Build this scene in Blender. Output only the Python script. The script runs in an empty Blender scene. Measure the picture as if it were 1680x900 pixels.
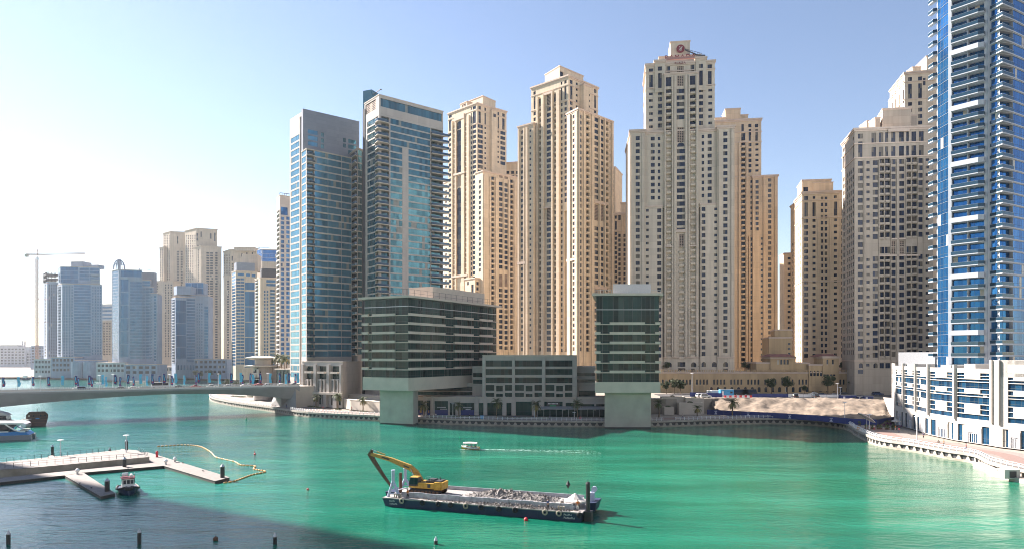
import bpy, math, random
from mathutils import Vector, Matrix
R = math.radians
rnd = random.Random(7)
SC = bpy.context.scene
# ------------------------------------------------------------------ camera
F, CX, HY, CH = 1120.0, 840.0, 583.0, 27.0      # focal length in px, centre column, horizon row, eye height
cam = bpy.data.objects.new('camera', bpy.data.cameras.new('camera'))
SC.collection.objects.link(cam)
cam.location = (0, 0, CH); cam.rotation_euler = (R(90), 0, 0)
cam.data.sensor_width = 36; cam.data.lens = 24; cam.data.shift_y = 133/1680
cam.data.clip_start = 0.5; cam.data.clip_end = 40000
SC.camera = cam
# ------------------------------------------------------------------ light
SUN_AZ, SUN_EL = R(59), R(34)                   # 59 degrees left of the view axis, ahead of the camera
w = bpy.data.worlds.new('World'); SC.world = w; w.use_nodes = True
nt = w.node_tree; bgn = nt.nodes['Background']
sky = nt.nodes.new('ShaderNodeTexSky'); sky.sky_type = 'NISHITA'; sky.sun_disc = False
sky.sun_elevation = SUN_EL; sky.sun_rotation = -SUN_AZ
sky.air_density = 1.0; sky.dust_density = 0.1; sky.ozone_density = 1.2; sky.altitude = 0
nt.links.new(sky.outputs[0], bgn.inputs[0]); bgn.inputs[1].default_value = 0.051
sd = bpy.data.lights.new('sun', 'SUN'); sd.energy = 5.0; sd.angle = R(0.7); sd.color = (1, .955, .885)
sun = bpy.data.objects.new('sun', sd); SC.collection.objects.link(sun)
sdir = Vector((-math.sin(SUN_AZ)*math.cos(SUN_EL), math.cos(SUN_AZ)*math.cos(SUN_EL), math.sin(SUN_EL)))
sun.rotation_euler = sdir.to_track_quat('Z', 'Y').to_euler(); sun.location = (-300, 300, 400)
vs = SC.view_settings; SC.display_settings.display_device = 'sRGB'
vs.view_transform = 'Standard'; vs.look = 'None'; vs.exposure = 2.0; vs.gamma = 1; vs.use_curve_mapping = False
vs.use_white_balance = True; vs.white_balance_temperature = 6850; vs.white_balance_tint = 17
cy = SC.cycles; cy.max_bounces = 6; cy.diffuse_bounces = 4; cy.glossy_bounces = 3; cy.transmission_bounces = 3
cy.volume_bounces = 0; cy.caustics_reflective = False; cy.caustics_refractive = False
cy.use_adaptive_sampling = True; cy.adaptive_threshold = 0.006; cy.filter_width = 1.0; cy.use_denoising = True; cy.sample_clamp_indirect = 8
# ------------------------------------------------------------------ helpers
COL = SC.collection
WORLD = {}
KD = 1.0
def P(px, py, D): return Vector(((px-CX)*D/F, D, CH-(py-HY)*D/F))
def G(px, D): return ((px-CX)*D*KD/F, D*KD)
def W(px, py, z=0.0):
    D = (CH-z)*F/(py-HY); return Vector(((px-CX)*D/F, D, z))
def ZY(py, D): return CH-(py-HY)*D*KD/F
def tag(o, label=None, cat=None, group=None, kind=None):
    if label: o['label'] = label
    if cat: o['category'] = cat
    if group: o['group'] = group
    if kind: o['kind'] = kind
    return o
def thing(name, label, cat, loc=(0, 0, 0), rz=0, group=None):
    o = bpy.data.objects.new(name, None); COL.objects.link(o); o.empty_display_size = .5
    o.location = loc; o.rotation_euler = (0, 0, rz); WORLD[o.name] = Vector(loc)
    return tag(o, label, cat, group)
def link(name, me, parent=None, loc=(0, 0, 0), rz=0, sc=None):
    o = bpy.data.objects.new(name, me); COL.objects.link(o)
    if parent: o.parent = parent
    o.location = loc; o.rotation_euler = (0, 0, rz)
    if sc: o.scale = sc
    return o
def kids(o): return [c for c in bpy.data.objects if c.parent == o]
KIDS = {}
def dup(root, loc, rz=0, label=None, group=None, sc=None):
    if root.name not in KIDS: KIDS[root.name] = [(c, kids(c)) for c in kids(root)]
    r = root.copy(); COL.objects.link(r); r.location = loc; r.rotation_euler = (0, 0, rz)
    if sc: r.scale = (sc, sc, sc) if not hasattr(sc, '__len__') else sc
    if label: r['label'] = label
    if group: r['group'] = group
    for c, gs in KIDS[root.name]:
        k = c.copy(); COL.objects.link(k); k.parent = r
        for g in gs:
            q = g.copy(); COL.objects.link(q); q.parent = k
    return r
class MB:
    def __init__(s): s.v = []; s.f = []; s.m = []
    def add(s, vs, fs, mi=0):
        n = len(s.v); s.v.extend([tuple(x) for x in vs])
        s.f.extend([tuple(i+n for i in f) for f in fs]); s.m.extend([mi]*len(fs))
    def quad(s, a, b, c, d, mi=0): s.add([a, b, c, d], [(0, 1, 2, 3)], mi)
    def tri(s, a, b, c, mi=0): s.add([a, b, c], [(0, 1, 2)], mi)
    def prism(s, poly, z0, z1, mi=0, bottom=True, top=True, mtop=None):
        n = len(poly)
        vs = [(p[0], p[1], z0) for p in poly]+[(p[0], p[1], z1) for p in poly]
        s.add(vs, [(i, (i+1) % n, (i+1) % n+n, i+n) for i in range(n)], mi)
        if top: s.add(vs[n:], [tuple(range(n))], mi if mtop is None else mtop)
        if bottom: s.add(vs[:n], [tuple(reversed(range(n)))], mi)
    def box(s, x0, x1, y0, y1, z0, z1, mi=0): s.prism([(x0, y0), (x1, y0), (x1, y1), (x0, y1)], z0, z1, mi)
    def hex8(s, b, t, mi=0):
        s.add(list(b)+list(t), [(3, 2, 1, 0), (4, 5, 6, 7), (0, 1, 5, 4), (1, 2, 6, 5), (2, 3, 7, 6), (3, 0, 4, 7)], mi)
    def bar(s, a, b, w, h=None, mi=0, up=(0, 0, 1)):
        a = Vector(a); b = Vector(b); h = h or w; d = (b-a).normalized(); u = Vector(up)
        x = d.cross(u)
        if x.length < .01: x = d.cross(Vector((1, 0, 0)))
        x.normalize(); y = x.cross(d)
        q = [x*(-w/2)+y*(-h/2), x*(w/2)+y*(-h/2), x*(w/2)+y*(h/2), x*(-w/2)+y*(h/2)]
        s.hex8([a+k for k in q], [b+k for k in q], mi)
    def tube(s, pts, r, n=8, mi=0, caps=True):
        pts = [Vector(p) for p in pts]; k = len(pts)
        rs = r if hasattr(r, '__len__') else [r]*k
        vs = []; px = None
        for i, p in enumerate(pts):
            d = (pts[min(i+1, k-1)]-pts[max(i-1, 0)]).normalized()
            if px is None:
                px = d.cross(Vector((0, 0, 1)))
                if px.length < .05: px = d.cross(Vector((1, 0, 0)))
            px = (px-d*px.dot(d)).normalized(); py = d.cross(px)
            for j in range(n):
                a = 2*math.pi*j/n; vs.append(p+px*(math.cos(a)*rs[i])+py*(math.sin(a)*rs[i]))
        fs = [(i*n+j, i*n+(j+1) % n, (i+1)*n+(j+1) % n, (i+1)*n+j) for i in range(k-1) for j in range(n)]
        if caps: fs += [tuple(reversed(range(n))), tuple(range((k-1)*n, k*n))]
        s.add(vs, fs, mi)
    def lathe(s, c, prof, n=12, mi=0, ax=None):
        vs = []; k = len(prof)
        for r, z in prof:
            for j in range(n):
                a = 2*math.pi*j/n
                p = Vector((math.cos(a)*r, math.sin(a)*r, z))
                if ax == 'x': p = Vector((p.z, p.x, p.y))
                if ax == 'y': p = Vector((p.x, p.z, p.y))
                vs.append(Vector(c)+p)
        fs = [(i*n+j, i*n+(j+1) % n, (i+1)*n+(j+1) % n, (i+1)*n+j) for i in range(k-1) for j in range(n)]
        fs += [tuple(reversed(range(n))), tuple(range((k-1)*n, k*n))]
        s.add(vs, fs, mi)
    def ball(s, c, r, n=10, mi=0, sz=1):
        s.lathe(c, [(max(.01, math.sin(math.pi*i/6))*r, -math.cos(math.pi*i/6)*r*sz) for i in range(7)], n, mi)
    def mesh(s, name, mats, smooth=False, off=(0, 0, 0)):
        me = bpy.data.meshes.new(name); ox, oy, oz = off
        me.from_pydata([(x-ox, y-oy, z-oz) for x, y, z in s.v], [], s.f)
        mats = mats if isinstance(mats, (list, tuple)) else [mats]
        for m in mats: me.materials.append(m)
        if len(mats) > 1: me.polygons.foreach_set('material_index', s.m)
        if smooth: me.polygons.foreach_set('use_smooth', [True]*len(s.f))
        me.update(); return me
    def build(s, name, mats, parent=None, loc=None, smooth=False):
        if parent is None:
            off = Vector(loc or (0, 0, 0)); o = link(name, s.mesh(name, mats, smooth, off), None, off)
            WORLD[o.name] = off
        else:
            off = WORLD.get(parent.name, Vector((0, 0, 0)))
            o = link(name, s.mesh(name, mats, smooth, off), parent)
            WORLD[o.name] = off
        return o
def offset_poly(poly, d):
    n = len(poly); out = []
    for i in range(n):
        a, b, c = Vector(poly[i-1][:2]), Vector(poly[i][:2]), Vector(poly[(i+1) % n][:2])
        e1 = (b-a).normalized(); e2 = (c-b).normalized()
        n1 = Vector((e1.y, -e1.x)); n2 = Vector((e2.y, -e2.x))
        m = n1+n2; m = m/max(.3, m.dot(n1)) if m.length > .01 else n1
        q = b+m*d; out.append((q.x, q.y))
    return out
def smoothcurve(pts, k=6):
    out = []; n = len(pts); P_ = [Vector(p) for p in pts]
    for i in range(n-1):
        a, b, c, d = P_[max(i-1, 0)], P_[i], P_[i+1], P_[min(i+2, n-1)]
        for j in range(k):
            t = j/k; out.append(.5*((2*b)+(c-a)*t+(2*a-5*b+4*c-d)*t*t+(3*b-a-3*c+d)*t**3))
    out.append(P_[-1]); return out
# ------------------------------------------------------------------ materials
def nodes(m):
    m.use_nodes = True; t = m.node_tree; return t, t.nodes['Principled BSDF']
def N(t, typ, **kw):
    n = t.nodes.new(typ)
    for k, v in kw.items(): setattr(n, k, v)
    return n
def math_(t, op, a, b=None):
    n = N(t, 'ShaderNodeMath', operation=op)
    for i, x in enumerate((a, b)):
        if x is None: continue
        if hasattr(x, 'links'): t.links.new(x, n.inputs[i])
        else: n.inputs[i].default_value = x
    return n.outputs[0]
def mixc(t, fac, a, b, mode='MIX'):
    n = N(t, 'ShaderNodeMix', data_type='RGBA', blend_type=mode)
    for k, x in ((0, fac), (6, a), (7, b)):
        if hasattr(x, 'links'): t.links.new(x, n.inputs[k])
        elif k == 0: n.inputs[0].default_value = x
        else: n.inputs[k].default_value = (*x, 1)
    return n.outputs[2]
def rng(t, v, a, b, c=0., d=1.):
    n = N(t, 'ShaderNodeMapRange'); t.links.new(v, n.inputs[0])
    for i, x in enumerate((a, b, c, d)): n.inputs[i+1].default_value = x
    return n.outputs[0]
def noise(t, scale, detail=4, vec=None, rough=.55):
    n = N(t, 'ShaderNodeTexNoise'); n.inputs['Scale'].default_value = scale; n.inputs['Detail'].default_value = detail
    n.inputs['Roughness'].default_value = rough
    if vec is not None: t.links.new(vec, n.inputs['Vector'])
    return n.outputs[0]
def wpos(t): return N(t, 'ShaderNodeNewGeometry').outputs['Position']
def mat(name, col, rough=.7, var=.18, scale=.6, metal=0., spec=.5, bump=0., rnd_=0., col2=None):
    m = bpy.data.materials.new(name); t, b = nodes(m)
    n = noise(t, scale, 5, wpos(t) if scale < 3 else N(t, 'ShaderNodeTexCoord').outputs['Object'])
    f = rng(t, n, .3, .7)
    lo = tuple(c*(1-var) for c in col); hi = col2 or tuple(min(1, c*(1+var*.6)) for c in col)
    c = mixc(t, f, lo, hi)
    if rnd_:
        oi = N(t, 'ShaderNodeObjectInfo').outputs['Random']
        c = mixc(t, rnd_, c, mixc(t, oi, tuple(x*.5 for x in col), tuple(min(1, x*1.5) for x in col)))
    t.links.new(c, b.inputs['Base Color'])
    b.inputs['Roughness'].default_value = rough; b.inputs['Metallic'].default_value = metal
    b.inputs['Specular IOR Level'].default_value = spec
    if bump:
        bn = N(t, 'ShaderNodeBump'); bn.inputs['Strength'].default_value = bump; bn.inputs['Distance'].default_value = .1
        t.links.new(noise(t, scale*6, 4), bn.inputs['Height']); t.links.new(bn.outputs[0], b.inputs['Normal'])
    return m
def N_gray(t, v):
    n = N(t, 'ShaderNodeCombineColor')
    for i in range(3): t.links.new(v, n.inputs[i])
    return n.outputs[0]
def stone(name, col, pitch=3.3, z0=0., line=.8, var=.17):
    """cast stone cladding: weathered, with a thin joint line at every storey and vertical rain streaks"""
    m = bpy.data.materials.new(name); t, b = nodes(m)
    p = wpos(t); sx = N(t, 'ShaderNodeSeparateXYZ'); t.links.new(p, sx.inputs[0])
    mp = N(t, 'ShaderNodeMapping'); t.links.new(p, mp.inputs[0]); mp.inputs['Scale'].default_value = (.55, .55, .03)
    st = rng(t, noise(t, 1.0, 4, mp.outputs[0]), .35, .75)
    big = rng(t, noise(t, .05, 3, p), .3, .7)
    c = mixc(t, st, tuple(x*(1+var) for x in col), tuple(x*(1-var) for x in col))
    c = mixc(t, math_(t, 'MULTIPLY', big, .5), c, tuple(x*y for x, y in zip(col, (.88, .9, .95))))
    fr = math_(t, 'FRACT', math_(t, 'DIVIDE', math_(t, 'SUBTRACT', sx.outputs[2], z0), pitch))
    ln = math_(t, 'LESS_THAN', fr, .035)
    c = mixc(t, math_(t, 'MULTIPLY', ln, 1-line), c, (0.02, .02, .02))
    cell = N(t, 'ShaderNodeVectorMath', operation='FLOOR'); sc_ = N(t, 'ShaderNodeVectorMath', operation='MULTIPLY')
    t.links.new(p, sc_.inputs[0]); sc_.inputs[1].default_value = (.23, .23, 1/pitch); t.links.new(sc_.outputs[0], cell.inputs[0])
    wn = N(t, 'ShaderNodeTexWhiteNoise'); t.links.new(cell.outputs[0], wn.inputs['Vector'])
    pv = rng(t, wn.outputs['Value'], 0, 1, .93, 1.06)          # each precast panel a touch lighter or darker
    c = mixc(t, 1.0, c, N_gray(t, pv), 'MULTIPLY')
    t.links.new(c, b.inputs['Base Color']); b.inputs['Roughness'].default_value = .85
    b.inputs['Specular IOR Level'].default_value = .25
    return m
def glass(name, a, b_, metal=.55, rough=.06, wob=.02, blind=.0, blindcol=(.45, .42, .36), spec=.3):
    """coated facade glass: tint changes pane by pane, some panes with a blind behind, slightly wavy reflection"""
    m = bpy.data.materials.new(name); t, b = nodes(m)
    ge = N(t, 'ShaderNodeNewGeometry'); oi = N(t, 'ShaderNodeObjectInfo')
    r = math_(t, 'FRACT', math_(t, 'ADD', ge.outputs['Random Per Island'], math_(t, 'MULTIPLY', oi.outputs['Random'], 7.3)))
    c = mixc(t, r, a, b_)
    if blind:
        k = math_(t, 'LESS_THAN', math_(t, 'FRACT', math_(t, 'MULTIPLY', r, 13.7)), blind)
        c = mixc(t, k, c, blindcol)
        t.links.new(math_(t, 'MULTIPLY', math_(t, 'SUBTRACT', 1.0, k), metal), b.inputs['Metallic'])
    else: b.inputs['Metallic'].default_value = metal
    t.links.new(c, b.inputs['Base Color']); b.inputs['Roughness'].default_value = rough
    b.inputs['Specular IOR Level'].default_value = spec
    bn = N(t, 'ShaderNodeBump'); bn.inputs['Strength'].default_value = 1; bn.inputs['Distance'].default_value = wob
    nz = math_(t, 'ADD', noise(t, .45, 2, ge.outputs['Position']), math_(t, 'MULTIPLY', noise(t, 2.1, 2, ge.outputs['Position']), .25))
    t.links.new(nz, bn.inputs['Height']); t.links.new(bn.outputs[0], b.inputs['Normal'])
    return m
def lattice(name, col, k=1.2):
    m = bpy.data.materials.new(name); t, b = nodes(m)
    p = wpos(t); sx = N(t, 'ShaderNodeSeparateXYZ'); t.links.new(p, sx.inputs[0])
    h = math_(t, 'ADD', sx.outputs[0], sx.outputs[1])
    a = math_(t, 'MULTIPLY', math_(t, 'SINE', math_(t, 'MULTIPLY', math_(t, 'ADD', h, sx.outputs[2]), math.pi*k)),
              math_(t, 'SINE', math_(t, 'MULTIPLY', math_(t, 'SUBTRACT', h, sx.outputs[2]), math.pi*k)))
    t.links.new(mixc(t, math_(t, 'GREATER_THAN', a, .12), col, (.02, .018, .016)), b.inputs['Base Color'])
    b.inputs['Roughness'].default_value = .9
    return m
M = {}
M['jbr'] = stone('beige cast stone', (.58, .475, .35), 3.3, 0, .82)
M['jbr2'] = stone('warm tan cast stone', (.55, .43, .30), 3.3, 0, .82)
M['jbr3'] = stone('grey beige cast stone', (.52, .44, .345), 3.4, 0, .85)
M['jbrtrim'] = mat('pinkish cornice stone', (.54, .43, .35), .85, .12, .4)
M['podium'] = stone('tan podium render', (.42, .30, .175), 6.0, 1, .9)
M['tanpanel'] = stone('grey tan precast panel', (.42, .385, .35), 3.6, 0, .85, .07)
M['greypanel'] = stone('blue grey metal panel', (.20, .225, .27), 1.8, 0, .7, .05)
M['conc'] = mat('pale concrete', (.47, .42, .36), .85, .14, .25)
M['concg'] = mat('green grey fair faced concrete', (.38, .35, .295), .85, .16, .2)
M['bridgec'] = mat('grey bridge concrete', (.27, .27, .27), .85, .12, .2)
M['white'] = mat('white render', (.50, .48, .445), .8, .06, .2)
M['whitem'] = mat('white painted metal', (.66, .68, .70), .45, .05, .4)
M['dark'] = mat('dark charcoal metal', (.035, .037, .042), .5, .2, .5)
M['louvre'] = mat('black louvre metal', (.03, .032, .036), .4, .5, 1.2)
M['frame'] = mat('dark bronze frame', (.045, .045, .05), .45, .1, .5)
M['gfin'] = mat('dull green grey mullion', (.05, .066, .066), .5, .1, .5)
M['lat'] = lattice('carved stone lattice', (.34, .26, .21))
M['gl_jbr'] = glass('dark blue window glass', (.006, .011, .026), (.02, .035, .07), .0, .05, .02, .2, (.12, .105, .085))
M['gl_far'] = glass('grey window glass', (.012, .018, .03), (.03, .045, .06), .0, .08, .01, .05)
M['gl_teal'] = glass('dark teal ribbon glass', (.018, .08, .10), (.06, .18, .21), .6, .04, .05, .05, (.2, .21, .19))
M['gl_tealb'] = glass('blue teal ribbon glass', (.03, .17, .25), (.07, .27, .38), .5, .04, .05, .03, (.2, .21, .19))
M['concl'] = mat('light grey entrance stone', (.34, .33, .34), .8, .15, 1.5)
M['tileroof'] = mat('dull red roof tiles', (.20, .085, .07), .85, .2, .8)
M['gl_blue'] = glass('bright blue curtain glass', (.008, .09, .25), (.025, .17, .40), .7, .04, .04, .03)
M['gl_kant'] = glass('green black ribbon glass', (.002, .015, .015), (.010, .05, .048), .08, .04, .05, .06, (.04, .07, .065), .22)
M['gl_navy'] = glass('deep blue tower glass', (.006, .05, .12), (.03, .16, .33), .6, .04, .03, .02)
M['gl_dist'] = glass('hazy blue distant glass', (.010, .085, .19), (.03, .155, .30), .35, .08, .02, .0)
M['clear'] = mat('balustrade glass', (.022, .06, .095), .06, .1, .5, .3)
M['water'] = None
M['asphalt'] = mat('asphalt', (.055, .055, .058), .9, .2, .3)
M['paver'] = mat('pale promenade pavers', (.225, .20, .18), .85, .1, .8)
M['paverp'] = mat('pink promenade pavers', (.22, .15, .13), .85, .1, .8)
M['sand'] = mat('sandy spoil', (.155, .128, .10), .95, .45, .35, bump=1.0, col2=(.24, .19, .145))
M['quayc'] = mat('pale quay concrete', (.33, .30, .26), .85, .2, .4)
M['jbr4'] = stone('grey brown cast stone', (.385, .325, .26), 3.45, 0, .82)
M['whiteb'] = mat('off white render', (.42, .40, .37), .8, .07, .25)
M['gl_low'] = glass('dark blue shop glass', (.004, .028, .07), (.018, .095, .19), .5, .05, .03, .04)
M['ground'] = mat('pale sandy ground', (.27, .24, .20), .95, .2, .03)
M['black'] = mat('black rubber', (.018, .018, .02), .75, .3, 3)
M['pile'] = mat('black pile sleeve', (.02, .021, .024), .45, .3, 4)
M['navyflag'] = mat('navy banner fabric', (.035, .03, .16), .8, .15, 4)
M['cyanflag'] = mat('sky blue banner fabric', (.10, .48, .68), .8, .12, 4)
M['steel'] = mat('galvanised steel', (.42, .44, .46), .4, .15, 4, .6)
M['steelp'] = mat('pale lilac painted steel', (.40, .43, .56), .5, .12, 4)
M['rust'] = mat('rusted brown steel', (.13, .07, .045), .85, .45, 5)
M['navyhull'] = mat('navy hull paint', (.010, .032, .105), .55, .35, 1.1, col2=(.022, .034, .075))
M['yellow'] = mat('excavator yellow paint', (.50, .27, .03), .6, .3, 1.6, col2=(.58, .33, .05))
M['ochre'] = mat('dirty ochre boom paint', (.42, .24, .05), .6, .3, 4)
M['bluefence'] = mat('deep blue hoarding', (.012, .03, .16), .6, .15, .8)
M['bluebox'] = mat('light blue painted steel', (.03, .30, .55), .6, .15, 1)
M['red'] = mat('red paint', (.62, .02, .03), .5, .1, 5)
M['signband'] = mat('mauve sign band', (.33, .17, .15), .7, .08, 2)
M['redsign'] = mat('dark red sign letter', (.17, .008, .02), .5, .05, 5)
M['orange'] = mat('orange float plastic', (.50, .24, .06), .6, .25, 5)
M['palebuoy'] = mat('pale float plastic', (.52, .42, .28), .6, .2, 5)
M['green'] = mat('green buoy paint', (.01, .22, .10), .5, .1, 5)
M['trunk'] = mat('palm trunk bark', (.16, .115, .075), .95, .4, 5)
M['leaf'] = mat('palm frond green', (.055, .085, .025), .7, .4, .9, rnd_=.4)
M['leafd'] = mat('yellowing palm frond', (.22, .18, .05), .8, .4, .9)
M['tree'] = mat('broad leaf green', (.045, .07, .025), .75, .5, 1.2)
M['outerw'] = mat('pale bounce facade', (.62, .57, .50), .85, .1, .1)  # kept pale so the unseen towers bounce more light
M['hedge'] = mat('clipped hedge green', (.07, .11, .025), .8, .5, 1.6)
M['conck'] = mat('warm grey cast concrete', (.52, .44, .37), .85, .12, .25)
M['slab_shade'] = mat('shade tinted white slab paint', (.38, .42, .47), .6, .08, .4)  # white slabs: the blue grey of their shade is put into the colour
M['canvas'] = mat('white canvas', (.48, .45, .42), .85, .08, 4)
M['rubble'] = mat('grey dredged rubble', (.17, .16, .15), .95, .6, 1.6, bump=.8)
M['deck'] = mat('dusty steel deck', (.26, .25, .24), .85, .2, 4)
M['wood'] = mat('dark dhow timber', (.06, .03, .024), .7, .5, 6)
M['blueboat'] = mat('bright blue boat paint', (.02, .20, .50), .4, .1, 5)
M['gel'] = mat('white gelcoat', (.76, .74, .72), .3, .05, 5)
M['greyhull'] = mat('grey boat hull', (.24, .25, .26), .45, .1, 5)
M['skin'] = mat('skin', (.35, .2, .13), .6, .1, 5)
M['purple'] = mat('purple seat fabric', (.10, .02, .08), .8, .2, 5)
M['dock'] = mat('pontoon deck boards', (.175, .158, .145), .85, .2, 1.2)
M['docks'] = mat('pontoon fender', (.05, .045, .042), .8, .3, 4)
M['rockc'] = mat('stained quay concrete', (.30, .26, .21), .9, .3, .5)
M['tail'] = mat('red tail lamp', (.4, .01, .01), .3, .1, 5)
M['lampw'] = mat('clear lamp lens', (.7, .7, .68), .2, .05, 5)
M['foam'] = mat('white boat wake foam', (.42, .58, .53), .8, .1, 3)
def paint(name, col, rough=.35): return mat(name, col, rough, .06, 5, .1)
# ------------------------------------------------------------------ water, land, quay
def make_water():
    m = bpy.data.materials.new('marina water'); t, b = nodes(m); p = wpos(t)
    sx = N(t, 'ShaderNodeSeparateXYZ'); t.links.new(p, sx.inputs[0])
    # turbid emerald water, bluer in the far left channel: sky reflection put into colour
    big = noise(t, .012, 3, p)
    mp = N(t, 'ShaderNodeMapping'); t.links.new(p, mp.inputs[0]); mp.inputs['Scale'].default_value = (.02, .09, .05)
    mp.inputs['Rotation'].default_value = (0, 0, R(18))
    streak = rng(t, noise(t, 1.0, 5, mp.outputs[0]), .42, .66)
    chan = rng(t, math_(t, 'ADD', math_(t, 'MULTIPLY', sx.outputs[0], -1.0), math_(t, 'MULTIPLY', sx.outputs[1], .35)), 30., 190.)
    c = mixc(t, chan, (.0008, .125, .068), (.003, .11, .105))
    c = mixc(t, math_(t, 'MULTIPLY', streak, .7), c, (.010, .215, .135))
    c = mixc(t, math_(t, 'MULTIPLY', rng(t, big, .42, .62), .65), c, (.0, .07, .05))
    t.links.new(c, b.inputs['Base Color'])
    b.inputs['Roughness'].default_value = .07; b.inputs['IOR'].default_value = 1.42
    m1 = N(t, 'ShaderNodeMapping'); t.links.new(p, m1.inputs[0]); m1.inputs['Scale'].default_value = (.5, 1.1, 1)
    m1.inputs['Rotation'].default_value = (0, 0, R(20))
    a1 = noise(t, .9, 5, m1.outputs[0], .6)
    a2 = noise(t, .16, 3, m1.outputs[0])
    amp = rng(t, noise(t, .02, 2, p), .35, .65, .45, 1.15)
    h = math_(t, 'MULTIPLY', math_(t, 'ADD', math_(t, 'MULTIPLY', a1, .36), math_(t, 'MULTIPLY', a2, .9)), amp)
    bn = N(t, 'ShaderNodeBump'); bn.inputs['Strength'].default_value = 1.0; bn.inputs['Distance'].default_value = .62
    t.links.new(h, bn.inputs['Height']); t.links.new(bn.outputs[0], b.inputs['Normal'])
    return m
M['water'] = make_water()
mb = MB(); S = 5000
mb.quad((-S, -600, 0), (S, -600, 0), (S, S, 0), (-S, S, 0))
tag(mb.build('water', M['water']), kind='structure')
# quay line (px, row of the waterline), left tip to right; then on out of frame
QUAY = [(352, 644), (343.5, 650), (346.5, 657), (363, 662), (396, 668), (442, 674.5), (506, 684), (623, 690.5), (690, 694), (760, 696.5), (870, 699),
        (990, 700), (1070, 700), (1170, 697), (1265, 695), (1338, 698), (1380, 702.5), (1397, 709), (1403, 714), (1438, 730.5), (1496, 740.6),
        (1553, 752), (1598, 760), (1626, 774), (1680, 788.5)]
QW = [W(a, b, 0) for a, b in QUAY]
QW += [Vector((112, 128, 0)), Vector((114, 90, 0)), Vector((116, 40, 0)), Vector((116, 12, 0)), Vector((40, 8, 0)), Vector((-600, 8, 0))]
QL = smoothcurve(QW[:25], 5)+QW[25:]
QZ = 2.45
FAR = [(-600, -600), (5000, -600), (5000, 5000), (-5000, 5000), (-5000, 800), (-560, 800), (-330, 765), (-262, 740), (-225, 620), (-208, 520), (-206, 480)]
land = [(p.x, p.y) for p in QL]
FAR[0] = (-600, -600)
mb = MB()
poly = land+[(-600, -600)]+FAR[1:]
mb.add([(x, y, QZ-.35) for x, y in poly], [tuple(range(len(poly)))])
tag(mb.build('ground', M['ground']), kind='structure')
# quay wall, capping and promenade
qn = []
for i, p in enumerate(QL):
    a, c = QL[max(i-1, 0)], QL[min(i+1, len(QL)-1)]
    d = (c-a).normalized(); qn.append(Vector((-d.y, d.x, 0)))      # inland normal
def qoff(d, z, k0=0, k1=None): return [Vector((p.x+n.x*d, p.y+n.y*d, z)) for p, n in zip(QL[k0:k1], qn[k0:k1])]
def strip(mb, A, B, mi=0):
    for i in range(len(A)-1): mb.quad(A[i], A[i+1], B[i+1], B[i], mi)
KE = 121
mb = MB()
strip(mb, qoff(0, -.5), qoff(0, .55), 1); strip(mb, qoff(0, .55), qoff(.5, .55), 0)
strip(mb, qoff(.5, .55), qoff(.5, 1.75), 2); strip(mb, qoff(.5, 1.75), qoff(-.15, 1.75), 0)  # recess under the capping coloured dark, its shade put into the colour
strip(mb, qoff(-.15, 1.75), qoff(-.15, QZ), 0); strip(mb, qoff(-.15, QZ), qoff(.8, QZ), 0)
# triangular brackets under the capping
L = 0.0; nxt = 0.0
for i in range(len(QL)-7):
    seg = QL[i+1]-QL[i]; sl = seg.length; d = seg.normalized(); n = qn[i]
    while nxt < L+sl:
        q = QL[i]+d*(nxt-L)
        a0 = q+d*-.75+n*.1; a1 = q+d*.75+n*.1; a2 = q+d*.25+n*.1; a3 = q+d*-.25+n*.1
        bk = n*.45
        A = [Vector((v.x, v.y, z)) for v, z in ((a0, .56), (a1, .56), (a2, 1.5), (a3, 1.5))]
        mb.hex8([A[0], A[1], A[1]+bk, A[0]+bk], [A[3], A[2], A[2]+bk, A[3]+bk], 0)
        nxt += 2.6
    L += sl
tag(mb.build('quay', [M['quayc'], M['rockc'], M['dark']]), kind='structure')
mb = MB()
strip(mb, qoff(.8, QZ-.006), qoff(13, QZ-.006), 0); strip(mb, qoff(4.5, QZ), qoff(9, QZ), 1)
tag(mb.build('promenade', [M['paver'], M['paverp']]), kind='structure')
# railing: curved white uprights and rails along the capping
def railing(k0, k1, label):
    mb = MB(); A = qoff(.3, 0, k0, k1); L = 0; nxt = 0
    for i in range(len(A)-1):
        seg = A[i+1]-A[i]; d = seg.normalized(); n = Vector((-d.y, d.x, 0)); sl = seg.length
        while nxt < L+sl:
            q = A[i]+d*(nxt-L)
            pts = [q+Vector((0, 0, QZ)), q+n*-.14+Vector((0, 0, QZ+.45)), q+n*-.05+Vector((0, 0, QZ+.85)), q+n*.22+Vector((0, 0, QZ+1.12))]
            for a, b in zip(pts, pts[1:]): mb.bar(a, b, .12, .22)
            nxt += 1.9
        L += sl
        for h, o in ((.5, -.13), (.72, -.1), (1.08, .18)):
            mb.bar(A[i]+n*o+Vector((0, 0, QZ+h)), A[i+1]+n*o+Vector((0, 0, QZ+h)), .06)
    tag(mb.build('railing', M['whitem'], None, A[0]), label, 'railing')
railing(0, 27, 'pale curved railing around the rounded promenade end under the bridge')
railing(28, 40, 'pale quay railing in front of the palms left of the wide pier')
railing(40, 62, 'shaded quay railing between the two concrete piers')
railing(62, 88, 'shaded quay railing curving round the dark inner bay')
railing(88, KE, 'sunlit quay railing beside the white curved building')
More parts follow.
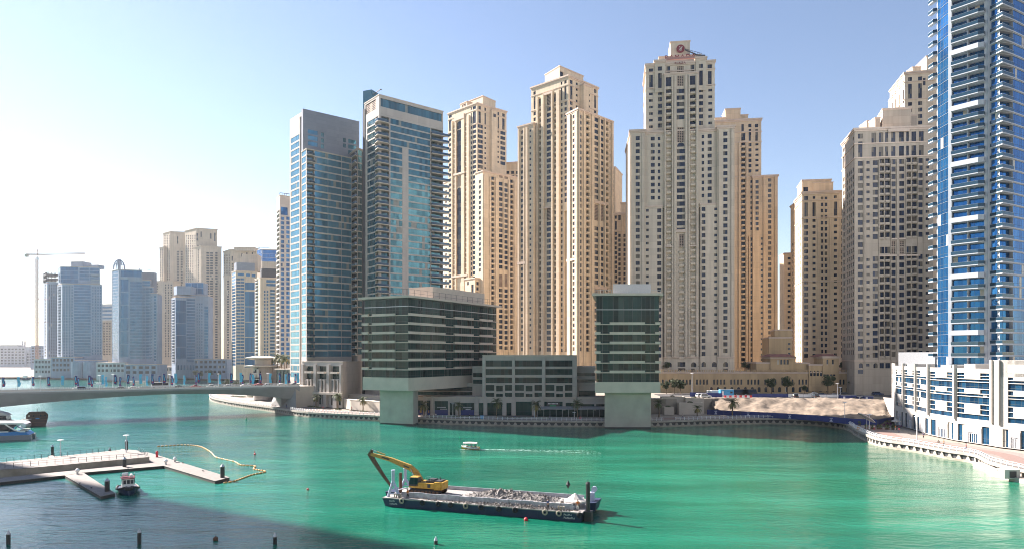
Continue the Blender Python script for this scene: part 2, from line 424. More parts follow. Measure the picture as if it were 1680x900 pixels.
# raised street level behind the bay, sloping sand bank in front of it
SZ = 8.6
mb = MB()
st = [(66, 292), (118, 303), (170, 303), (190, 285), (420, 250), (420, 700), (20, 700), (20, 330), (30, 300)]
mb.prism(st, QZ-.4, SZ)
tag(mb.build('street_plateau', M['ground']), kind='structure')
mb = MB()
rd = [(68, 306), (400, 306), (400, 326), (68, 326)]
mb.prism(rd, SZ-.2, SZ+.004)
for y, w_ in ((309.5, .18), (316, .15), (322.6, .18)):
    mb.quad((70, y, SZ+.009), (390, y, SZ+.009), (390, y+w_, SZ+.009), (70, y+w_, SZ+.009), 1)
tag(mb.build('street', [M['asphalt'], M['white']]), kind='structure')
mb = MB(); mb.prism([(68, 326.002), (400, 326.002), (400, 331), (68, 331)], SZ-.2, SZ+.13)
tag(mb.build('pavement', M['paver']), kind='structure')
mb = MB(); nx_, ny_ = 90, 22
B0 = [W(x, y, QZ) for x, y in ((1176, 678), (1215, 682), (1290, 685), (1340, 689), (1400, 695), (1452, 697), (1480, 690))]
B1 = [P(x, y, D) for x, y, D in ((1160, 650, 300), (1220, 653, 303), (1290, 655, 303), (1340, 656, 302), (1400, 659, 300), (1450, 662, 295), (1475, 662, 285))]
def lerpline(A, t):
    k = t*(len(A)-1); i = min(int(k), len(A)-2); return A[i].lerp(A[i+1], k-i)
rr = random.Random(3)
from mathutils import noise as mn
g = []
for i in range(nx_+1):
    for j in range(ny_+1):
        s = j/ny_; p = lerpline(B0, i/nx_).lerp(lerpline(B1, i/nx_), s)
        prof = min(1, s*1.25)**.8
        z = (QZ-.2)*(1-prof)+(SZ-.15)*prof
        if .05 < s < .95: z += mn.noise(p*.16)*1.9*math.sin(math.pi*s)+mn.noise(p*.5)*.7+mn.noise(p*1.3)*.3
        if s > .97: z = SZ-.3
        g.append((p.x, p.y+(.0 if j else 1.5), z))
mb.add(g, [(i*(ny_+1)+j, (i+1)*(ny_+1)+j, (i+1)*(ny_+1)+j+1, i*(ny_+1)+j+1) for i in range(nx_) for j in range(ny_)])
o = mb.build('sand_bank', M['sand'], smooth=True); tag(o, kind='structure')
# ------------------------------------------------------------------ tower builder
PROTO = {}
def proto_win(kind, wd, ht, g, fr, gname):
    """pane with its frame, origin at the bottom centre, outside is -y"""
    wd = round(wd, 1); ht = round(ht, 1); key = (kind, wd, ht, gname)
    if key in PROTO: return PROTO[key], wd, ht
    mb = MB(); win_geo(mb, kind, wd, ht, Matrix.Identity(4))
    PROTO[key] = mb.mesh('window', [g, fr]); return PROTO[key], wd, ht
def win_geo(mb, kind, wd, ht, mx):
    def q(x0, x1, z0, z1, y, mi): mb.quad(mx@Vector((x0, y, z0)), mx@Vector((x1, y, z0)), mx@Vector((x1, y, z1)), mx@Vector((x0, y, z1)), mi)
    h = wd/2
    n = 1 if wd < 1.1 else (2 if kind != 'g' and wd < 2.6 else max(2, round(wd/1.5)))
    for i in range(n):
        x0 = -h+wd*i/n; x1 = -h+wd*(i+1)/n
        if ht > 4.5 and kind != 'g':
            k = max(2, round(ht/3))
            for j in range(k): q(x0, x1, ht*j/k, ht*(j+1)/k, 0, 0)
        else: q(x0, x1, 0, ht, 0, 0)
    f = .07 if kind != 'g' else .06
    for i in range(1, n): q(-h+wd*i/n-f/2, -h+wd*i/n+f/2, 0, ht, -.03, 1)
    if kind == 'g' and ht > 1.4: q(-h, h, ht*.3-.03, ht*.3+.03, -.028, 1)
    if ht > 4.5 and kind != 'g':
        k = max(2, round(ht/3))
        for j in range(1, k): q(-h, h, ht*j/k-.05, ht*j/k+.05, -.035, 1)
class Pieces:
    """every prism added becomes a part of its own"""
    def __init__(s): s.l = []
    def prism(s, poly, z0, z1, mi=0, name='string_course'):
        mb = MB(); mb.prism(poly, z0, z1, mi); s.l.append((name, mb))
class Tower:
    def __init__(s, name, label, cat, at, z, mw='jbr', mg='gl_jbr', mt='jbrtrim', fr='frame', group=None, mbal=None):
        s.root = thing(name, label, cat, (at[0], at[1], z), 0, group); s.off = Vector((at[0], at[1], z))
        s.mw, s.mg, s.mt, s.fr = M[mw], M[mg], M[mt], M[fr]; s.mgn = mg; s.mbal = M[mbal or mw]
        s.gd = .14; s.wall = MB(); s.trim = Pieces(); s.lat = []; s.wins = []; s.bals = []; s.stacks = []
    def facade(s, a, b, z0, z1, ops, mi=0):
        ax, ay = a; dx, dy = b[0]-ax, b[1]-ay; L = math.hypot(dx, dy); ux, uy = dx/L, dy/L; nx, ny = uy, -ux
        ang = math.atan2(uy, ux)
        def pt(u, z, d=0.0): return (ax+ux*u-nx*d, ay+uy*u-ny*d, z)
        ops = [(k, max(.05, u0), min(L-.05, u1), max(z0+.05, za), min(z1-.05, zb)) for k, u0, u1, za, zb in ops]
        ops = [o for o in ops if o[2]-o[1] > .15 and o[4]-o[3] > .15]
        br = sorted({0.0, L, *[round(o[1], 3) for o in ops], *[round(o[2], 3) for o in ops]})
        for u0, u1 in zip(br, br[1:]):
            if u1-u0 < 1e-4: continue
            um = (u0+u1)/2; iv = sorted((o[3], o[4]) for o in ops if o[1] < um < o[2]); z = z0
            for za, zb in iv:
                if za > z+1e-3: s.wall.quad(pt(u0, z), pt(u1, z), pt(u1, za), pt(u0, za), mi)
                z = max(z, zb)
            if z < z1-1e-3: s.wall.quad(pt(u0, z), pt(u1, z), pt(u1, z1), pt(u0, z1), mi)
        for k, u0, u1, za, zb in ops:
            d = {'w': .28, 'g': s.gd, 'b': 1.25, 'l': .3, 'a': .35, 'd': 1.4, 'n': .5}.get(k, .28)
            W_ = s.wall
            W_.quad(pt(u0, za), pt(u1, za), pt(u1, za, d), pt(u0, za, d), mi)
            W_.quad(pt(u0, zb, d), pt(u1, zb, d), pt(u1, zb), pt(u0, zb), mi)
            W_.quad(pt(u0, za), pt(u0, za, d), pt(u0, zb, d), pt(u0, zb), mi)
            W_.quad(pt(u1, za, d), pt(u1, za), pt(u1, zb), pt(u1, zb, d), mi)
            um = (u0+u1)/2
            if k == 'a':                                      # rounded head: fill the two upper corners
                r = (u1-u0)/2; zc = zb-r
                for sg in (-1, 1):
                    c = pt(um+sg*r, zb)
                    pr = [pt(um+sg*r*math.cos(t*math.pi/12), zc+r*math.sin(t*math.pi/12)) for t in range(7)]
                    for q0, q1 in zip(pr, pr[1:]):
                        W_.tri(*((c, q1, q0) if sg > 0 else (c, q0, q1)), mi)
            if k == 'l':
                lm = MB(); lm.quad(pt(u0, za, d-.02), pt(u1, za, d-.02), pt(u1, zb, d-.02), pt(u0, zb, d-.02)); s.lat.append(lm); continue
            if k == 'd': W_.quad(pt(u0, za, d), pt(u1, za, d), pt(u1, zb, d), pt(u0, zb, d), mi); continue
            s.wins.append((k, pt(um, za, d-.01), ang, u1-u0, zb-za))
            if k == 'b': s.bals.append((pt(um, za, 0), ang, u1-u0))
        return pt
    def ops(s, a, b, specs):
        """specs measured on the photograph: (kind, px0, px1, top row, height, pitch, last row)"""
        dx, dy = b[0]-a[0], b[1]-a[1]; L = math.hypot(dx, dy); out = []
        def U(px):
            k = (px-CX)/F; return (k*a[1]-a[0])/(dx-k*dy)
        for k, xa, xb, y0, h, pitch, y1 in specs:
            ta, tb = U(xa), U(xb)
            D = a[1]+dy*(ta+tb)/2; zt = CH-(y0-HY)*D/F; hm = h*D/F; pm = pitch*D/F if pitch else 0; zb = CH-(y1-HY)*D/F if pitch else zt-hm-.01
            z = zt
            while z-hm >= zb-.01:
                e_ = .1 if k in 'wb' and hm < 4 else 0
                out.append((k, min(ta, tb)*L-e_, max(ta, tb)*L+e_, z-hm-e_*.8, z+e_*.8))
                if not pm: break
                z -= pm
        # later specs yield to earlier ones
        keep = []
        for o in out:
            if all(o[2] <= q[1]+.02 or o[1] >= q[2]-.02 or o[4] <= q[3]+.02 or o[3] >= q[4]-.02 for q in keep): keep.append(o)
        return keep
    def block(s, pts, zt, zb, faces=None, depth=None, cornice=1.0, extra=None, mi=0, roof=True):
        """pts: visible plan corners (px, distance) left to right"""
        v = [G(*p) for p in pts]
        if depth is not None and len(v) == 2:
            a, b = Vector(v[0]), Vector(v[1]); e = (b-a).normalized(); n = Vector((-e.y, e.x))*depth
            v += [tuple(b+n), tuple(a+n)]
        elif len(v) == 3: v.append((v[0][0]+v[2][0]-v[1][0], v[0][1]+v[2][1]-v[1][1]))
        n = len(v)
        for i in range(n):
            a, b = v[i], v[(i+1) % n]
            sp = (faces or {}).get(i); ops = []
            if callable(sp): ops = sp(a, b)
            elif sp: ops = s.ops(a, b, sp)
            s.facade(a, b, zb, zt, ops, mi)
        if roof: s.wall.add([(x, y, zt-.02) for x, y in v], [tuple(range(n))], mi)
        if cornice:
            k = cornice
            mb = MB(); mb.prism(offset_poly(v, .28*k), zt-1.5*k, zt-.75*k); mb.prism(offset_poly(v, .6*k), zt-.75*k, zt+.12); s.trim.l.append(('cornice', mb))
        return v
    def band(s, v, z, h=.5, out=.25): s.trim.prism(offset_poly(v, out), z, z+h)
    def pil(s, p0, p1, xa, xb, z0, z1, out=.45, mb=None, base=.05):
        a, b = G(*p0), G(*p1); dx, dy = b[0]-a[0], b[1]-a[1]; L = math.hypot(dx, dy); ux, uy = dx/L, dy/L; nx, ny = uy, -ux
        def U(px):
            k = (px-CX)/F; return (k*a[1]-a[0])/(dx-k*dy)*L
        u0, u1 = U(xa), U(xb)
        q = [(a[0]+ux*u+nx*d, a[1]+uy*u+ny*d) for u, d in ((u0, out), (u1, out), (u1, -base), (u0, -base))]
        (mb or s.wall).prism(q, z0, z1)
    def stack(s, name, mb, mats, zs, z_ref=0.0, label=None):
        """the same storey piece repeated up the tower; mb is built at z_ref"""
        me = mb.mesh(name, mats, off=(s.off.x, s.off.y, z_ref)); s.stacks.append((name, me, zs))
    def part(s, name, mb, mats, smooth=False): return mb.build(name, mats, s.root, smooth=smooth)
    def finish(s, balh=.8, maxn=100):
        o = s.wall.build('wall', s.mw, s.root)
        for nm, mb in s.trim.l: mb.build(nm, s.mt, s.root)
        for lm in s.lat: lm.build('lattice_screen', M['lat'], s.root)
        def near(c): return (Vector(c)-Vector((0, 0, CH))).length
        ws = sorted(s.wins, key=lambda q: -q[3]*q[4]/near(q[1])**2)
        for k, c, ang, wd, ht in ws[:maxn]:
            me, w2, h2 = proto_win(k, wd, ht, s.mg, s.fr, s.mgn)
            link('window', me, s.root, Vector(c)-s.off, ang, (wd/w2, 1, ht/h2))
        if ws[maxn:]:
            mb = MB()
            for k, c, ang, wd, ht in ws[maxn:]:
                win_geo(mb, k, wd, ht, Matrix.Translation(c)@Matrix.Rotation(ang, 4, 'Z'))
            tag(mb.build('window', [s.mg, s.fr], s.root), kind='stuff')
        bs = sorted(s.bals, key=lambda q: near(q[0]))
        rest = MB()
        for i, (c, ang, wd) in enumerate(bs):
            key = ('bal', round(wd, 1), s.mbal.name)
            if i < maxn:
                if key not in PROTO:
                    mb = MB(); bal_geo(mb, round(wd, 1), balh, Matrix.Identity(4)); PROTO[key] = mb.mesh('balcony', s.mbal)
                link('balcony', PROTO[key], s.root, Vector(c)-s.off, ang, (wd/round(wd, 1), 1, 1))
            else: bal_geo(rest, wd, balh, Matrix.Translation(c)@Matrix.Rotation(ang, 4, 'Z'))
        if rest.v: tag(rest.build('balcony', s.mbal, s.root), kind='stuff')
        for name, me, zs in s.stacks:
            for z in zs: link(name, me, s.root, (0, 0, z-s.off.z))
        return s.root
def bal_geo(mb, wd, h, mx):
    """bowed parapet in front of a recess"""
    w_ = wd/2+.12; pr = [(-w_, -.02), (-w_*.8, -.5), (w_*.8, -.5), (w_, -.02)]; ins = [(x*.9, y+.16) for x, y in pr]
    for i in range(3):
        a, b = pr[i], pr[i+1]; c, d = ins[i], ins[i+1]
        mb.hex8([mx@Vector((*a, -.25)), mx@Vector((*b, -.25)), mx@Vector((*d, -.25)), mx@Vector((*c, -.25))],
                [mx@Vector((*a, h*.75)), mx@Vector((*b, h*.75)), mx@Vector((*d, h*.75)), mx@Vector((*c, h*.75))])
    mb.add([mx@Vector((x*.98, y+.03, -.2)) for x, y in pr], [(0, 1, 2, 3)])
# ------------------------------------------------------------------ helpers for measured fronts
def fpt(p0, p1, px, off=0.0):
    a, b = Vector(G(*p0)), Vector(G(*p1)); e = (b-a).normalized(); n = Vector((e.y, -e.x))
    a = a+n*off; d = (b-n*0+n*off)-a; k = (px-CX)/F; t = (k*a.y-a.x)/(d.x-k*d.y)
    return a+d*t
def LN(p0, p1, px, off=0.0):
    q = fpt(p0, p1, px, off); return (px, q.y/KD)
def grid(k, xa, xb, n, fill, y0, h, pitch, y1):
    st = (xb-xa)/n; return [(k, xa+st*(i+.5-fill/2), xa+st*(i+.5+fill/2), y0, h, pitch, y1) for i in range(n)]
RES = 'beige residential towers with storey cornices'
# ================================================================== hotel tower with the red sign
A, B = (1034, 352), (1205, 344.5)
T = Tower('hotel_tower', 'tall symmetrical beige hotel tower with red lettering and round emblem on top', 'tower', G(1117, 350), 18.7, 'jbr3', group=RES)
p = 10.76
def rows(k, xa, xb, y0, h, y1): return (k, xa, xb, y0, h, p, y1)
v = T.block([LN(A, B, 1057), LN(A, B, 1180)], 141.9, 18.7, {0: [
    rows('w', 1068, 1073.8, 225, 5.6, 337), rows('w', 1060, 1064, 343, 3.8, 585), rows('w', 1079.6, 1083, 225, 5.2, 334), rows('w', 1078.6, 1084.6, 342, 6.2, 587),
    ('d', 1086.6, 1089.6, 342, 245, 0, 0), ('d', 1146.5, 1149.6, 340, 247, 0, 0),
    rows('w', 1151.5, 1155, 221.5, 5.4, 333), rows('w', 1151.5, 1157, 340, 6.2, 587), rows('w', 1161.3, 1167.3, 220.5, 5.8, 334), rows('w', 1172.2, 1176.4, 341, 4, 585),
    ('a', 1151, 1158, 593, 8, 0, 0), ('a', 1162, 1172, 593, 8, 0, 0), ('a', 1061, 1068, 593.5, 8, 0, 0), ('a', 1075, 1083, 593.5, 8, 0, 0)]}, 34)
T.band(v, 18.7+7.2, .6, .35)
a1, b1 = LN(A, B, 1033.7, 1.3), LN(A, B, 1058.5, 1.3)
v = T.block([a1, b1], 142.6, 18.7, {0: [rows('w', 1043.3, 1049.2, 224, 6, 588)], 3: lambda a, b: []}, 30)
T.band(v, 26, .6, .35)
for xa, xb in ((1036, 1038.5), (1053.5, 1056)): T.pil(a1, b1, xa, xb, 26.6, 140.6, .6)
a2, b2 = LN(A, B, 1177, 1.3), LN(A, B, 1205, 1.3)
v = T.block([a2, b2], 142.6, 18.7, {0: [rows('w', 1187, 1193.2, 216.5, 6.2, 588), ('a', 1186.5, 1194.5, 593, 8, 0, 0), ('w', 1187, 1194, 604, 4, 0, 0)]}, 30)
T.band(v, 26, .6, .35)
for xa, xb in ((1179, 1181.6), (1199.5, 1202)): T.pil(a2, b2, xa, xb, 26.6, 140.6, .6)
T.block([(1026.5, 386), (1034.2, 353), (1050, 352.5)], 142.4, 18.7, {}, cornice=.9)
# shaft above the wings
a3, b3 = LN(A, B, 1059.8, -1.6), LN(A, B, 1172.6, -1.6)
up = [('w', 1065, 1071, 113, 6, 0, 0), ('w', 1065.2, 1071, 123, 24, 0, 0), rows('w', 1065, 1070.6, 152.5, 3.9, 216),
      ('w', 1079.6, 1085.6, 109.6, 6.4, 0, 0), ('w', 1079.8, 1085.6, 120.3, 24.3, 0, 0), rows('w', 1080, 1085.8, 149.2, 6.4, 217),
      ('w', 1093.4, 1099.4, 109, 13, 0, 0), ('w', 1133, 1138.8, 106.5, 13.2, 0, 0), ('l', 1111, 1121.5, 109, 31, 0, 0),
      ('w', 1147, 1153, 105.4, 6.3, 0, 0), ('w', 1147.2, 1153, 116, 24.3, 0, 0), rows('w', 1147.3, 1153.2, 145, 6.4, 214),
      ('w', 1161.2, 1167.5, 106.2, 6.4, 0, 0), ('w', 1161.6, 1167.5, 117, 24.3, 0, 0), rows('w', 1162.4, 1168.2, 146.3, 3.9, 212)]
v = T.block([a3, b3], 177.2, 141, {0: up, 1: lambda a, b: [('w', L_, L_+1.8, z, z+1.8) for L_ in (4, 10, 16) for z in [145+3.35*i for i in range(7)]]}, 27)
T.band(v, ZY(149, 352)+1.0, .55, .3); T.band(v, ZY(120.5, 352)+.2, .5, .3)
v = T.block([LN(A, B, 1074.5, -.9), LN(A, B, 1091, -.9)], 178.6, 162, {0: [('w', 1079.6, 1085.6, 109.6, 6.4, 0, 0), ('w', 1079.8, 1085.6, 120.3, 24.3, 0, 0)]}, 12); v = T.block([LN(A, B, 1141.5, -.9), LN(A, B, 1158.5, -.9)], 178.9, 162, {0: [('w', 1147, 1153, 105.4, 6.3, 0, 0), ('w', 1147.2, 1153, 116, 24.3, 0, 0)]}, 12)

# central bay with balconies
a4, b4 = LN(A, B, 1090, .7), LN(A, B, 1146, .7)
cb = [('l', 1111, 1121.5, 124.5, 17, 0, 0), ('w', 1092.5, 1101, 127, 15, 0, 0), ('w', 1131.8, 1140.6, 124.4, 15, 0, 0),
      ('b', 1093, 1101.4, 146.8, 8.2, p, 590), ('b', 1132.4, 1141, 144.6, 8.2, p, 590),
      ('w', 1110.5, 1122.6, 146.3, 6.6, p, 205), ('l', 1111, 1122.8, 209, 24.5, 0, 0), ('a', 1111, 1123.2, 234, 7, 0, 0),
      ('w', 1110.8, 1123.3, 245, 6.6, p, 381), ('l', 1114, 1122.2, 385, 20, 0, 0), ('b', 1114, 1122.2, 406, 8.2, p, 590),
      ('a', 1094, 1102, 593.5, 8, 0, 0), ('w', 1112, 1124, 593.5, 7, 0, 0), ('a', 1133.5, 1142.5, 593.5, 8, 0, 0), ('w', 1133.5, 1139.5, 604, 5, 0, 0), ('w', 1113, 1124, 603.5, 4, 0, 0)]
zc = ZY(122.5, 350)
v = T.block([a4, b4], zc, 18.7, {0: cb}, 14, cornice=.6)
T.band(v, 26, .6, .4)
for xa, xb in ((1090.2, 1092), (1102.3, 1104.6), (1106, 1109.2), (1124.2, 1127.6), (1129.3, 1131.3), (1142.2, 1145.6)): T.pil(a4, b4, xa, xb, 26.6, zc-1.6, .85)
T.pil(a4, b4, 1108.6, 1127.4, ZY(383, 350), ZY(378.5, 350), .8, T.trim)
for xa, xb in ((1089.8, 1104.8), (1130.5, 1146)): T.pil(a4, b4, xa, xb, ZY(406.5, 350), ZY(404, 350), .75, T.trim)
v = T.block([LN(A, B, 1058, .7), LN(A, B, 1087, .7)], ZY(338, 350), 18.7, {0: [rows('w', 1060, 1064, 343.5, 3.8, 585), rows('w', 1078.6, 1084.6, 342.5, 6.2, 587)]}, 3, cornice=.5)
v = T.block([LN(A, B, 1149, .7), LN(A, B, 1177.6, .7)], ZY(335.5, 348), 18.7, {0: [rows('w', 1151.5, 1157, 340, 6.2, 587), rows('w', 1172.2, 1176.2, 341, 4, 585), ('a', 1151, 1158, 593, 8, 0, 0), ('a', 1168, 1176, 593, 8, 0, 0)]}, 3, cornice=.5)
# penthouse and sign
T.block([LN(A, B, 1081, -7), LN(A, B, 1150, -7)], ZY(92.5, 356), 176, {}, 16, cornice=.4)
sg0, sg1 = LN(A, B, 1100, -8), LN(A, B, 1132, -8)
v = T.block([sg0, sg1], ZY(72, 359), 180, {}, 12, cornice=.45)
b_ = MB(); q = [fpt(A, B, x, -.7+o) for x, o in ((1092, 0), (1140.5, 0), (1140.5, -1), (1092, -1))]
b_.prism([(k.x, k.y) for k in q], ZY(101, 352), ZY(97.4, 352)); T.part('sign_band', b_, M['signband'])
T.root_h = T.finish()
HOTEL = T.root
e = (Vector(G(*B))-Vector(G(*A))).normalized(); HANG = math.atan2(e.y, e.x)
def text_mesh(name, body, size, depth, m):
    cu = bpy.data.curves.new(name, 'FONT'); cu.body = body; cu.size = size; cu.extrude = depth; cu.align_x = 'CENTER'
    cu.space_character = 1.25
    ob = bpy.data.objects.new(name, cu); COL.objects.link(ob); bpy.context.view_layer.update()
    me = bpy.data.meshes.new_from_object(ob.evaluated_get(bpy.context.evaluated_depsgraph_get()))
    bpy.data.objects.remove(ob); bpy.data.curves.remove(cu); me.materials.clear(); me.materials.append(m); return me
def letter(body, px, py, wpx, hpx, off, name='sign_lettering'):
    q = fpt(A, B, px, off); D = q.y; me = text_mesh(name, body, 1.0, .12, M['redsign'])
    xs = [v.co.x for v in me.vertices]; ys = [v.co.y for v in me.vertices]
    wd, ht, x0, y0 = max(xs)-min(xs), max(ys)-min(ys), (max(xs)+min(xs))/2, min(ys)
    for v in me.vertices: v.co = ((v.co.x-x0)*wpx*D/F/wd, (v.co.y-y0)*hpx*D/F/ht, v.co.z)
    o = link(name, me, HOTEL, Vector((q.x, q.y, ZY(py, D)))-WORLD[HOTEL.name]); o.rotation_euler = (R(90), 0, HANG)
letter('RAMADA', 1116.2, 96.6, 49, 6.6, -.9); letter('PLAZA', 1116, 105.3, 17.5, 3.4, -.3)
q = fpt(A, B, 1116.5, -7.6); c = Vector((q.x, q.y, ZY(80.5, q.y))); mb = MB()
ux = Vector((e.x, e.y, 0)); nn = Vector((e.y, -e.x, 0)); uz = Vector((0, 0, 1)); r = 6.6*q.y/F
mb.add([c+(ux*math.cos(t)+uz*math.sin(t))*r+nn*k for k in (.35, 0) for t in [2*math.pi*i/32 for i in range(32)]], [tuple(range(32))]+[(i, i+32, (i+1) % 32+32, (i+1) % 32) for i in range(32)])
for s in (-.42, .05, .45):
    for i in range(6):
        t0, t1 = i/6, (i+1)/6
        def sw(t): return c+nn*.42+(ux*(s*.8+.2*math.sin(t*6+s*2))+uz*(.8-1.6*t))*r*.72
        mb.bar(sw(t0), sw(t1), .26-.2*abs(t0-.45), .06, 1, nn)
mb.build('emblem', [M['redsign'], M['white']], HOTEL)
mb = MB(); a_ = fpt(A, B, 1124, -6.5); b_ = fpt(A, B, 1152, -4)
pa, pb = Vector((a_.x, a_.y, ZY(82, a_.y))), Vector((b_.x, b_.y, ZY(94, b_.y)))
mb.bar(pa, pb, .7, .5); mb.bar(pa+Vector((0, 0, .5)), pb+Vector((0, 0, 1.8)), .16); mb.box(pb.x-3, pb.x+1.2, pb.y-1.5, pb.y+1.5, 178, pb.z+.6)
for k in range(7): q0 = pa.lerp(pb, k/7); mb.bar(q0, q0+Vector((0, 0, .5+1.3*k/7)), .12)
mb.build('roof_cradle_arm', M['frame'], HOTEL)
# ================================================================== wing tower behind the hotel
A, B = (1172, 414), (1249, 410)
T = Tower('residential_tower', 'beige stepped tower rising just right of and behind the hotel', 'tower', G(1215, 412), 14, 'jbr2', group=RES)
p = 8.6
v = T.block([A, B], ZY(196, 412), 14, {0: [('w', 1216.4, 1220.6, 204, 11.5, 0, 0), ('w', 1216.2, 1222.8, 218.5, 12.5, 0, 0), rows('b', 1216.3, 1222.5, 234, 6.8, 606),
    ('w', 1228, 1232.6, 203.6, 5.4, 0, 0), ('w', 1228.3, 1232.4, 212, 19.3, 0, 0), rows('w', 1228.3, 1232.6, 235.2, 5, 290), ('d', 1226.5, 1228.4, 388, 215, 0, 0), rows('w', 1231.4, 1234, 296, 4.2, 384), rows('w', 1231.7, 1236, 390, 5, 602),
    ('w', 1238.8, 1243.6, 203.6, 5.4, 0, 0), ('w', 1239.2, 1243.6, 212, 19.3, 0, 0), rows('w', 1239.6, 1244.2, 235.5, 3.2, 285), rows('w', 1195, 1199, 240, 5, 600)]}, 26)
T.band(v, ZY(218, 412), .5); T.band(v, ZY(234.5, 412), .5); T.band(v, ZY(291, 412), .5)
A2, B2 = LN(A, B, 1235, 1.4), LN(A, B, 1276, 1.4)
T.block([A2, B2], ZY(287.5, 408), 14, {0: [rows('w', 1239.8, 1244.4, 296, 4.9, 383), rows('w', 1248.4, 1251.2, 390, 3.2, 600), rows('w', 1260.4, 1265.2, 293, 5, 606)]}, 28)
for xa, xb in ((1252, 1254), (1270.5, 1273)): T.pil(A2, B2, xa, xb, 20, ZY(291, 408), .85)
for xa, xb in ((1211.5, 1213.5), (1224, 1226.4)): T.pil(A, B, xa, xb, 20, ZY(235, 412), .8)
T.block([LN(A, B, 1190, -6), LN(A, B, 1215, -6)], ZY(178, 418), ZY(200, 412), {}, 12, cornice=.5); T.block([LN(A, B, 1212, -8), LN(A, B, 1227.5, -8)], ZY(189, 420), ZY(200, 412), {}, 10, cornice=.4)
T.block([LN(A, B, 1173, -4), LN(A, B, 1192, -4)], ZY(192, 416), ZY(200, 412), {}, 10, cornice=.3)
T.finish()
# ================================================================== corner tower left of the hotel
T = Tower('residential_tower', 'tallest beige corner tower left of the hotel, its stepped top lit on the left', 'tower', G(930, 405), 2.5, 'jbr', group=RES)
L0, C0, R0 = (871.5, 419), (932.5, 400), (981, 419)
p = 9.35
zt = ZY(123, 400)
lf = [('w', 875.2, 878.6, 150.5, 5, 0, 0), ('w', 875.3, 878.6, 159, 20.5, 0, 0), rows('w', 875.3, 878.8, 184, 5.4, 345), ('d', 875.3, 880, 349, 228, 0, 0),
      ('w', 884, 888.8, 162, 13, 0, 0), ('b', 884.7, 889.2, 176.5, 7.6, p, 580),
      ('l', 897, 905.4, 154, 21.5, 0, 0), rows('w', 897, 905.6, 176, 6, 338), ('l', 897, 905.6, 340, 22, 0, 0), rows('w', 897, 905.6, 364, 6, 580),
      ('w', 908.6, 913.6, 153.5, 13.5, 0, 0), ('b', 909, 913.5, 168.5, 7.6, p, 580),
      ('w', 920.2, 922.4, 134.6, 4.6, 0, 0), ('w', 920.2, 922.5, 144.5, 20.5, 0, 0), rows('w', 920.3, 922.7, 169.3, 5.2, 580),
      ('w', 926, 929.3, 132.2, 5, 0, 0), ('w', 925.8, 929.2, 141.8, 21.5, 0, 0), rows('w', 926, 929.5, 167, 5.6, 340), ('d', 925.4, 930, 346, 230, 0, 0)]
rf = [('w', 935.4, 939.2, 131.8, 6, 0, 0), ('w', 935.6, 939.2, 141.5, 22, 0, 0), rows('w', 935.4, 939.4, 166.8, 5.6, 195), rows('w', 945, 947.6, 136.2, 3.6, 190),
      ('w', 975, 978.4, 147, 6, 0, 0), ('w', 975, 978, 157, 20.6, 0, 0), rows('w', 975, 978.2, 181, 5, 210)]
v = T.block([L0, C0, R0], zt, 2.5, {0: lf, 1: rf})
T.band(v, ZY(141, 400)+.6, .5); T.band(v, ZY(165.5, 400)+.4, .5)
for xa, xb, o in ((881.8, 884.2, 1.3), (889.6, 893.8, 1.3), (905.9, 908.4, 1.3), (914.2, 919, 1.3)): T.pil(L0, C0, xa, xb, 2.5, ZY(152, 408), o)
T.pil(L0, C0, 895, 907.4, ZY(341, 408), ZY(338, 408), 1.2, T.trim); T.pil(L0, C0, 893, 908, ZY(154, 408), ZY(150.5, 408), 1.2, T.trim)
T.block([LN(C0, R0, 957.5, 3), LN(C0, R0, 968.5, 3)], ZY(141.5, 408), 150, {0: [rows('w', 966.5, 967.8, 155, 3, 190)]}, 3, cornice=.5)
a, b = (850, 421), (875, 413.5)
v = T.block([a, b], ZY(207, 420), 2.5, {0: [rows('w', 854.6, 857.6, 214.5, 5.2, 580), rows('w', 868.7, 871.2, 213, 3.4, 580)]}, 20)
for xa, xb in ((850.6, 852.8), (859.5, 861.5), (863.5, 866.5)): T.pil(a, b, xa, xb, 2.5, ZY(211, 418), .85)
T.pil(a, b, 850, 862.5, ZY(434, 420), ZY(430, 420), .9, T.trim)
l1, c1, r1 = (930, 395), (948.3, 386), (1005.5, 408)
p = 9.75
v = T.block([l1, c1, r1], ZY(177.5, 386), 2.5, {0: [rows('w', 939.8, 943.4, 188.5, 5.8, 580), rows('n', 931, 932.4, 193, 3.5, 580)],
    1: [rows('w', 951, 954, 188.8, 5.8, 580), rows('b', 962, 967, 189.5, 7.6, 580), rows('w', 974.8, 981.4, 193.8, 6, 331), ('l', 975.4, 981.4, 336, 26, 0, 0), rows('w', 974.8, 981.4, 372, 6, 470), ('l', 975.4, 981.4, 474, 18, 0, 0), rows('w', 974.8, 981.4, 496, 6, 580),
        rows('w', 984.8, 989.9, 196.8, 6, 333), ('l', 984.8, 990.4, 337, 26, 0, 0), rows('w', 984.8, 989.9, 373, 6, 472), ('l', 984.8, 990.4, 474, 18, 0, 0), rows('w', 984.8, 989.9, 497, 6, 580),
        rows('b', 993, 998, 199.8, 7.4, 580), rows('n', 1000.2, 1001.4, 205, 5.4, 580)]})
for xa, xb in ((948.6, 950), (956, 958), (969.5, 973.5), (982, 984.2), (990.6, 992.6), (1002.5, 1005)): T.pil(c1, r1, xa, xb, 2.5, ZY(186, 392), .85)
T.pil(c1, r1, 973.6, 994, ZY(336, 400), ZY(332, 400), .9, T.trim); T.pil(c1, r1, 973.6, 994, ZY(474, 400), ZY(470, 400), .9, T.trim)
for xa, xb in ((932.6, 936.5), (944.5, 947.8)): T.pil(l1, c1, xa, xb, 2.5, ZY(184, 388), .8)
T.pil(l1, c1, 930, 948, ZY(427, 388), ZY(423, 388), .7, T.trim)
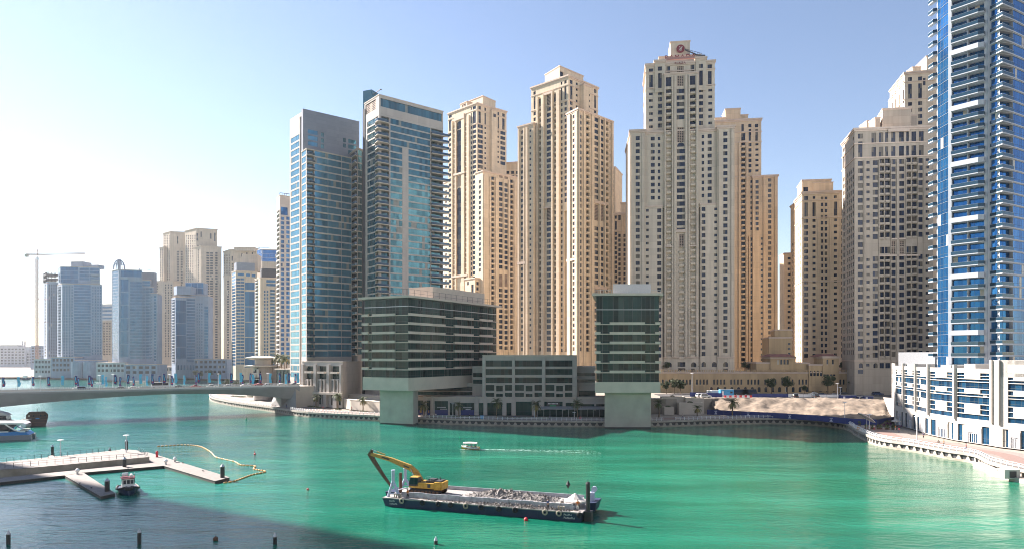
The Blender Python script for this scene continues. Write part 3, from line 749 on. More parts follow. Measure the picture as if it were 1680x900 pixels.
T.block([(894, 423), (918, 410), (957, 425)], ZY(108, 410), zt-1, {1: [('n', 919, 924.5, 118, 8, 0, 0)]}, cornice=.5)
T.finish()
# ================================================================== corner tower further left
KD = 1.14
T = Tower('residential_tower', 'beige corner tower between the glass block of balconies and the tallest beige tower', 'tower', G(785, 446), 2.5, 'jbr', group=RES)
L0, C0, R0 = (735, 460), (782, 440), (831, 456)
p = 8.26; zt = ZY(168.4, 440)
v = T.block([L0, C0, R0], zt, 2.5, {0: [('w', 736.4, 741, 189, 4.4, 0, 0), ('w', 736.4, 741, 197.5, 18, 0, 0), rows('w', 736.4, 740.9, 219, 4.8, 580),
      rows('b', 744, 747.2, 205, 6.8, 580), ('a', 749.4, 757.6, 199, 86, 0, 0), ('l', 750, 757, 288, 18, 0, 0), ('a', 749.4, 757.6, 308, 142, 0, 0), rows('b', 763, 766.4, 201.5, 6.8, 580),
      ('w', 772.2, 774, 176.5, 4, 0, 0), ('w', 772.2, 774, 185.5, 17, 0, 0), rows('w', 772.2, 774.3, 207.5, 4.6, 580), ('w', 775.6, 780.6, 174.4, 5, 0, 0), ('w', 775.6, 780.6, 183, 19.6, 0, 0), rows('w', 775.4, 780.8, 205.5, 5.2, 580)],
    1: [('w', 785, 788.8, 174.2, 5.4, 0, 0), ('w', 785, 788.8, 183, 19, 0, 0), rows('w', 784.4, 792, 205, 5.4, 290), ('w', 795, 797.2, 177, 5, 0, 0), ('w', 795, 797.2, 185.6, 19, 0, 0), rows('w', 795, 797.3, 208.8, 2.9, 290),
        ('w', 816.4, 818.6, 184, 5, 0, 0), ('w', 816.6, 818.6, 192, 19, 0, 0), rows('w', 816.4, 818.4, 215, 2.9, 270), ('w', 823.8, 828, 186.6, 5.4, 0, 0), ('w', 824, 828, 194.6, 18.6, 0, 0), rows('w', 821.2, 828.8, 216, 5.2, 275)]})
T.band(v, ZY(181, 440)+.3, .45); T.band(v, ZY(204.4, 440)+.6, .45)
for xa, xb, o in ((742, 743.6, 1), (747.5, 749.2, 1), (758, 762.6, 1), (766.8, 770.5, 1)): T.pil(L0, C0, xa, xb, 2.5, ZY(194, 450), o)
T.pil(L0, C0, 747, 763, ZY(196, 450), ZY(188.5, 450), 1.3, T.trim); T.pil(L0, C0, 746, 764, ZY(286, 450), ZY(283, 450), 1.3, T.trim); T.pil(L0, C0, 742, 768, ZY(454, 450), ZY(451, 450), 1.3, T.trim)
T.block([LN(C0, R0, 807, 2.4), LN(C0, R0, 815.5, 2.4)], ZY(181.5, 447), 100, {0: [('w', 809.5, 813.5, 187, 5.4, 0, 0)]}, 3, cornice=.4)
T.block([(728, 466), (743, 457)], ZY(299, 464), 2.5, {0: [('w', 730.6, 733, 304, 3.4, 8.6, 580), ('w', 736.4, 739.5, 303.4, 4.8, 8.6, 580)]}, 14, cornice=.7)
p = 8.5; l1, c1, r1 = (779.5, 434), (792, 428), (849.6, 444)
v = T.block([l1, c1, r1], ZY(280, 428), 2.5, {0: [rows('w', 785.8, 788.8, 296, 5, 450)],
    1: [rows('b', 806, 811, 290, 6.8, 580), ('l', 818.8, 824.6, 278, 14, 0, 0), rows('w', 818, 824.4, 299, 5.4, 446), ('l', 818.6, 824.4, 450, 20, 0, 0), rows('w', 818, 824.4, 473, 5.4, 580),
        ('l', 827.6, 833.4, 280, 14, 0, 0), rows('w', 827, 832.8, 301, 5.4, 446), ('l', 827.2, 832.8, 450, 20, 0, 0), rows('w', 827, 832.8, 474, 5.4, 580), rows('b', 837, 842, 295, 6.8, 580)]}, cornice=.8)
for xa, xb in ((793, 795), (803, 805), (812.4, 817.5), (825, 826.6), (833.4, 836), (843, 845)): T.pil(c1, r1, xa, xb, 2.5, ZY(292, 434), .85)
T.pil(c1, r1, 816.6, 834.4, ZY(296, 436), ZY(276, 436), .25, T.trim, -.12) if False else None
v = T.block([(762.6, 436), (779, 428), (794.5, 433)], ZY(455, 428), 2.5, {0: [('w', 766.5, 769, 462, 5, 0, 0), ('n', 773, 777, 466, 18, 0, 0)], 1: grid('w', 780, 794, 2, .5, 462, 5, 8.5, 580)}, cornice=.8)
T.block([(755, 468), (792, 452), (813, 462)], ZY(157, 452), zt-1, {}, cornice=.5); T.block([(756, 462), (766, 457)], ZY(167, 458), zt-12, {0: [('l', 758, 764.5, 171, 9, 0, 0)]}, 5, cornice=.5)
T.finish(); KD = 1.0
T = Tower('residential_tower', 'short pale beige tower top peeping between the two beige corner towers', 'tower', G(845, 520), 2.5, 'jbr', group=RES)
v = T.block([(826, 544), (862, 540)], ZY(266, 542), 2.5, {0: grid('w', 829, 853, 3, .55, 281, 4.4, 7, 560)+[('b', 843, 847, 290, 5, 7, 560)]}, 30)
T.finish()
T = Tower('residential_tower', 'shaded brown tower slice between the tallest beige tower and the hotel', 'tower', G(1016, 452), 2.5, 'jbr2', group=RES)
v = T.block([(998, 455), (1034, 450)], ZY(349, 452), 2.5, {0: [('w', 1008.8, 1012, 354, 5, 0, 0), ('w', 1008.8, 1012, 363, 14, 0, 0), ('w', 1008.5, 1012, 381, 4.8, 7.8, 580), ('w', 1014.5, 1018.5, 352, 9, 0, 0), ('w', 1014.5, 1018, 384, 4.8, 7.8, 580), ('w', 1023, 1026, 384, 4.8, 7.8, 580)]}, 30)
T.band(v, ZY(379, 452), .5); T.pil((998, 455), (1034, 450), 1020, 1022, 2.5, ZY(356, 452), .6)
T.block([(1018, 462), (1036, 460)], ZY(332, 461), ZY(352, 452), {}, 14, cornice=.5)
T.finish()
T = Tower('residential_tower', 'narrow beige tower edge seen right beside the tallest beige tower', 'tower', G(1004, 480), 2.5, 'jbr2', group=RES)
T.block([(985, 484), (1009.5, 480)], ZY(275, 482), 2.5, {0: [('w', 1005.2, 1007, 281, 4.4, 7.4, 560)]}, 22, cornice=.6)
T.finish()
# ================================================================== right group
A, B = (1402, 322), (1531, 318)
T = Tower('residential_tower', 'broad grey beige tower with paired balconies left of the blue glass tower', 'tower', G(1465, 320), 8.6, 'jbr4', group=RES)
p = 12.1
fr = [('w', 1407.8, 1415, 220, 7.4, 0, 0), ('w', 1408, 1415, 232.5, 27, 0, 0), rows('w', 1407.8, 1415.2, 264.8, 7.3, 588), rows('w', 1421.8, 1426.4, 264.8, 4, 397), rows('w', 1421.8, 1426.4, 424, 4, 588)]
for xa, xb in ((1429.8, 1437.2), (1442, 1449.2), (1452.2, 1457), (1462.2, 1469), (1475, 1483), (1486.8, 1491.2), (1495.4, 1503), (1507.6, 1515.4)):
    fr += [('w', xa, xb, 218-(xa-1430)*.03, 18, 0, 0), ('w', xa, xb, 241.5-(xa-1430)*.04, 16.4, 0, 0)]
for k, xa, xb, y0, h in (('w', 1432.2, 1439.8, 263.6, 7.4), ('b', 1442.8, 1450.4, 261, 9.6), ('b', 1452.4, 1460, 260.6, 9.6), ('w', 1462, 1469, 262, 7.6), ('w', 1475.8, 1483, 261.4, 7.4), ('b', 1487, 1494.6, 259, 9.6), ('b', 1496.8, 1504.4, 258.6, 9.6), ('w', 1506.2, 1513.4, 260, 7.4), ('w', 1519, 1524, 260.4, 4)):
    fr += [rows(k, xa, xb, y0, h, 396)]
    if k == 'b': fr += [('w', xa, xb, 405.6-(xa-1440)*.02, 10, 0, 0)]
    elif 1460 < xa < 1490: fr += [('l', xa, xb, 395.5, 9, 0, 0), ('l', xa, xb, 406.5, 11, 0, 0)]
    fr += [rows(k, xa, xb, y0+p*13, h, 588)]
fr += [('a', 1409, 1415.6, 595, 8, 0, 0), ('a', 1433, 1440, 595, 8, 0, 0), ('w', 1443.5, 1450, 595, 8, 0, 0), ('w', 1453, 1460, 595, 8, 0, 0), ('w', 1421.6, 1426, 596, 4, 0, 0), ('w', 1408, 1416, 606, 6, 0, 0)]
def lft(a, b):
    Lh = math.hypot(b[0]-a[0], b[1]-a[1]); o = []
    for f0, f1, ztop in ((.1, .22, 118), (.42, .5, 112), (.56, .64, 112), (.7, .78, 112), (.86, .95, 118)):
        z = 116.0
        while z > 28:
            o.append(('w', f0*Lh, f1*Lh, z-2.1, z)); z -= 3.45
        if f0 < .3 or f0 > .8: o += [('w', f0*Lh, f1*Lh, 120, 127.5), ('w', f0*Lh, f1*Lh, 128.8, 130.6)]
    return o
v = T.block([(1381.5, 345), A, B], ZY(211, 322), 8.6, {1: fr, 0: lft})
T.band(v, ZY(239, 322)+.5, .5); T.band(v, ZY(262, 322)+.5, .5); T.band(v, ZY(592, 322), .5)
for xa, xb in ((1417.2, 1418.8), (1441.2, 1442.4), (1461, 1461.7), (1470.8, 1474), (1485, 1486.4), (1505, 1505.8), (1515.5, 1517)): T.pil(A, B, xa, xb, 24, ZY(262, 320), .6)
T.pil(A, B, 1441, 1509, ZY(420.5, 320), ZY(418, 320), .6, T.trim); T.pil(A, B, 1462, 1486, ZY(393.5, 320), ZY(391, 320), .6, T.trim)
T.block([(1418, 341), (1436, 330), (1444, 329.6)], ZY(193, 330), ZY(214, 322), {}, cornice=.4); T.block([(1434, 348), (1448.5, 328), (1495, 326)], ZY(178.5, 328), ZY(214, 322), {}, cornice=.6)
T.block([(1494, 331), (1504, 330.5)], ZY(189, 331), ZY(214, 322), {}, 8, cornice=.3); T.block([(1410, 345), (1422, 337), (1425, 336.6)], ZY(199.5, 338), ZY(214, 322), {}, cornice=.3)
T.pil(A, B, 1456, 1491, ZY(217, 320), ZY(212, 320), .9, T.trim)
T.finish()
A, B = (1316, 366), (1396, 362)
T = Tower('residential_tower', 'mid height tan tower with a sunlit left edge standing alone right of the sky gap', 'tower', G(1345, 366), 8.6, 'jbr2', group=RES)
p = 10.0
v = T.block([(1304, 388), A, B], ZY(315, 366), 8.6, {1: [('w', 1319.8, 1325.4, 322, 6, 0, 0), ('w', 1319.8, 1325.4, 332.4, 23, 0, 0), rows('w', 1319.7, 1325.6, 359.8, 5.8, 588), ('w', 1333.6, 1337.4, 322.4, 3.8, 0, 0), ('w', 1333, 1338.2, 332, 23, 0, 0), rows('w', 1333.4, 1337.8, 360, 3.9, 588),
    rows('w', 1347, 1350.4, 323, 5.4, 588), rows('w', 1353.4, 1357, 323, 5.4, 588), ('w', 1368.3, 1372.6, 321, 4, 0, 0), ('w', 1368, 1373.6, 331, 23, 0, 0), rows('w', 1368.4, 1373, 359, 4, 588), rows('w', 1380.6, 1384.5, 360, 5.8, 588), ('w', 1380.6, 1384.5, 331, 23, 0, 0)],
    0: lambda a, b: [('w', u, u+1.6, z-2, z) for u in (2.5, 10, 17.5) for z in [98-3.3*i for i in range(23)]]})
T.band(v, ZY(330, 366), .45); T.band(v, ZY(358.5, 366), .45); T.band(v, ZY(462, 366), .4)
T.block([(1297, 400), (1308, 386), (1316, 384)], ZY(331, 388), 8.6, {0: lambda a, b: [('w', u, u+1.4, z-2, z) for u in (3, 8) for z in [92-3.3*i for i in range(21)]]}, cornice=.7)
for xa, xb in ((1341.5, 1343.8), (1361, 1363)): T.pil(A, B, xa, xb, 20, ZY(360, 364), .3)
T.block([(1308, 388), (1316, 372), (1364, 370)], ZY(295.5, 372), ZY(318, 366), {1: [('n', 1318, 1326, 307, 7, 0, 0)]}, cornice=.5); T.block([(1334, 371), (1367, 369.5)], ZY(299, 370), ZY(318, 366), {}, 9, cornice=.3)
T.finish()
T = Tower('residential_tower', 'slim sunlit tan tower in the gap left of the mid height tan tower', 'tower', G(1288, 428), 8.6, 'jbr2', group=RES)
T.block([(1279, 440), (1287, 428), (1300, 427)], ZY(415, 428), 8.6, {1: [('w', 1292.5, 1296.8, 422, 3.6, 8.7, 580)]}, cornice=.6)
T.finish()
T = Tower('residential_tower', 'pale tower top rising behind the broad grey beige tower', 'tower', G(1500, 400), 8.6, 'jbr', group=RES)
p = 10.6; A = (1484, 402)
v = T.block([(1460, 430), A, (1540, 398)], ZY(119, 402), 8.6, {1: [('w', 1490, 1496, 127, 6, 0, 0), ('w', 1490, 1496, 138, 24, 0, 0), rows('w', 1490.2, 1496, 168, 5.6, 400), ('w', 1506.5, 1512.6, 126, 6, 0, 0), ('w', 1506.5, 1512.6, 137, 24, 0, 0), rows('w', 1506.6, 1512.8, 166.5, 6, 400), ('w', 1514.5, 1518.5, 128, 12, 0, 0)],
    0: lambda a, b: [('w', u, u+2, z0, z1) for u in (4, 11, 19, 26) for z0, z1 in ((176, 184), (187, 189))]})
T.band(v, ZY(136, 402), .5); T.band(v, ZY(164.5, 402), .5)
T.block([(1458, 440), (1473, 414), (1484, 413)], ZY(140, 414), 8.6, {0: lambda a, b: [('w', u, u+1.8, z0, z1) for u in (4, 12, 20) for z0, z1 in ((170, 178),)]}, cornice=.6)
T.block([(1500, 425), (1520, 408), (1540, 407)], ZY(92, 408), ZY(122, 402), {}, cornice=.5); T.block([(1488, 414), (1497, 408), (1511, 407.5)], ZY(110, 408), ZY(122, 402), {}, cornice=.4)
T.finish()
# ================================================================== glass fronted towers on the quay
def slab(mb, poly, z, th=.3, rail=1.05, edges=None, solid=False, out=0.0):
    """balcony plate with glass balustrade (slot 1) and top rail along the given edges"""
    mb.prism(poly, z-th, z, 0)
    for i in (edges if edges is not None else range(len(poly)-1)):
        a, b = Vector(poly[i]), Vector(poly[(i+1) % len(poly)])
        if solid:
            e = (b-a).normalized(); n = Vector((-e.y, e.x))*.14
            mb.hex8([(*a, z), (*b, z), (*(b+n), z), (*(a+n), z)], [(*a, z+rail), (*b, z+rail), (*(b+n), z+rail), (*(a+n), z+rail)], 0)
        else:
            mb.hex8([(*a, z), (*b, z), (*(b*.9998), z), (*(a*.9998), z)], [(*a, z+rail), (*b, z+rail), (*(b*.9998), z+rail), (*(a*.9998), z+rail)], 1)
            mb.bar((*a, z+rail), (*b, z+rail), .07, .07, 2)
SL = ['conc', 'clear', 'steel']
def SM(*k): return [M[x] for x in k]
# ---- tower with the wrapped corner balconies (right of the pair)
L0, C0, R0 = (598, 342), (622, 330), (727, 353)
T = Tower('glass_tower', 'taller dark glass tower with tan bands and wraparound corner balconies', 'tower', G(650, 340), 2.5, 'tanpanel', 'gl_teal', 'conc', 'gfin', group='pair of glass fronted quay towers')
p = 11.2; zt = ZY(155, 330)
ZF = [ZY(191, 330)-2.55-i*11.2*330/F for i in range(34)]               # storey slab levels
ZF = [z for z in ZF if z > 18]
def strip_ops(a, b, segs, h=2.6, z0=0.0, skip=0):
    """ribbon windows between given px, one per storey"""
    o = []
    dx, dy = b[0]-a[0], b[1]-a[1]; L = math.hypot(dx, dy)
    for k, xa, xb, i0, i1 in segs:
        f = [((q-CX)/F*a[1]-a[0])/(dx-(q-CX)/F*dy)*L for q in (xa, xb)]
        for z in ZF[i0:i1]: o.append((k, f[0], f[1], z+.32 if k == 'g' else z+.02, z+.32+h if k == 'g' else z+3.0))
    return o
T.block([L0, C0, R0], zt, 2.5, {0: lambda a, b: strip_ops(a, b, [('g', 602.5, 615.5, 0, 99), ('b', 616, 621.8, 0, 99)])+[('l', 1, 12, zt-6.2, zt-1.2)],
    1: lambda a, b: strip_ops(a, b, [('b', 622.3, 638.8, 0, 99), ('g', 640.6, 706, 0, 4), ('g', 640.6, 660, 4, 99), ('g', 670.2, 706, 4, 99), ('b', 707.5, 726.4, 0, 99)])+[('n', .8, math.hypot(b[0]-a[0], b[1]-a[1])-.8, zt-5.6, zt-1.5)]}, cornice=.35)
T.bals = []
mb = MB(); z0 = ZF[0]
c = offset_poly([G(*L0), G(*C0), G(*R0), (G(*L0)[0]+G(*R0)[0]-G(*C0)[0], L0[1]+R0[1]-C0[1])], 1.7)
pl = [fpt(L0, C0, 615.2, .01), fpt(L0, C0, 615.2, 1.2), Vector(c[1]), fpt(C0, R0, 637.5, 1.7), fpt(C0, R0, 638.6, .01), Vector(G(*C0))]
slab(mb, [tuple(q) for q in pl], z0, .35, 1.05, (0, 1, 2, 3)); T.stack('balcony', mb, SM(*SL), ZF[:], z0)
mb = MB(); c2 = Vector(c[2])
e2 = (Vector(G(*R0))-Vector(G(*C0))).normalized()
pl = [fpt(C0, R0, 707.5, .01), fpt(C0, R0, 708.5, 1.3), c2-e2*1.2+Vector((.3, -.2)), c2+Vector((.9, .2)), Vector(G(*R0))]
slab(mb, [tuple(q) for q in pl], z0, .35, 1.05, (0, 1, 2, 3)); T.stack('balcony', mb, SM(*SL), ZF[:], z0)
mb = MB()
a = fpt(L0, C0, 598.2, .4)
mb.prism([(a.x-1.2, a.y+1), (a.x+.2, a.y), (a.x+1.4, a.y+8), (a.x-.4, a.y+8)], 2.5, ZY(180, 342)); T.part('fin', mb, M['dark'])
mb = MB(); q = G(606, 350); mb.prism([(q[0]-3.2, q[1]), (q[0]+1.6, q[1]-2), (q[0]+4.5, q[1]+5), (q[0]-1.5, q[1]+7)], zt-8, ZY(149.5, 350)); T.part('roof_glass_box', mb, M['gl_teal'])
mb = MB(); q = P(612, 156, 350); mb.bar(q, P(624, 147, 346), .3); mb.bar(P(624, 147, 346), P(626, 147.6, 346), .5); mb.bar(q+Vector((0, 0, -3)), q+Vector((0, 0, 1)), .5); T.part('roof_davit', mb, M['dark'])
T.finish(maxn=100)
# ---- tower with the grey upper panel (left of the pair)
L0, C0, R0 = (475.5, 357), (497, 345), (589, 364)
T = Tower('glass_tower', 'glass tower with a blank blue grey metal top, left of the taller one', 'tower', G(530, 352), 2.5, 'tanpanel', 'gl_tealb', 'conc', 'gfin', group='pair of glass fronted quay towers')
zt = ZY(179.5, 345)
ZF = [ZY(224, 351)-2.6-i*11.25*345/F for i in range(36)]; ZF = [z for z in ZF if z > 14]
gp = MB()
v = [G(*L0), G(*C0), G(*R0)]; v.append((v[0][0]+v[2][0]-v[1][0], v[0][1]+v[2][1]-v[1][1]))
Lf = math.hypot(v[1][0]-v[0][0], v[1][1]-v[0][1])
T.facade(v[0], v[1], 2.5, zt-1, strip_ops(v[0], v[1], [('g', 477, 491, 0, 99)])+[('d', Lf*.76, Lf*.97, 6, zt-3)])
T.facade(v[1], v[2], 2.5, ZY(240, 345), [])
T.facade(v[2], v[3], 2.5, zt, []); T.facade(v[3], v[0], 2.5, zt-1, [])
T.wall.add([(x, y, zt-1.02) for x, y in v], [(0, 1, 2, 3)])
keep = T.wall; T.wall = MB()
wo = T.ops(v[1], v[2], [('g', 505, 521, 214.5, 6.6, 9.6, 245), ('w', 526.8, 531, 218.6, 6.2, 9.6, 245), ('w', 563, 567, 227.5, 6.2, 9, 250), ('g', 571, 584, 230, 6.4, 9, 256)])
a, b = fpt(C0, R0, 497.2, .5), fpt(C0, R0, 589.5, .5)
T.facade(tuple(a), tuple(b), ZY(250, 345), zt+.2, wo)
e2 = (b-a).normalized(); n2 = Vector((-e2.y, e2.x))*2.2
T.wall.quad((*(a+n2), zt-40), (*a, ZY(250, 345)), (*a, zt+.2), (*(a+n2), zt+.2)); T.wall.quad((*a, zt+.2), (*b, zt+.2), (*(b+n2), zt+.2), (*(a+n2), zt+.2))
T.wall.quad((*b, zt-30), (*(b+n2), zt-30), (*(b+n2), zt+.2), (*b, zt+.2)); T.wall.quad((*(b+n2), zt-30), (*(a+n2), zt-30), (*(a+n2), zt+.2), (*(b+n2), zt+.2))
T.wall.build('metal_panel', M['greypanel'], T.root); T.wall = keep
# projecting glazed bay
ZF = [ZY(248, 340)-2.6-i*11.3*341/F for i in range(30)]; ZF = [z for z in ZF if z > 14]
l1, c1, r1 = (494.6, 343), (503, 337), (577, 353.5)
c1b = (516, 340)
def bay0(a, b): return strip_ops(a, b, [('g', 495, 502.6, 0, 99)], 2.75)
def bay1(a, b): return strip_ops(a, b, [('b', 503.6, 515.5, 0, 99), ('g', 516.2, 538, 0, 99), ('g', 538.4, 560, 0, 99), ('g', 560.4, 576.6, 0, 99)], 2.75)
T.block([l1, c1, r1], ZY(244.5, 338), 21, {0: bay0, 1: bay1}, cornice=.3)
T.bals = []
mb = MB(); z0 = ZF[0]
pl = [fpt(c1, r1, 503.2, .01), fpt(c1, r1, 503.2, 1.1), fpt(c1, r1, 508, 1.8), fpt(c1, r1, 516, 1.4), fpt(c1, r1, 517, .01)]
slab(mb, [tuple(q) for q in pl], z0, .35, 1.0, (0, 1, 2, 3)); T.stack('balcony', mb, SM(*SL), ZF[:], z0)
mb = MB(); pl = [fpt(c1, r1, 516.4, .01), fpt(c1, r1, 516.4, .45), fpt(c1, r1, 538, .45), fpt(c1, r1, 538, .01)]
mb.prism([tuple(q) for q in pl], z0-.5, z0+.1); T.stack('ledge', mb, SM('conc'), ZF[3:], z0)
T.finish(maxn=100)
# ---- slender balcony tower between the pair
L0, C0, R0 = (572, 362), (586.5, 351), (602, 356)
T = Tower('glass_tower', 'slender lower glass shaft with stacked balconies between the two quay towers', 'tower', G(587, 355), 2.5, 'tanpanel', 'gl_teal', 'conc', 'gfin')
ZF = [ZY(249, 352)-2.4-i*11.2*352/F for i in range(30)]; ZF = [z for z in ZF if z > 14]
T.block([L0, C0, R0], ZY(243, 351), 2.5, {0: lambda a, b: strip_ops(a, b, [('g', 573, 586, 0, 99)], 2.7), 1: lambda a, b: strip_ops(a, b, [('g', 587.2, 594, 0, 99)], 2.9)}, cornice=.5)
mb = MB(); z0 = ZF[0]; pl = [fpt(L0, C0, 573, .01), fpt(L0, C0, 572.4, 1.5), fpt(L0, C0, 583, 1.7), fpt(L0, C0, 586.3, .01)]
slab(mb, [tuple(q) for q in pl], z0, .35, 1.0, (0, 1, 2)); T.stack('balcony', mb, SM(*SL), ZF[:], z0)
mb = MB(); T.pil(C0, R0, 594.5, 602, 2.5, ZY(244, 351)-1, .3, mb); T.part('side_wall', mb, M['dark'])
T.finish(maxn=60)
# ================================================================== two buildings cantilevered over the water on piers
def cantilever(name, label, pts, depth, zf, zroof, zslab, roofpoly, bal, segs, pier, group):
    T = Tower(name, label, 'building', G(*pts[1 if len(pts) > 2 else 0]), 0, 'concg', 'gl_kant', 'conc', 'gfin', group=group)
    v = [G(*q) for q in pts]
    if len(v) == 2:
        a, b = Vector(v[0]), Vector(v[1]); n = Vector(depth); v += [tuple(b+n), tuple(a+n)]
    else: v.append((v[0][0]+v[2][0]-v[1][0], v[0][1]+v[2][1]-v[1][1]))
    vi = offset_poly(v, -.5)
    T.mw = M['gfin']
    for i in range(len(v)):
        a, b = vi[i], vi[(i+1) % len(vi)]; L = math.hypot(b[0]-a[0], b[1]-a[1]); ops = []
        if i < len(pts)-1:
            cuts = segs.get(i, [0, .25, .5, .75, 1])
            for z0, z1 in zip(zf, zf[1:]):
                for f0, f1 in zip(cuts, cuts[1:]): ops.append(('g', f0*L+.12, f1*L-.12, z0+.05, z1-.35))
        T.facade(a, b, zslab[1]-.1, zroof, ops)
    T.wall.add([(x, y, zroof-.01) for x, y in v], [tuple(range(len(v)))])
    mb = MB(); mb.prism(v, zslab[0], zslab[1]); T.part('base_slab', mb, M['conck'])
    mb = MB(); zm = (zf[-2]+zf[-1])/2-.1; mb.prism(offset_poly(v, -.42), zm, zm+.28); T.part('transom_band', mb, M['steel'])
    mb = MB(); mb.prism(roofpoly(v), zroof, zroof+.85); T.part('roof_slab', mb, M['conck'])
    # storey bands and balcony parapets
    for z in zf[1:-1]:
        mb = MB(); mb.prism(offset_poly(v, .06), z-.36, z-.02); T.part('floor_plate', mb, M['conck'])
        for i in range(len(pts)-1):
            a, b = Vector(v[i]), Vector(v[i+1]); e = (b-a); n = Vector((e.y, -e.x)).normalized()
            for f0, f1, o in bal.get(i, []):
                p0, p1 = a+e*f0, a+e*f1; mb = MB()
                mb.prism([tuple(p0+n*o), tuple(p1+n*o), tuple(p1-n*.2), tuple(p0-n*.2)], z-.38, z+.62)
                T.part('balcony', mb, M['conck'])
    mb = MB(); pp = [G(*q) for q in pier]; mb.prism(pp, .55, zslab[0]-.003); mb.prism(offset_poly(pp, .05), -1, .55, 1); T.part('pier', mb, [M['concg'], M['docks']])
    return T, v
zf = [ZY(y, 262) for y in (620, 606.8, 591.7, 576.6, 561.6, 546.8, 531.8, 516.6, 487.5)]
zf = [ZY(620, 262)+i*3.5 for i in range(8)]+[ZY(487.5, 262)]
T, v = cantilever('cantilever_building', 'long dark glass building overhanging the water on a wide pier left of the low block', [(595, 272), (670, 262), (817, 317)], None, zf, ZY(487.5, 262), (ZY(640.5, 262), ZY(619, 262)),
    lambda v: offset_poly(v, 1.2), {0: [(.0, .14, .7), (.22, .72, .45)], 1: [(.0, .36, .5), (.46, .68, .5), (.76, .92, .5)], -1: []}, {0: [0, .17, .5, .72, 1], 1: [0, .12, .24, .37, .44, .56, .68, .76, .88, 1]},
    [(623, 271), (678, 264.5), (686, 272), (632, 279)], 'two dark glass buildings on piers over the water')
ZR = ZY(487.5, 262)+.85
mb = MB()
for i in range(15):
    q = Vector(v[1]).lerp(Vector(v[2]), i/16)+Vector((-.4, .9)); mb.bar((*q, ZR), (*q, ZR+2.6), .12)
    q = Vector(v[0]).lerp(Vector(v[1]), i/15)+Vector((.3, .8)); mb.bar((*q, ZR), (*q, ZR+2.6), .12)
for h in (1.1, 2.5):
    for a, b in ((0, 1), (1, 2)):
        mb.bar((*(Vector(v[a])+Vector((.3, .8))), ZR+h), (*(Vector(v[b])+Vector((-.4, .9))), ZR+h), .08)
T.part('roof_screen', mb, M['gfin'])
mb = MB(); a, b = Vector(v[1]).lerp(Vector(v[2]), .3), Vector(v[1]).lerp(Vector(v[2]), .9); n = Vector((-11, 6))
mb.prism([tuple(a+n*.25), tuple(b+n*.25), tuple(b+n*1.2), tuple(a+n*1.2)], ZR-.2, ZR+5.2); T.part('plant_room', mb, M['conck'])
T.mw = M['gfin']; T.finish(maxn=100)
zf = [ZY(625.5, 252)+i*3.56 for i in range(7)]+[ZY(484, 252)]
T, v = cantilever('cantilever_building', 'smaller square dark glass building overhanging the water on a pier, in front of the hotel', [(976, 252), (1083.5, 252)], (7, 42), zf, ZY(484.5, 252), (ZY(643.5, 252), ZY(625.8, 252)),
    lambda v: offset_poly(v, 1.0), {0: [(.0, .085, .35), (.225, .76, .5), (.92, 1.0, .4)]}, {0: [0, .1, .27, .44, .58, .72, .86, 1]},
    [(992, 254), (1067.5, 254), (1068, 266), (992.5, 266)], 'two dark glass buildings on piers over the water')
ZR = ZY(484.5, 252)+.85
mb = MB()
for i in range(25): mb.bar((v[0][0]+i, v[0][1]-.6, ZR), (v[0][0]+i, v[0][1]-.6, ZR+1.1), .08)
mb.bar((v[0][0], v[0][1]-.6, ZR+1.1), (v[1][0], v[1][1]-.6, ZR+1.1), .1); T.part('roof_railing', mb, M['steel'])
mb = MB(); q0, q1 = G(1006, 256), G(1068, 256)
for i in range(5):
    x0 = q0[0]+(q1[0]-q0[0])*i/5; mb.box(x0+.06, x0+(q1[0]-q0[0])/5-.06, 256, 256.1, ZR, ZY(465.5, 256)); mb.bar((x0, 256.05, ZR), (x0, 256.05, ZY(465, 256)), .12)
T.part('roof_screen', mb, M['steel'])
T.finish(maxn=100)
# planters with shrubs on the balconies: added with the plants
# ================================================================== low blocks on the promenade
L0, R0 = (792, 284), (946, 282)
T = Tower('apartment_block', 'low concrete framed block with three glazed bays between the two overhanging buildings', 'building', G(870, 284), QZ, 'tanpanel', 'gl_kant', 'conc', 'gfin')
bays = [(797, 840), (845, 889), (895, 939)]; fr = []
for xa, xb in bays:
    fr += [('g', xa, xb, 590.5, 10, 0, 0), ('g', xa, xb, 604.5, 9.5, 0, 0), ('g', xa, xb, 618.5, 9, 0, 0)]
    m = (xa+xb)/2-1
    fr += [('g', xa, m-6.5, 630.5, 9.5, 0, 0), ('g', m-3.5, m+7.5, 632, 9, 0, 0), ('g', m+11, xb, 630.5, 9.5, 0, 0), ('g', xa, m-6.5, 643.5, 6.5, 0, 0), ('g', m-3.5, m+7.5, 645, 5.2, 0, 0), ('g', m+11, xb, 643.5, 6.5, 0, 0)]
v = T.block([L0, R0], ZY(582, 284), QZ, {0: fr}, 24, cornice=.35)
for xa, xb in ((791.6, 796), (840.6, 844.4), (889.6, 894.4), (939.8, 946.4)): T.pil(L0, R0, xa, xb, 10.2, ZY(585, 284), .9)
for i, (xa, xb) in enumerate(bays):
    m = (xa+xb)/2-1
    for y in (601.6, 615.8):
        mb = MB(); T.pil(L0, R0, m-5, m+13, ZY(y+1.8, 283), ZY(y-.5, 283), 1.1, mb); T.part('balcony', mb, M['conc'])
    mb = MB()
    for xa2, xb2 in ((m-6.3, m-3.6), (m+7.6, m+10.6)): T.pil(L0, R0, xa2, xb2, 10.2, ZY(629, 283), .8, mb)
    T.pil(L0, R0, m-6.3, m+10.6, ZY(631, 283), ZY(628.6, 283), .81, mb); T.part('portal_frame', mb, M['tanpanel'])
T.block([(775, 292), (792.5, 290)], ZY(600, 290), QZ, {0: [('g', 776, 791.5, 611, 6.5, 0, 0), ('g', 776, 791.5, 622, 6.5, 0, 0)]}, 16, cornice=0)
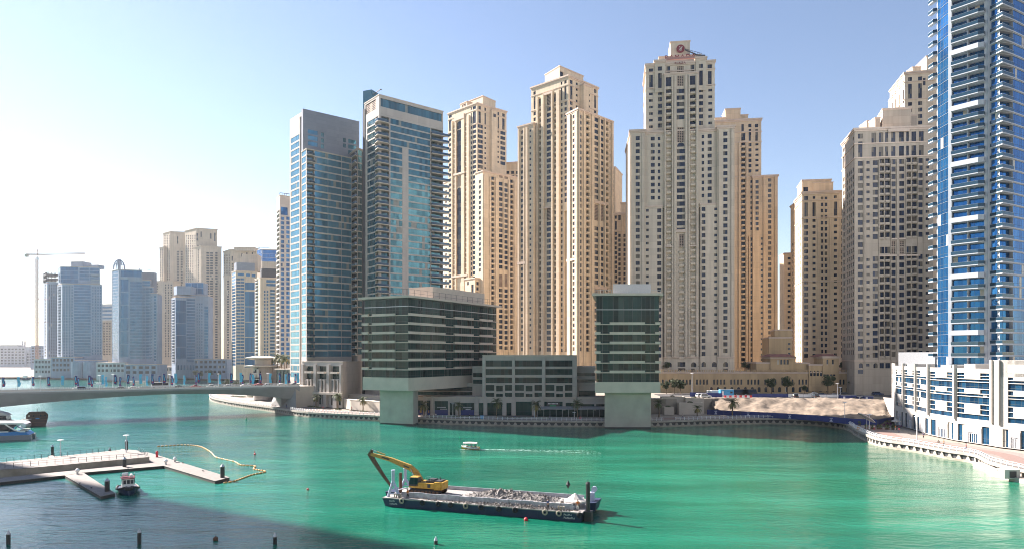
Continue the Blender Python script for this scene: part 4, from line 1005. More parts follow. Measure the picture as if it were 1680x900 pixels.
T.block([(682, 300), (792, 294)], ZY(627, 297), QZ, {0: [('g', 684, 788, 633, 7, 8.5, 652)]}, 10, cornice=0)
T.block([(946, 287), (977, 286)], ZY(600, 287), QZ, {0: [('g', 947, 976, 611, 5, 0, 0), ('g', 947, 976, 621.5, 5, 0, 0), ('n', 950, 976, 640, 14, 0, 0)]}, 16, cornice=0)
T.finish()
L0, R0 = (680, 283), (1000, 280)
T = Tower('shop_row', 'row of dark shopfronts with stone pillars along the shaded promenade', 'shop', G(840, 281), QZ, 'tanpanel', 'gl_kant', 'conc', 'gfin')
fr = [('g', xa, xb, 656+dy, 681-656-dy, 0, 0) for xa, xb, dy in ((686, 694, 0), (700.5, 706, 0), (713, 735, 1), (738, 747, 4), (756, 778, 4), (785.5, 793, 4), (799.5, 824, 4), (831, 839, 4), (846.5, 872.5, 2), (877, 884, 4), (893, 923, 2), (928, 942, 4), (947, 975, 6), (978, 992, 6))]
T.block([L0, R0], ZY(651, 281), QZ, {0: fr}, 12, cornice=.3)
for xa, xb in ((695, 699), (708, 711.5), (748, 754), (779.5, 784.5), (794, 798.5), (825.5, 830), (840.5, 845.5), (885, 891.5)): T.pil(L0, R0, xa, xb, QZ, ZY(649.5, 281), .6)
mb = MB()
for xa, xb in ((686.5, 693.5), (700.8, 705.6), (713.6, 734.6), (756.6, 777.6)): T.pil(L0, R0, xa, xb, QZ+.05, ZY(672, 281), .02, mb, .0)
T.part('hoarding', mb, M['bluefence'])
mb = MB()
for xa, xb in ((688, 692), (702, 704.6)):
    T.pil(L0, R0, xa+.6, xb-.4, ZY(676.5, 281), ZY(673, 281), .05, mb, .0)
T.part('poster', mb, M['yellow'])
mb = MB()
for xa, xb, y in ((717, 732, 667.5), (760, 775, 668), (722, 734, 670.5), (764, 772, 671)):
    n = 9
    for i in range(n):
        x0 = xa+(xb-xa)*i/n; T.pil(L0, R0, x0, x0+(xb-xa)/n*.7, ZY(y+.7, 281), ZY(y-.4, 281), .05, mb, .0)
T.part('shop_lettering', mb, M['whitem'])
sgl = MB(); T.pil(L0, R0, 897, 918, ZY(666, 281), ZY(659, 281), .25, sgl, 0); T.part('shop_sign', sgl, M['dark'])
mb = MB()
for i in range(8): T.pil(L0, R0, 899+i*2.1, 900.4+i*2.1, ZY(662, 281), ZY(660.2, 281), .3, mb, 0)
T.part('sign_letters', mb, M['whitem'])
mb = MB(); T.pil(L0, R0, 902, 912, ZY(665.4, 281), ZY(663, 281), .3, mb, 0); T.part('sign_mark', mb, M['green'])
mb = MB(); q0, q1 = fpt(L0, R0, 882, 4.5), fpt(L0, R0, 994, 4.5)
for i in range(12):
    a = q0.lerp(q1, i/11); mb.bar((*a, QZ), (*a, QZ+2.9), .12); mb.bar((*a, QZ+2.9), (a.x, a.y+4.5, QZ+3.8), .1)
mb.hex8([(q0.x, q0.y, QZ+2.92), (q1.x, q1.y, QZ+2.92), (q1.x, q1.y+4.4, QZ+3.8), (q0.x, q0.y+4.4, QZ+3.8)], [(q0.x, q0.y, QZ+3.0), (q1.x, q1.y, QZ+3.0), (q1.x, q1.y+4.4, QZ+3.9), (q0.x, q0.y+4.4, QZ+3.9)])
T.part('glass_awning', mb, M['steel'])
mb = MB(); mb.prism([tuple(q0), tuple(q1), (q1.x, q1.y+.06), (q0.x, q0.y+.06)], QZ, QZ+2.6); T.part('terrace_screen', mb, M['gl_kant'])
T.finish()
L0, C0, R0 = (496, 338), (562, 321), (594, 350)
T = Tower('corner_block', 'sunlit square tan block with three tall framed bays beside the bridge', 'building', G(562, 324), QZ, 'tanpanel', 'gl_kant', 'conc', 'gfin')
fr = []
for xa, xb in ((501, 516), (521.5, 537.5), (543, 559)):
    fr += [('b', xa, xb, 600+(xa-500)*.0, 9, 0, 0), ('b', xa, xb, 611, 9.5, 0, 0), ('w', xa+.8, xa+4.4, 623+(xa-500)*.01, 17, 0, 0), ('w', xa+6, xa+9, 624, 14, 0, 0), ('w', xa+11, xb, 623, 17, 0, 0)]
    fr += [('w', xa, xa+5, 647, 14+(xa-500)*.06, 0, 0), ('w', xa+7, xb, 647, 14+(xa-500)*.06, 0, 0)]
T.block([L0, C0, R0], ZY(592.5, 324), QZ, {0: fr}, cornice=.3)
for xa, xb in ((496.4, 500), (516.8, 520.8), (538.2, 542.4), (559.2, 562)): T.pil(L0, C0, xa, xb, ZY(644, 335), ZY(597, 330), 1.0)
for xa, xb in ((505.5, 507.5), (511.5, 513), (526.5, 528.8), (533, 534.8), (548.2, 550.4), (555, 557)): T.pil(L0, C0, xa, xb, ZY(644, 335), ZY(621, 330), .9)
for xa, xb in ((504, 509.5), (519, 523.5), (534, 539), (550, 556)): T.pil(L0, C0, xa, xb, QZ, ZY(641, 333), 1.6)
a, b = fpt(L0, C0, 497, 1.9), fpt(L0, C0, 561, 1.9); a2, b2 = fpt(L0, C0, 497, .02), fpt(L0, C0, 561, .02)
mb = MB(); mb.prism([tuple(a), tuple(b), tuple(b2), tuple(a2)], ZY(645, 332), ZY(641.5, 332)); T.part('canopy', mb, M['conc'])
for xa, xb in ((503, 515), (524, 536), (545, 557.5)):
    mb = MB(); T.pil(L0, C0, xa, xb, ZY(611.5, 333), ZY(608.5, 333), 1.6, mb); T.part('balcony', mb, M['conc'])
T.mbal = M['tanpanel']; T.bals = []
T.finish()
T = Tower('garden_wall', 'low plain stone wall between the tan block and the wide pier', 'wall', G(600, 305), QZ, 'conc', mt='conc')
T.block([(563, 322), (575, 312), (628, 296)], ZY(655, 312), QZ, {}, cornice=.2); T.block([(570, 330), (632, 310)], ZY(648, 320), QZ, {}, 6, cornice=.2); T.finish()
# ================================================================== tall blue glass tower on the right edge
A, B = (1557, 236), (1620, 228)
T = Tower('blue_tower', 'very tall blue glass tower with white slab balconies cut off by the right edge', 'tower', G(1600, 236), QZ, 'slab_shade', 'gl_blue', 'slab_shade', 'gfin')
PT = 18.5*232/F; ZF = [QZ+9+i*PT for i in range(42)]; ZT = ZF[-1]+3
L0 = (1530, 262)
c1, c2 = Vector(G(*A)), Vector(G(*B)); l0 = Vector(G(1537, 243))
# curved flank to the right of the balcony front
arc = [Vector(G(1624, 228)), Vector(G(1640, 225)), Vector(G(1662, 226.5)), Vector(G(1684, 231)), Vector(G(1702, 239)), Vector(G(1712, 250))]
back = [Vector((228, 285)), Vector((188, 292))]
pl = [l0, c1, c2]+arc+back
for i in range(len(pl)):
    a, b = pl[i], pl[(i+1) % len(pl)]; L = (b-a).length; ops = []
    if i == 0: ops = [('g', .5, L-.3, z+.02, z+PT-.02) for z in ZF[:-1]]
    elif i == 1: ops = [('b', .9, L*.48, z+.1, z+PT-.45) for z in ZF[:-1]]+[('b', L*.52, L-.9, z+.1, z+PT-.45) for z in ZF[:-1]]
    elif i == 3: ops = [('g', .05, L-.05, z+.55, z+PT-.05) for z in ZF[:-1]]
    elif i == 2: ops = []
    elif i < 9: ops = [('g' if i != 4 else 'b', .02, L-.02, z+.55, z+PT-.05) for z in ZF[:-1]]
    T.facade(tuple(a), tuple(b), QZ, ZT, ops)
T.wall.add([(q.x, q.y, ZT) for q in pl], [tuple(range(len(pl)))])
T.bals = []
e = (c2-c1).normalized(); n = Vector((e.y, -e.x)); L = (c2-c1).length
z0 = ZF[0]
def pb(u, o): return tuple(c1+e*u+n*o)
poly = [pb(.7, .02), pb(.9, 1.5), pb(L-2.2, 2.3), pb(L-.7, 1.6), pb(L-.6, .02)]
mb = MB(); slab(mb, poly, z0+.1, .36, 1.05, (0, 1, 2, 3))
open_z = [z for i, z in enumerate(ZF[:-1]) if i % 5 != 1]; solid_z = [z for i, z in enumerate(ZF[:-1]) if i % 5 == 1]
T.stack('balcony', mb, SM('slab_shade', 'clear', 'steel'), open_z, z0)
mb = MB(); slab(mb, poly, z0+.1, .5, 1.15, (0, 1, 2, 3), True); T.stack('solid_balcony', mb, SM('slab_shade', 'clear', 'steel'), solid_z, z0)
mb = MB(); T.wall, kp = MB(), T.wall
q = [c1+e*(L*.49)+n*.9, c1+e*(L*.51)+n*.9, c1+e*(L*.51)-n*.2, c1+e*(L*.49)-n*.2]; mb.prism([tuple(k) for k in q], QZ, ZT); T.part('mullion_fin', mb, M['slab_shade']); T.wall = kp
for nm, i0, u0, u1 in (('corner_pier', 1, -.2, .85), ('corner_pier', 2, -.1, 1.2)):
    a = pl[i0]; d = (c2-c1).normalized() if i0 == 1 else (arc[0]-c2).normalized(); m = Vector((d.y, -d.x)); mb = MB()
    mb.prism([tuple(a+d*u0+m*.35), tuple(a+d*u1+m*.35), tuple(a+d*u1-m*.3), tuple(a+d*u0-m*.3)], QZ, ZT); T.part(nm, mb, M['slab_shade'])
mb = MB()
pa = [arc[0], arc[1], arc[2], arc[3], arc[4], arc[5]]; out = []
for i, q in enumerate(pa):
    d = (pa[min(i+1, 5)]-pa[max(i-1, 0)]).normalized(); out.append(q+Vector((d.y, -d.x))*(.25, 1.9, .25, .2, .2, .2)[i])
slab(mb, [tuple(q) for q in out]+[tuple(q) for q in reversed(pa)], z0+.5, .38, 1.0, (0, 1)); T.stack('balcony', mb, SM('slab_shade', 'clear', 'steel'), ZF[:-1], z0)
mb = MB(); d = (c1-l0).normalized(); m = Vector((d.y, -d.x)); a = l0
slab(mb, [tuple(a-d*3.2+m*.0), tuple(a-d*3.0+m*1.3), tuple(a-d*.3+m*1.2), tuple(a+d*.3)], z0+.1, .35, 1.0, (0, 1, 2)); T.stack('balcony', mb, SM('slab_shade', 'clear', 'steel'), ZF[:-1], z0)
T.finish(maxn=100)
# ================================================================== white curved building with blue windows
pts = [(1463, 262), (1468.5, 246), (1483, 237), (1503, 226), (1524, 213), (1567, 199), (1628, 186.5), (1639, 184), (1690, 177), (1722, 175)]
V = [Vector(G(*q)) for q in pts]
T = Tower('curved_building', 'white curved quayside building with staggered blue windows beside the sunlit promenade', 'building', G(1580, 195), QZ, 'whiteb', 'gl_low', 'whiteb', 'gfin'); T.gd = .38
ZL = ZY(603, 200); ZHI = ZY(590, 180)
back = [Vector((210, 190)), Vector((205, 255)), Vector((160, 262))]
pl = V+back
for i in range(len(pl)):
    a, b = pl[i], pl[(i+1) % len(pl)]; L = (b-a).length; ops = []
    zt = ZHI if 6 <= i < 9 else ZL
    if i == 0: ops = [('w', 2, 5, z, z+2.2) for z in (9.5, 13, 16.5, 20)]; zt = ZL+.8
    elif i in (1, 2, 3, 4, 5, 7, 8):
        u0, u1 = .55, L-.55
        if i == 7: u0 = 2.2
        m0, m1 = u0+(u1-u0)*.24, u0+(u1-u0)*.70
        if i == 2: m0, m1 = u0+(u1-u0)*.28, u0+(u1-u0)*.72
        if i == 3: m0, m1 = u0+(u1-u0)*.33, u1+1
        if i == 7: m0, m1 = u0+(u1-u0)*.27, u1+1
        for lo, hi in ((9.2, 10.5), (13.55, 15.5), (15.68, 16.3), (17.85, 19.6), (19.78, 20.4)): ops.append(('g', u0, u1, lo, hi))
        for lo, hi in ((10.7, 11.95), (12.1, 13.35), (16.5, 17.65), (20.6, 21.3), (21.45, 22.2)):
            if m0 > u0: ops.append(('g', u0, m0, lo, hi))
            if m1 < u1: ops.append(('g', m1, u1, lo, hi))
        if i >= 7: ops += [('g', u0, u1, 22.4, 23.5), ('g', u0, u1, 23.7, 24.7)]
        w0, w1 = .9, L-.9; s = (w1-w0)
        ops += [('g', w0, w0+s*.24, QZ+.15, 7.4), ('g', w1-s*.24, w1, QZ+.15, 7.4), ('n', w0+s*.36, w0+s*.64, QZ+.1, QZ+2.9)]
        gb = MB(); d = (b-a).normalized(); n = Vector((d.y, -d.x))
        for f0, f1 in ((.25, .355), (.645, .75)):
            p0, p1 = a+d*(w0+s*f0), a+d*(w0+s*f1); gb.prism([tuple(p0+n*.06), tuple(p1+n*.06), tuple(p1), tuple(p0)], QZ, QZ+4.2)
        p0, p1 = a+d*(w0+s*.25), a+d*(w0+s*.75); gb.prism([tuple(p0+n*.08), tuple(p1+n*.08), tuple(p1), tuple(p0)], QZ+2.95, QZ+4.3)
        T.part('entrance_surround', gb, M['concl'])
        dr = MB()
        for j in range(5):
            q = a+d*(w0+s*(.37+.065*j))-n*.2; dr.bar((*q, QZ), (*q, QZ+2.7), .14)
        p0, p1 = a+d*(w0+s*.36)-n*.2, a+d*(w0+s*.64)-n*.2; dr.bar((*p0, QZ+2.7), (*p1, QZ+2.7), .14); T.part('door', dr, M['whitem'])
    T.facade(tuple(a), tuple(b), QZ, zt, ops)
    if 2 <= i <= 7:                                              # projecting white fins between the bays
        d = (V[min(i+1, 9)]-V[i-1]).normalized(); n = Vector((d.y, -d.x)); fn = MB()
        hw = .32
        fn.prism([tuple(V[i]-d*hw+n*.6), tuple(V[i]+d*hw+n*.6), tuple(V[i]+d*hw-n*.4), tuple(V[i]-d*hw-n*.4)], 8.6, ZL+1.0 if i < 6 else ZHI+.02); T.part('fin', fn, M['whiteb'])
n_ = len(pl); T.wall.add([(q.x, q.y, ZL-2.2) for q in pl], [tuple(range(n_))])
hi = [V[6]+Vector((.1, .05)), V[7], V[8], V[9], Vector((180, 190)), Vector((150, 196))]
T.wall.prism([tuple(q) for q in hi], ZL-2, ZHI-.05)
mb = MB(); mb.prism([tuple(q) for q in [Vector(G(1474, 262)), Vector(G(1534, 250)), Vector(G(1540, 268)), Vector(G(1480, 280))]], ZL-3, ZY(577, 256)); T.part('plant_room', mb, M['steel'])
mb = MB()
for px, D in ((1500, 232), (1560, 212), (1600, 204)):
    q = Vector(G(px, D)); mb.box(q.x, q.x+7, q.y, q.y+5, ZL-2.2, ZL+.5+rnd.random())
T.part('roof_unit', mb, M['whiteb'])
T.finish(maxn=100)
# white ramp wall at its far end
mb = MB(); q = [P(1452, 652, 268), P(1482, 655, 250), P(1486, 690, 246), P(1466, 690, 252)]
b2 = [Vector((k.x+2, k.y+5, k.z)) for k in q]
mb.hex8(q, b2); tag(mb.build('ramp_wall', M['whiteb'], None, Vector((140, 262, QZ))), 'white sloping ramp wall joining the sand bank to the curved building', 'wall')
# ================================================================== tan podium with arches under the beige towers
A, B = (1060, 342), (1480, 334)
T = Tower('podium', 'long tan arcaded podium wall along the street under the beige towers', 'building', G(1250, 338), SZ, 'podium', 'gl_far', 'jbrtrim')
fr = []
x = 1086.0; i = 0
while x < 1412:
    if i % 5 != 4: fr.append(('a', x, x+3.0, 621.5, 8.5, 0, 0))
    if i % 2 == 0 and x > 1160: fr.append(('a', x+.3, x+5.0, 634, 8.4, 0, 0))
    x += 5.6; i += 1
ZP = ZY(609.5, 340)
def pod(a, b): return [('n' if k == 'a' and z1 > 14 and j % 3 else k, u0, u1, z0, z1) for j, (k, u0, u1, z0, z1) in enumerate(T.ops(a, b, fr))]
v = T.block([A, LN(A, B, 1419)], ZP, SZ, {0: lambda a, b: T.ops(a, b, fr)}, 30, cornice=.5)
mb = MB()
a, b = fpt(A, B, 1062, .4), fpt(A, B, 1419, .4); nb = 120
for i in range(nb+1):
    q = a.lerp(b, i/nb)
    if i % 4 == 0: mb.box(q.x-.3, q.x+.3, q.y-.2, q.y+.25, ZP+.1, ZP+1.25)
    else: mb.box(q.x-.12, q.x+.12, q.y-.1, q.y+.12, ZP+.1, ZP+1.0)
mb.bar((a.x, a.y, ZP+1.1), (b.x, b.y, ZP+1.1), .35, .22); T.part('balustrade', mb, M['podium'])
T.block([LN(A, B, 1419, 2.5), LN(A, B, 1490, 2.5)], ZY(612, 333), ZY(627, 333), {}, 25, cornice=.4); T.block([LN(A, B, 1419, -3), LN(A, B, 1490, -3)], ZY(627, 336), SZ, {0: [('a', 1432+14*j, 1440+14*j, 631, 10, 0, 0) for j in range(4)]}, 12, cornice=0)
T.block([LN(A, B, 1241, -1.5), LN(A, B, 1328, -1.5)], ZY(594, 341), ZP-1, {0: [('w', 1279, 1293, 606, 3.2, 0, 0)]}, 22, cornice=.4)
T.block([LN(A, B, 1264, -.8), LN(A, B, 1305, -.8)], ZY(585, 341), ZP-1, {0: [('a', 1275+5.2*j, 1278.4+5.2*j, 589, 8, 0, 0) for j in range(4)]}, 14, cornice=.6)
T.block([LN(A, B, 1327, .6), LN(A, B, 1376, .6)], ZY(597, 339), SZ+1, {0: [('a', 1329+5.4*j, 1333+5.4*j, 607, 9, 0, 0) for j in range(8)]}, 16, cornice=.4)
T.block([LN(A, B, 1350, .9), LN(A, B, 1376, .9)], ZY(584, 339), ZP-1, {0: [('a', 1356, 1359, 589, 9, 0, 0), ('a', 1365, 1368, 589, 9, 0, 0)]}, 12, cornice=.6)
mb = MB()
for xa, xb in ((1262, 1307), (1348, 1378)):
    p0, p1 = fpt(A, B, xa, .6), fpt(A, B, xb, .6); dd = 14; z = ZY(584.6, 340)
    r0 = [Vector((p0.x, p0.y, z)), Vector((p1.x, p1.y, z)), Vector((p1.x, p1.y+dd, z)), Vector((p0.x, p0.y+dd, z))]; cc = sum(r0, Vector())/4
    mb = MB(); mb.hex8(r0, [q.lerp(cc, .45)+Vector((0, 0, 1.4)) for q in r0]); T.part('hip_roof', mb, M['tileroof'])

T.block([(1271, 356), (1300, 354)], ZY(540, 355), ZP-1, {0: []}, 16, cornice=.4, mi=0); T.block([(1262, 352), (1300, 350.5)], ZY(552.5, 351), ZP-1, {0: [('w', 1293, 1296.5, 562, 3, 8, 582)]}, 16, cornice=.4)
T.finish()
# ================================================================== towers far across the channel on the left
GF = 'hazy towers across the channel'
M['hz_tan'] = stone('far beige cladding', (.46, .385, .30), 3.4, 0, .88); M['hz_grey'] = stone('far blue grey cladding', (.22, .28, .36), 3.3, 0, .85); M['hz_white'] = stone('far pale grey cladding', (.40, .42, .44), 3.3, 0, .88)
T = Tower('unfinished_tower', 'raw concrete tower under construction beside the tower crane', 'tower', G(83, 830), 2, 'hz_grey', 'gl_far')
v = T.block([(71.5, 845), (77.5, 826), (96, 832)], ZY(462, 830), 2, {0: grid('n', 72, 77, 1, .5, 466, 3, 5, 585), 1: grid('n', 79, 94, 4, .45, 466, 3, 5, 585)}, cornice=0)
mb = MB()
for y in (450, 457):
    mb.prism(offset_poly(v, 1.2), ZY(y+1.5, 830), ZY(y-.5, 830))
for i in range(9):
    q = Vector(v[1]).lerp(Vector(v[2]), i/8); mb.bar((*q, ZY(462, 830)), (*q, ZY(446, 830)), .5)
    q = Vector(v[0]).lerp(Vector(v[1]), i/8); mb.bar((*q, ZY(462, 830)), (*q, ZY(446, 830)), .5)
T.part('bare_floor', mb, M['dark']); T.finish(maxn=60)
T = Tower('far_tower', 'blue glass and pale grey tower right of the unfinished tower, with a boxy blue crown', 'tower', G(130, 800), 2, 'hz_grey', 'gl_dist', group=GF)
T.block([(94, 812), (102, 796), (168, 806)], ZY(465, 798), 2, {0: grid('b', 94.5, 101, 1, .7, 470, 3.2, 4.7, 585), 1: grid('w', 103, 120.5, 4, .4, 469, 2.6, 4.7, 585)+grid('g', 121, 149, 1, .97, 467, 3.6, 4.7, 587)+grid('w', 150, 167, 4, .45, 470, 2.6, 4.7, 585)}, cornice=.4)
T.block([(95.5, 815), (99, 802), (164, 808)], ZY(437, 802), ZY(467, 798), {0: grid('g', 96, 98.8, 1, .9, 438, 6, 6.5, 464), 1: grid('g', 99.5, 128, 1, 1, 438, 6, 6.5, 464)+grid('g', 130, 163, 2, .95, 440, 3.6, 5.2, 464)}, cornice=.3)
T.block([(116, 814), (136, 812)], ZY(429, 813), ZY(438, 802), {}, 14, cornice=.2); T.block([(148, 816), (161, 814)], ZY(434, 813), ZY(438, 802), {}, 10, cornice=.2)
mb = MB()
for y in (451, 458, 464): T.pil((99, 802), (164, 808), 150, 166, ZY(y, 803)-.5, ZY(y, 803)+.5, 2, mb)
T.part('balcony', mb, M['hz_white']); T.bals = T.bals
T.finish(maxn=100)
T = Tower('far_tower', 'pale blue ribbed block top between the blue glass tower and the domed tower', 'tower', G(174, 980), 2, 'hz_white', 'gl_dist', group=GF)
T.block([(163, 985), (190, 980)], ZY(498, 980), 2, {0: grid('g', 164, 189, 1, 1, 502, 3, 6, 560)}, 25, cornice=.4); T.finish(maxn=30)
T = Tower('far_tower', 'small tan balcony block between the blue glass tower and the domed tower', 'tower', G(174, 900), 2, 'hz_tan', 'gl_far', group=GF)
T.block([(164, 902), (186, 898)], ZY(525, 900), 2, {0: grid('b', 168, 182, 3, .6, 529, 2.6, 4.2, 583)}, 20, cornice=.5); T.finish(maxn=50)
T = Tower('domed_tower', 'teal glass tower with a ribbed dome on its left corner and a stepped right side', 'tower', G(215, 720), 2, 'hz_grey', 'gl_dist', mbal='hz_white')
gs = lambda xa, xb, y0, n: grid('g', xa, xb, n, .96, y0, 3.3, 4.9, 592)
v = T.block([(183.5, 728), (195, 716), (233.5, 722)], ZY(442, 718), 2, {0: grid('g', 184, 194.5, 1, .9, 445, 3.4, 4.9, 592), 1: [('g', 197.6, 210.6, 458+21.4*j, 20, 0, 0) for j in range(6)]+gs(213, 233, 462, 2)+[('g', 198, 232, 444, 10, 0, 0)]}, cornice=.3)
T.block([(213, 721), (246, 726)], ZY(458, 722), 2, {0: gs(213.5, 226, 461, 1)+gs(226.5, 246, 461, 1)}, 22, cornice=.3)
T.block([(232, 724), (258, 728)], ZY(480, 724), 2, {0: gs(233, 240, 484, 1)+grid('w', 241, 257, 3, .6, 485, 3, 4.9, 592)}, 22, cornice=.3)
T.block([(226, 722), (251, 727)], ZY(469, 722), 2, {0: gs(227, 250, 472, 2)}, 20, cornice=.3)
mb = MB(); q0, q1 = G(232.5, 730), G(252.5, 733); mb.prism([q0, q1, (q1[0], q1[1]+6), (q0[0], q0[1]+6)], ZY(480, 728), ZY(446, 730)); T.part('crown_panel', mb, M['greypanel'])
mb = MB(); c = G(195.5, 728); rr_ = 8.6*728/F; zb_, zt_ = ZY(442, 728), ZY(425.5, 728)
for i in range(12):
    a = math.pi*2*i/12; pr = [(c[0]+math.cos(a)*rr_*math.cos(t), c[1]+math.sin(a)*rr_*math.cos(t), zb_+(zt_-zb_)*math.sin(t)) for t in [math.pi/2*k/6 for k in range(7)]]
    mb.tube(pr, .42, 5)
for k in (2, 4):
    t = math.pi/2*k/6; n_ = 16; rg = [(c[0]+math.cos(2*math.pi*j/n_)*rr_*math.cos(t), c[1]+math.sin(2*math.pi*j/n_)*rr_*math.cos(t), zb_+(zt_-zb_)*math.sin(t)) for j in range(n_+1)]
    mb.tube(rg, .3, 4, caps=False)
mb.tube([(c[0], c[1], zb_), (c[0], c[1], zt_-1)], 1.6, 8); T.part('dome', mb, M['hz_grey'])
mb = MB(); mb.bar(P(228, 441.5, 726), P(248, 442.5, 728), .5); mb.bar(P(229, 446, 726), P(229, 440, 726), .9); T.part('roof_davit', mb, M['hz_grey'])
T.finish(maxn=100)
T = Tower('far_residential_pair', 'pair of tall pale beige stepped towers far left rising behind the dark blue tower', 'tower', G(310, 920), 2, 'hz_tan', 'gl_far', 'hz_tan')
w4 = lambda xa, xb, n, y0, y1, f=.5: grid('w', xa, xb, n, f, y0, 2.4, 4.15, y1)
T.block([(267.5, 950), (279, 935), (304, 940)], ZY(379.5, 935), 2, {0: w4(268, 279, 4, 386, 588), 1: [('w', 290.5, 292.5, 388, 12, 0, 0)]+w4(289.5, 303, 3, 408, 588, .45)}, cornice=1)
T.block([(261.5, 945), (268.5, 938)], ZY(405, 940), 2, {0: w4(262, 268, 2, 409, 588)}, 18, cornice=1); T.block([(280, 936), (303, 938)], ZY(408, 936), 2, {0: w4(289, 301, 2, 412, 588, .5)}, 4, cornice=.8)
T.block([(252, 930), (268, 925)], ZY(460, 925), 2, {0: [('n', 257, 259, 464, 2.4, 4.15, 588)]}, 18, cornice=1); T.block([(268, 925), (284, 922)], ZY(461, 924), 2, {0: w4(269.5, 283, 3, 466, 588, .4)}, 16, cornice=1)
T.block([(303.5, 920), (322, 900), (356.5, 910)], ZY(374, 900), 2, {0: w4(304, 321.5, 5, 386, 588, .4)+[('w', 321, 324, 382, 12, 0, 0)], 1: [('w', 322.6, 325, 383, 12, 0, 0), ('w', 329, 331, 380, 9, 0, 0), ('w', 344.5, 347, 383, 9, 0, 0), ('w', 351, 353.5, 382, 14, 0, 0)]+w4(322.5, 332, 2, 402, 440, .4)+w4(340, 356, 3, 412, 588, .45)}, cornice=1)
T.block([(317, 905), (330, 893), (363.5, 902)], ZY(403, 893), 2, {0: w4(318, 328, 2, 409, 588, .3), 1: w4(330, 338, 1, .5, 588) if False else w4(338, 350, 2, 414, 588, .75)+w4(352, 358, 1, 414, 588, .6)}, cornice=1)
T.finish(maxn=100)
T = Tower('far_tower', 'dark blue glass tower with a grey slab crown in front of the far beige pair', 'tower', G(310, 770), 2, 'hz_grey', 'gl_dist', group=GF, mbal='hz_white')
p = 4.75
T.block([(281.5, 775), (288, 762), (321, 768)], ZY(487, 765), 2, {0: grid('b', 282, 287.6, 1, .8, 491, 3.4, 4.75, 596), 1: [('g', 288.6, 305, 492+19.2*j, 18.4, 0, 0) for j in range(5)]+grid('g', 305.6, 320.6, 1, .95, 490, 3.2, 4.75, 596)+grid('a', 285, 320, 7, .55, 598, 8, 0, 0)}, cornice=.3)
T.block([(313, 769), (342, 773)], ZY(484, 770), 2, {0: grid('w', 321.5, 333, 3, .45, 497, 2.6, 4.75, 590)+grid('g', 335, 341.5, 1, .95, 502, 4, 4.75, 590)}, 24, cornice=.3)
mb = MB(); q0, q1, q2 = G(285, 772), G(290, 762.5), G(313, 766.5); mb.prism([q0, q1, q2, (q2[0]-2, q2[1]+20), (q0[0], q0[1]+20)], ZY(483, 766), ZY(469, 766)); T.part('crown_slab', mb, M['hz_grey'])
T.block([(304, 782), (334, 784)], ZY(462.5, 782), ZY(486, 770), {0: grid('g', 304.5, 333.5, 3, .95, 464, 8, 9, 484)}, 14, cornice=.3)
T.finish(maxn=100)
T = Tower('far_tower', 'pale beige stepped tower top behind the blue towers near the middle left', 'tower', G(395, 890), 2, 'hz_tan', 'gl_far', 'hz_tan', group=GF)
T.block([(366.5, 905), (378, 885), (424, 893)], ZY(409, 886), 2, {0: w4(367, 377.6, 4, 418, 590, .4), 1: [('w', 380, 382, 420, 8, 0, 0)]+w4(379.5, 386, 2, 432, 590, .45)+[('w', 404, 406, 414, 8, 0, 0), ('w', 413, 415, 414, 8, 0, 0), ('w', 396, 398, 416, 5, 0, 0)]}, cornice=1)
T.block([(366.5, 882), (381, 880)], ZY(452, 880), 2, {0: w4(370, 378, 1, 460, 590, .35)}, 10, cornice=1); T.block([(384, 884), (417, 884)], ZY(405.5, 884), ZY(412, 886), {}, 14, cornice=.6)
T.finish(maxn=80)
T = Tower('far_tower', 'bright blue glass box top at the left of the slim balcony tower', 'tower', G(437, 840), 2, 'hz_tan', 'gl_blue', group=GF)
T.block([(421, 848), (430, 838), (456, 842)], ZY(409, 840), 2, {0: grid('g', 421.5, 429.6, 1, 1, 410, 6, 6.3, 432), 1: grid('g', 430.4, 455.6, 1, 1, 410.5, 6, 6.3, 432)}, cornice=.2)
mb = MB(); mb.bar(P(424, 407, 842), P(441, 406.5, 842), .5); mb.bar(P(441, 406.5, 842), P(445, 408.5, 842), .5); mb.bar(P(425, 409, 842), P(425, 405.5, 842), .9); T.part('roof_davit', mb, M['hz_grey'])
T.finish(maxn=20)
T = Tower('far_tower', 'blue glass tower with pale balconies and dark crown, second left of the slim balcony tower', 'tower', G(400, 700), 2, 'hz_tan', 'gl_dist', group=GF, mbal='hz_white')
T.block([(380, 716), (387, 702), (422, 709)], ZY(444, 704), 2, {0: grid('g', 380.5, 386.6, 1, .95, 447, 4, 5.1, 600), 1: grid('g', 387.5, 401, 2, .94, 456, 3.3, 5.1, 598)+[('g', 401.6, 419, 478+25*j, 24, 0, 0) for j in range(5)]+[('w', 390, 400, 448, 4, 0, 0), ('w', 404, 410, 449, 4, 0, 0), ('w', 413, 419, 450, 4, 0, 0), ('g', 402, 419, 463, 12, 0, 0)]}, cornice=.6)
mb = MB(); v4 = [G(384, 710), G(388, 703), G(418, 708.5), G(415, 722), G(384, 722)]; mb.prism(v4, ZY(444, 704)-.5, ZY(430.5, 704)); T.part('crown', mb, M['greypanel'])
T.block([(397, 722), (423, 724)], ZY(417, 722), ZY(440, 704), {0: []}, 16, cornice=.2); T.finish(maxn=100)
T = Tower('far_tower', 'tan tower with dark crown and balconied left edge just left of the slim balcony tower', 'tower', G(437, 640), 2, 'hz_tan', 'gl_dist', group=GF, mbal='hz_white')
T.block([(418, 655), (427, 640), (456, 645)], ZY(455, 642), 2, {0: grid('b', 418.5, 424, 1, .9, 459, 3.4, 5.5, 600), 1: [('g', 437, 452, 459, 4, 0, 0), ('g', 437, 452, 465, 4, 0, 0)]+grid('w', 432, 441, 2, .5, 476, 3.4, 5.5, 600)+grid('b', 443, 451, 1, .9, 475, 4, 5.5, 600)}, cornice=.5)
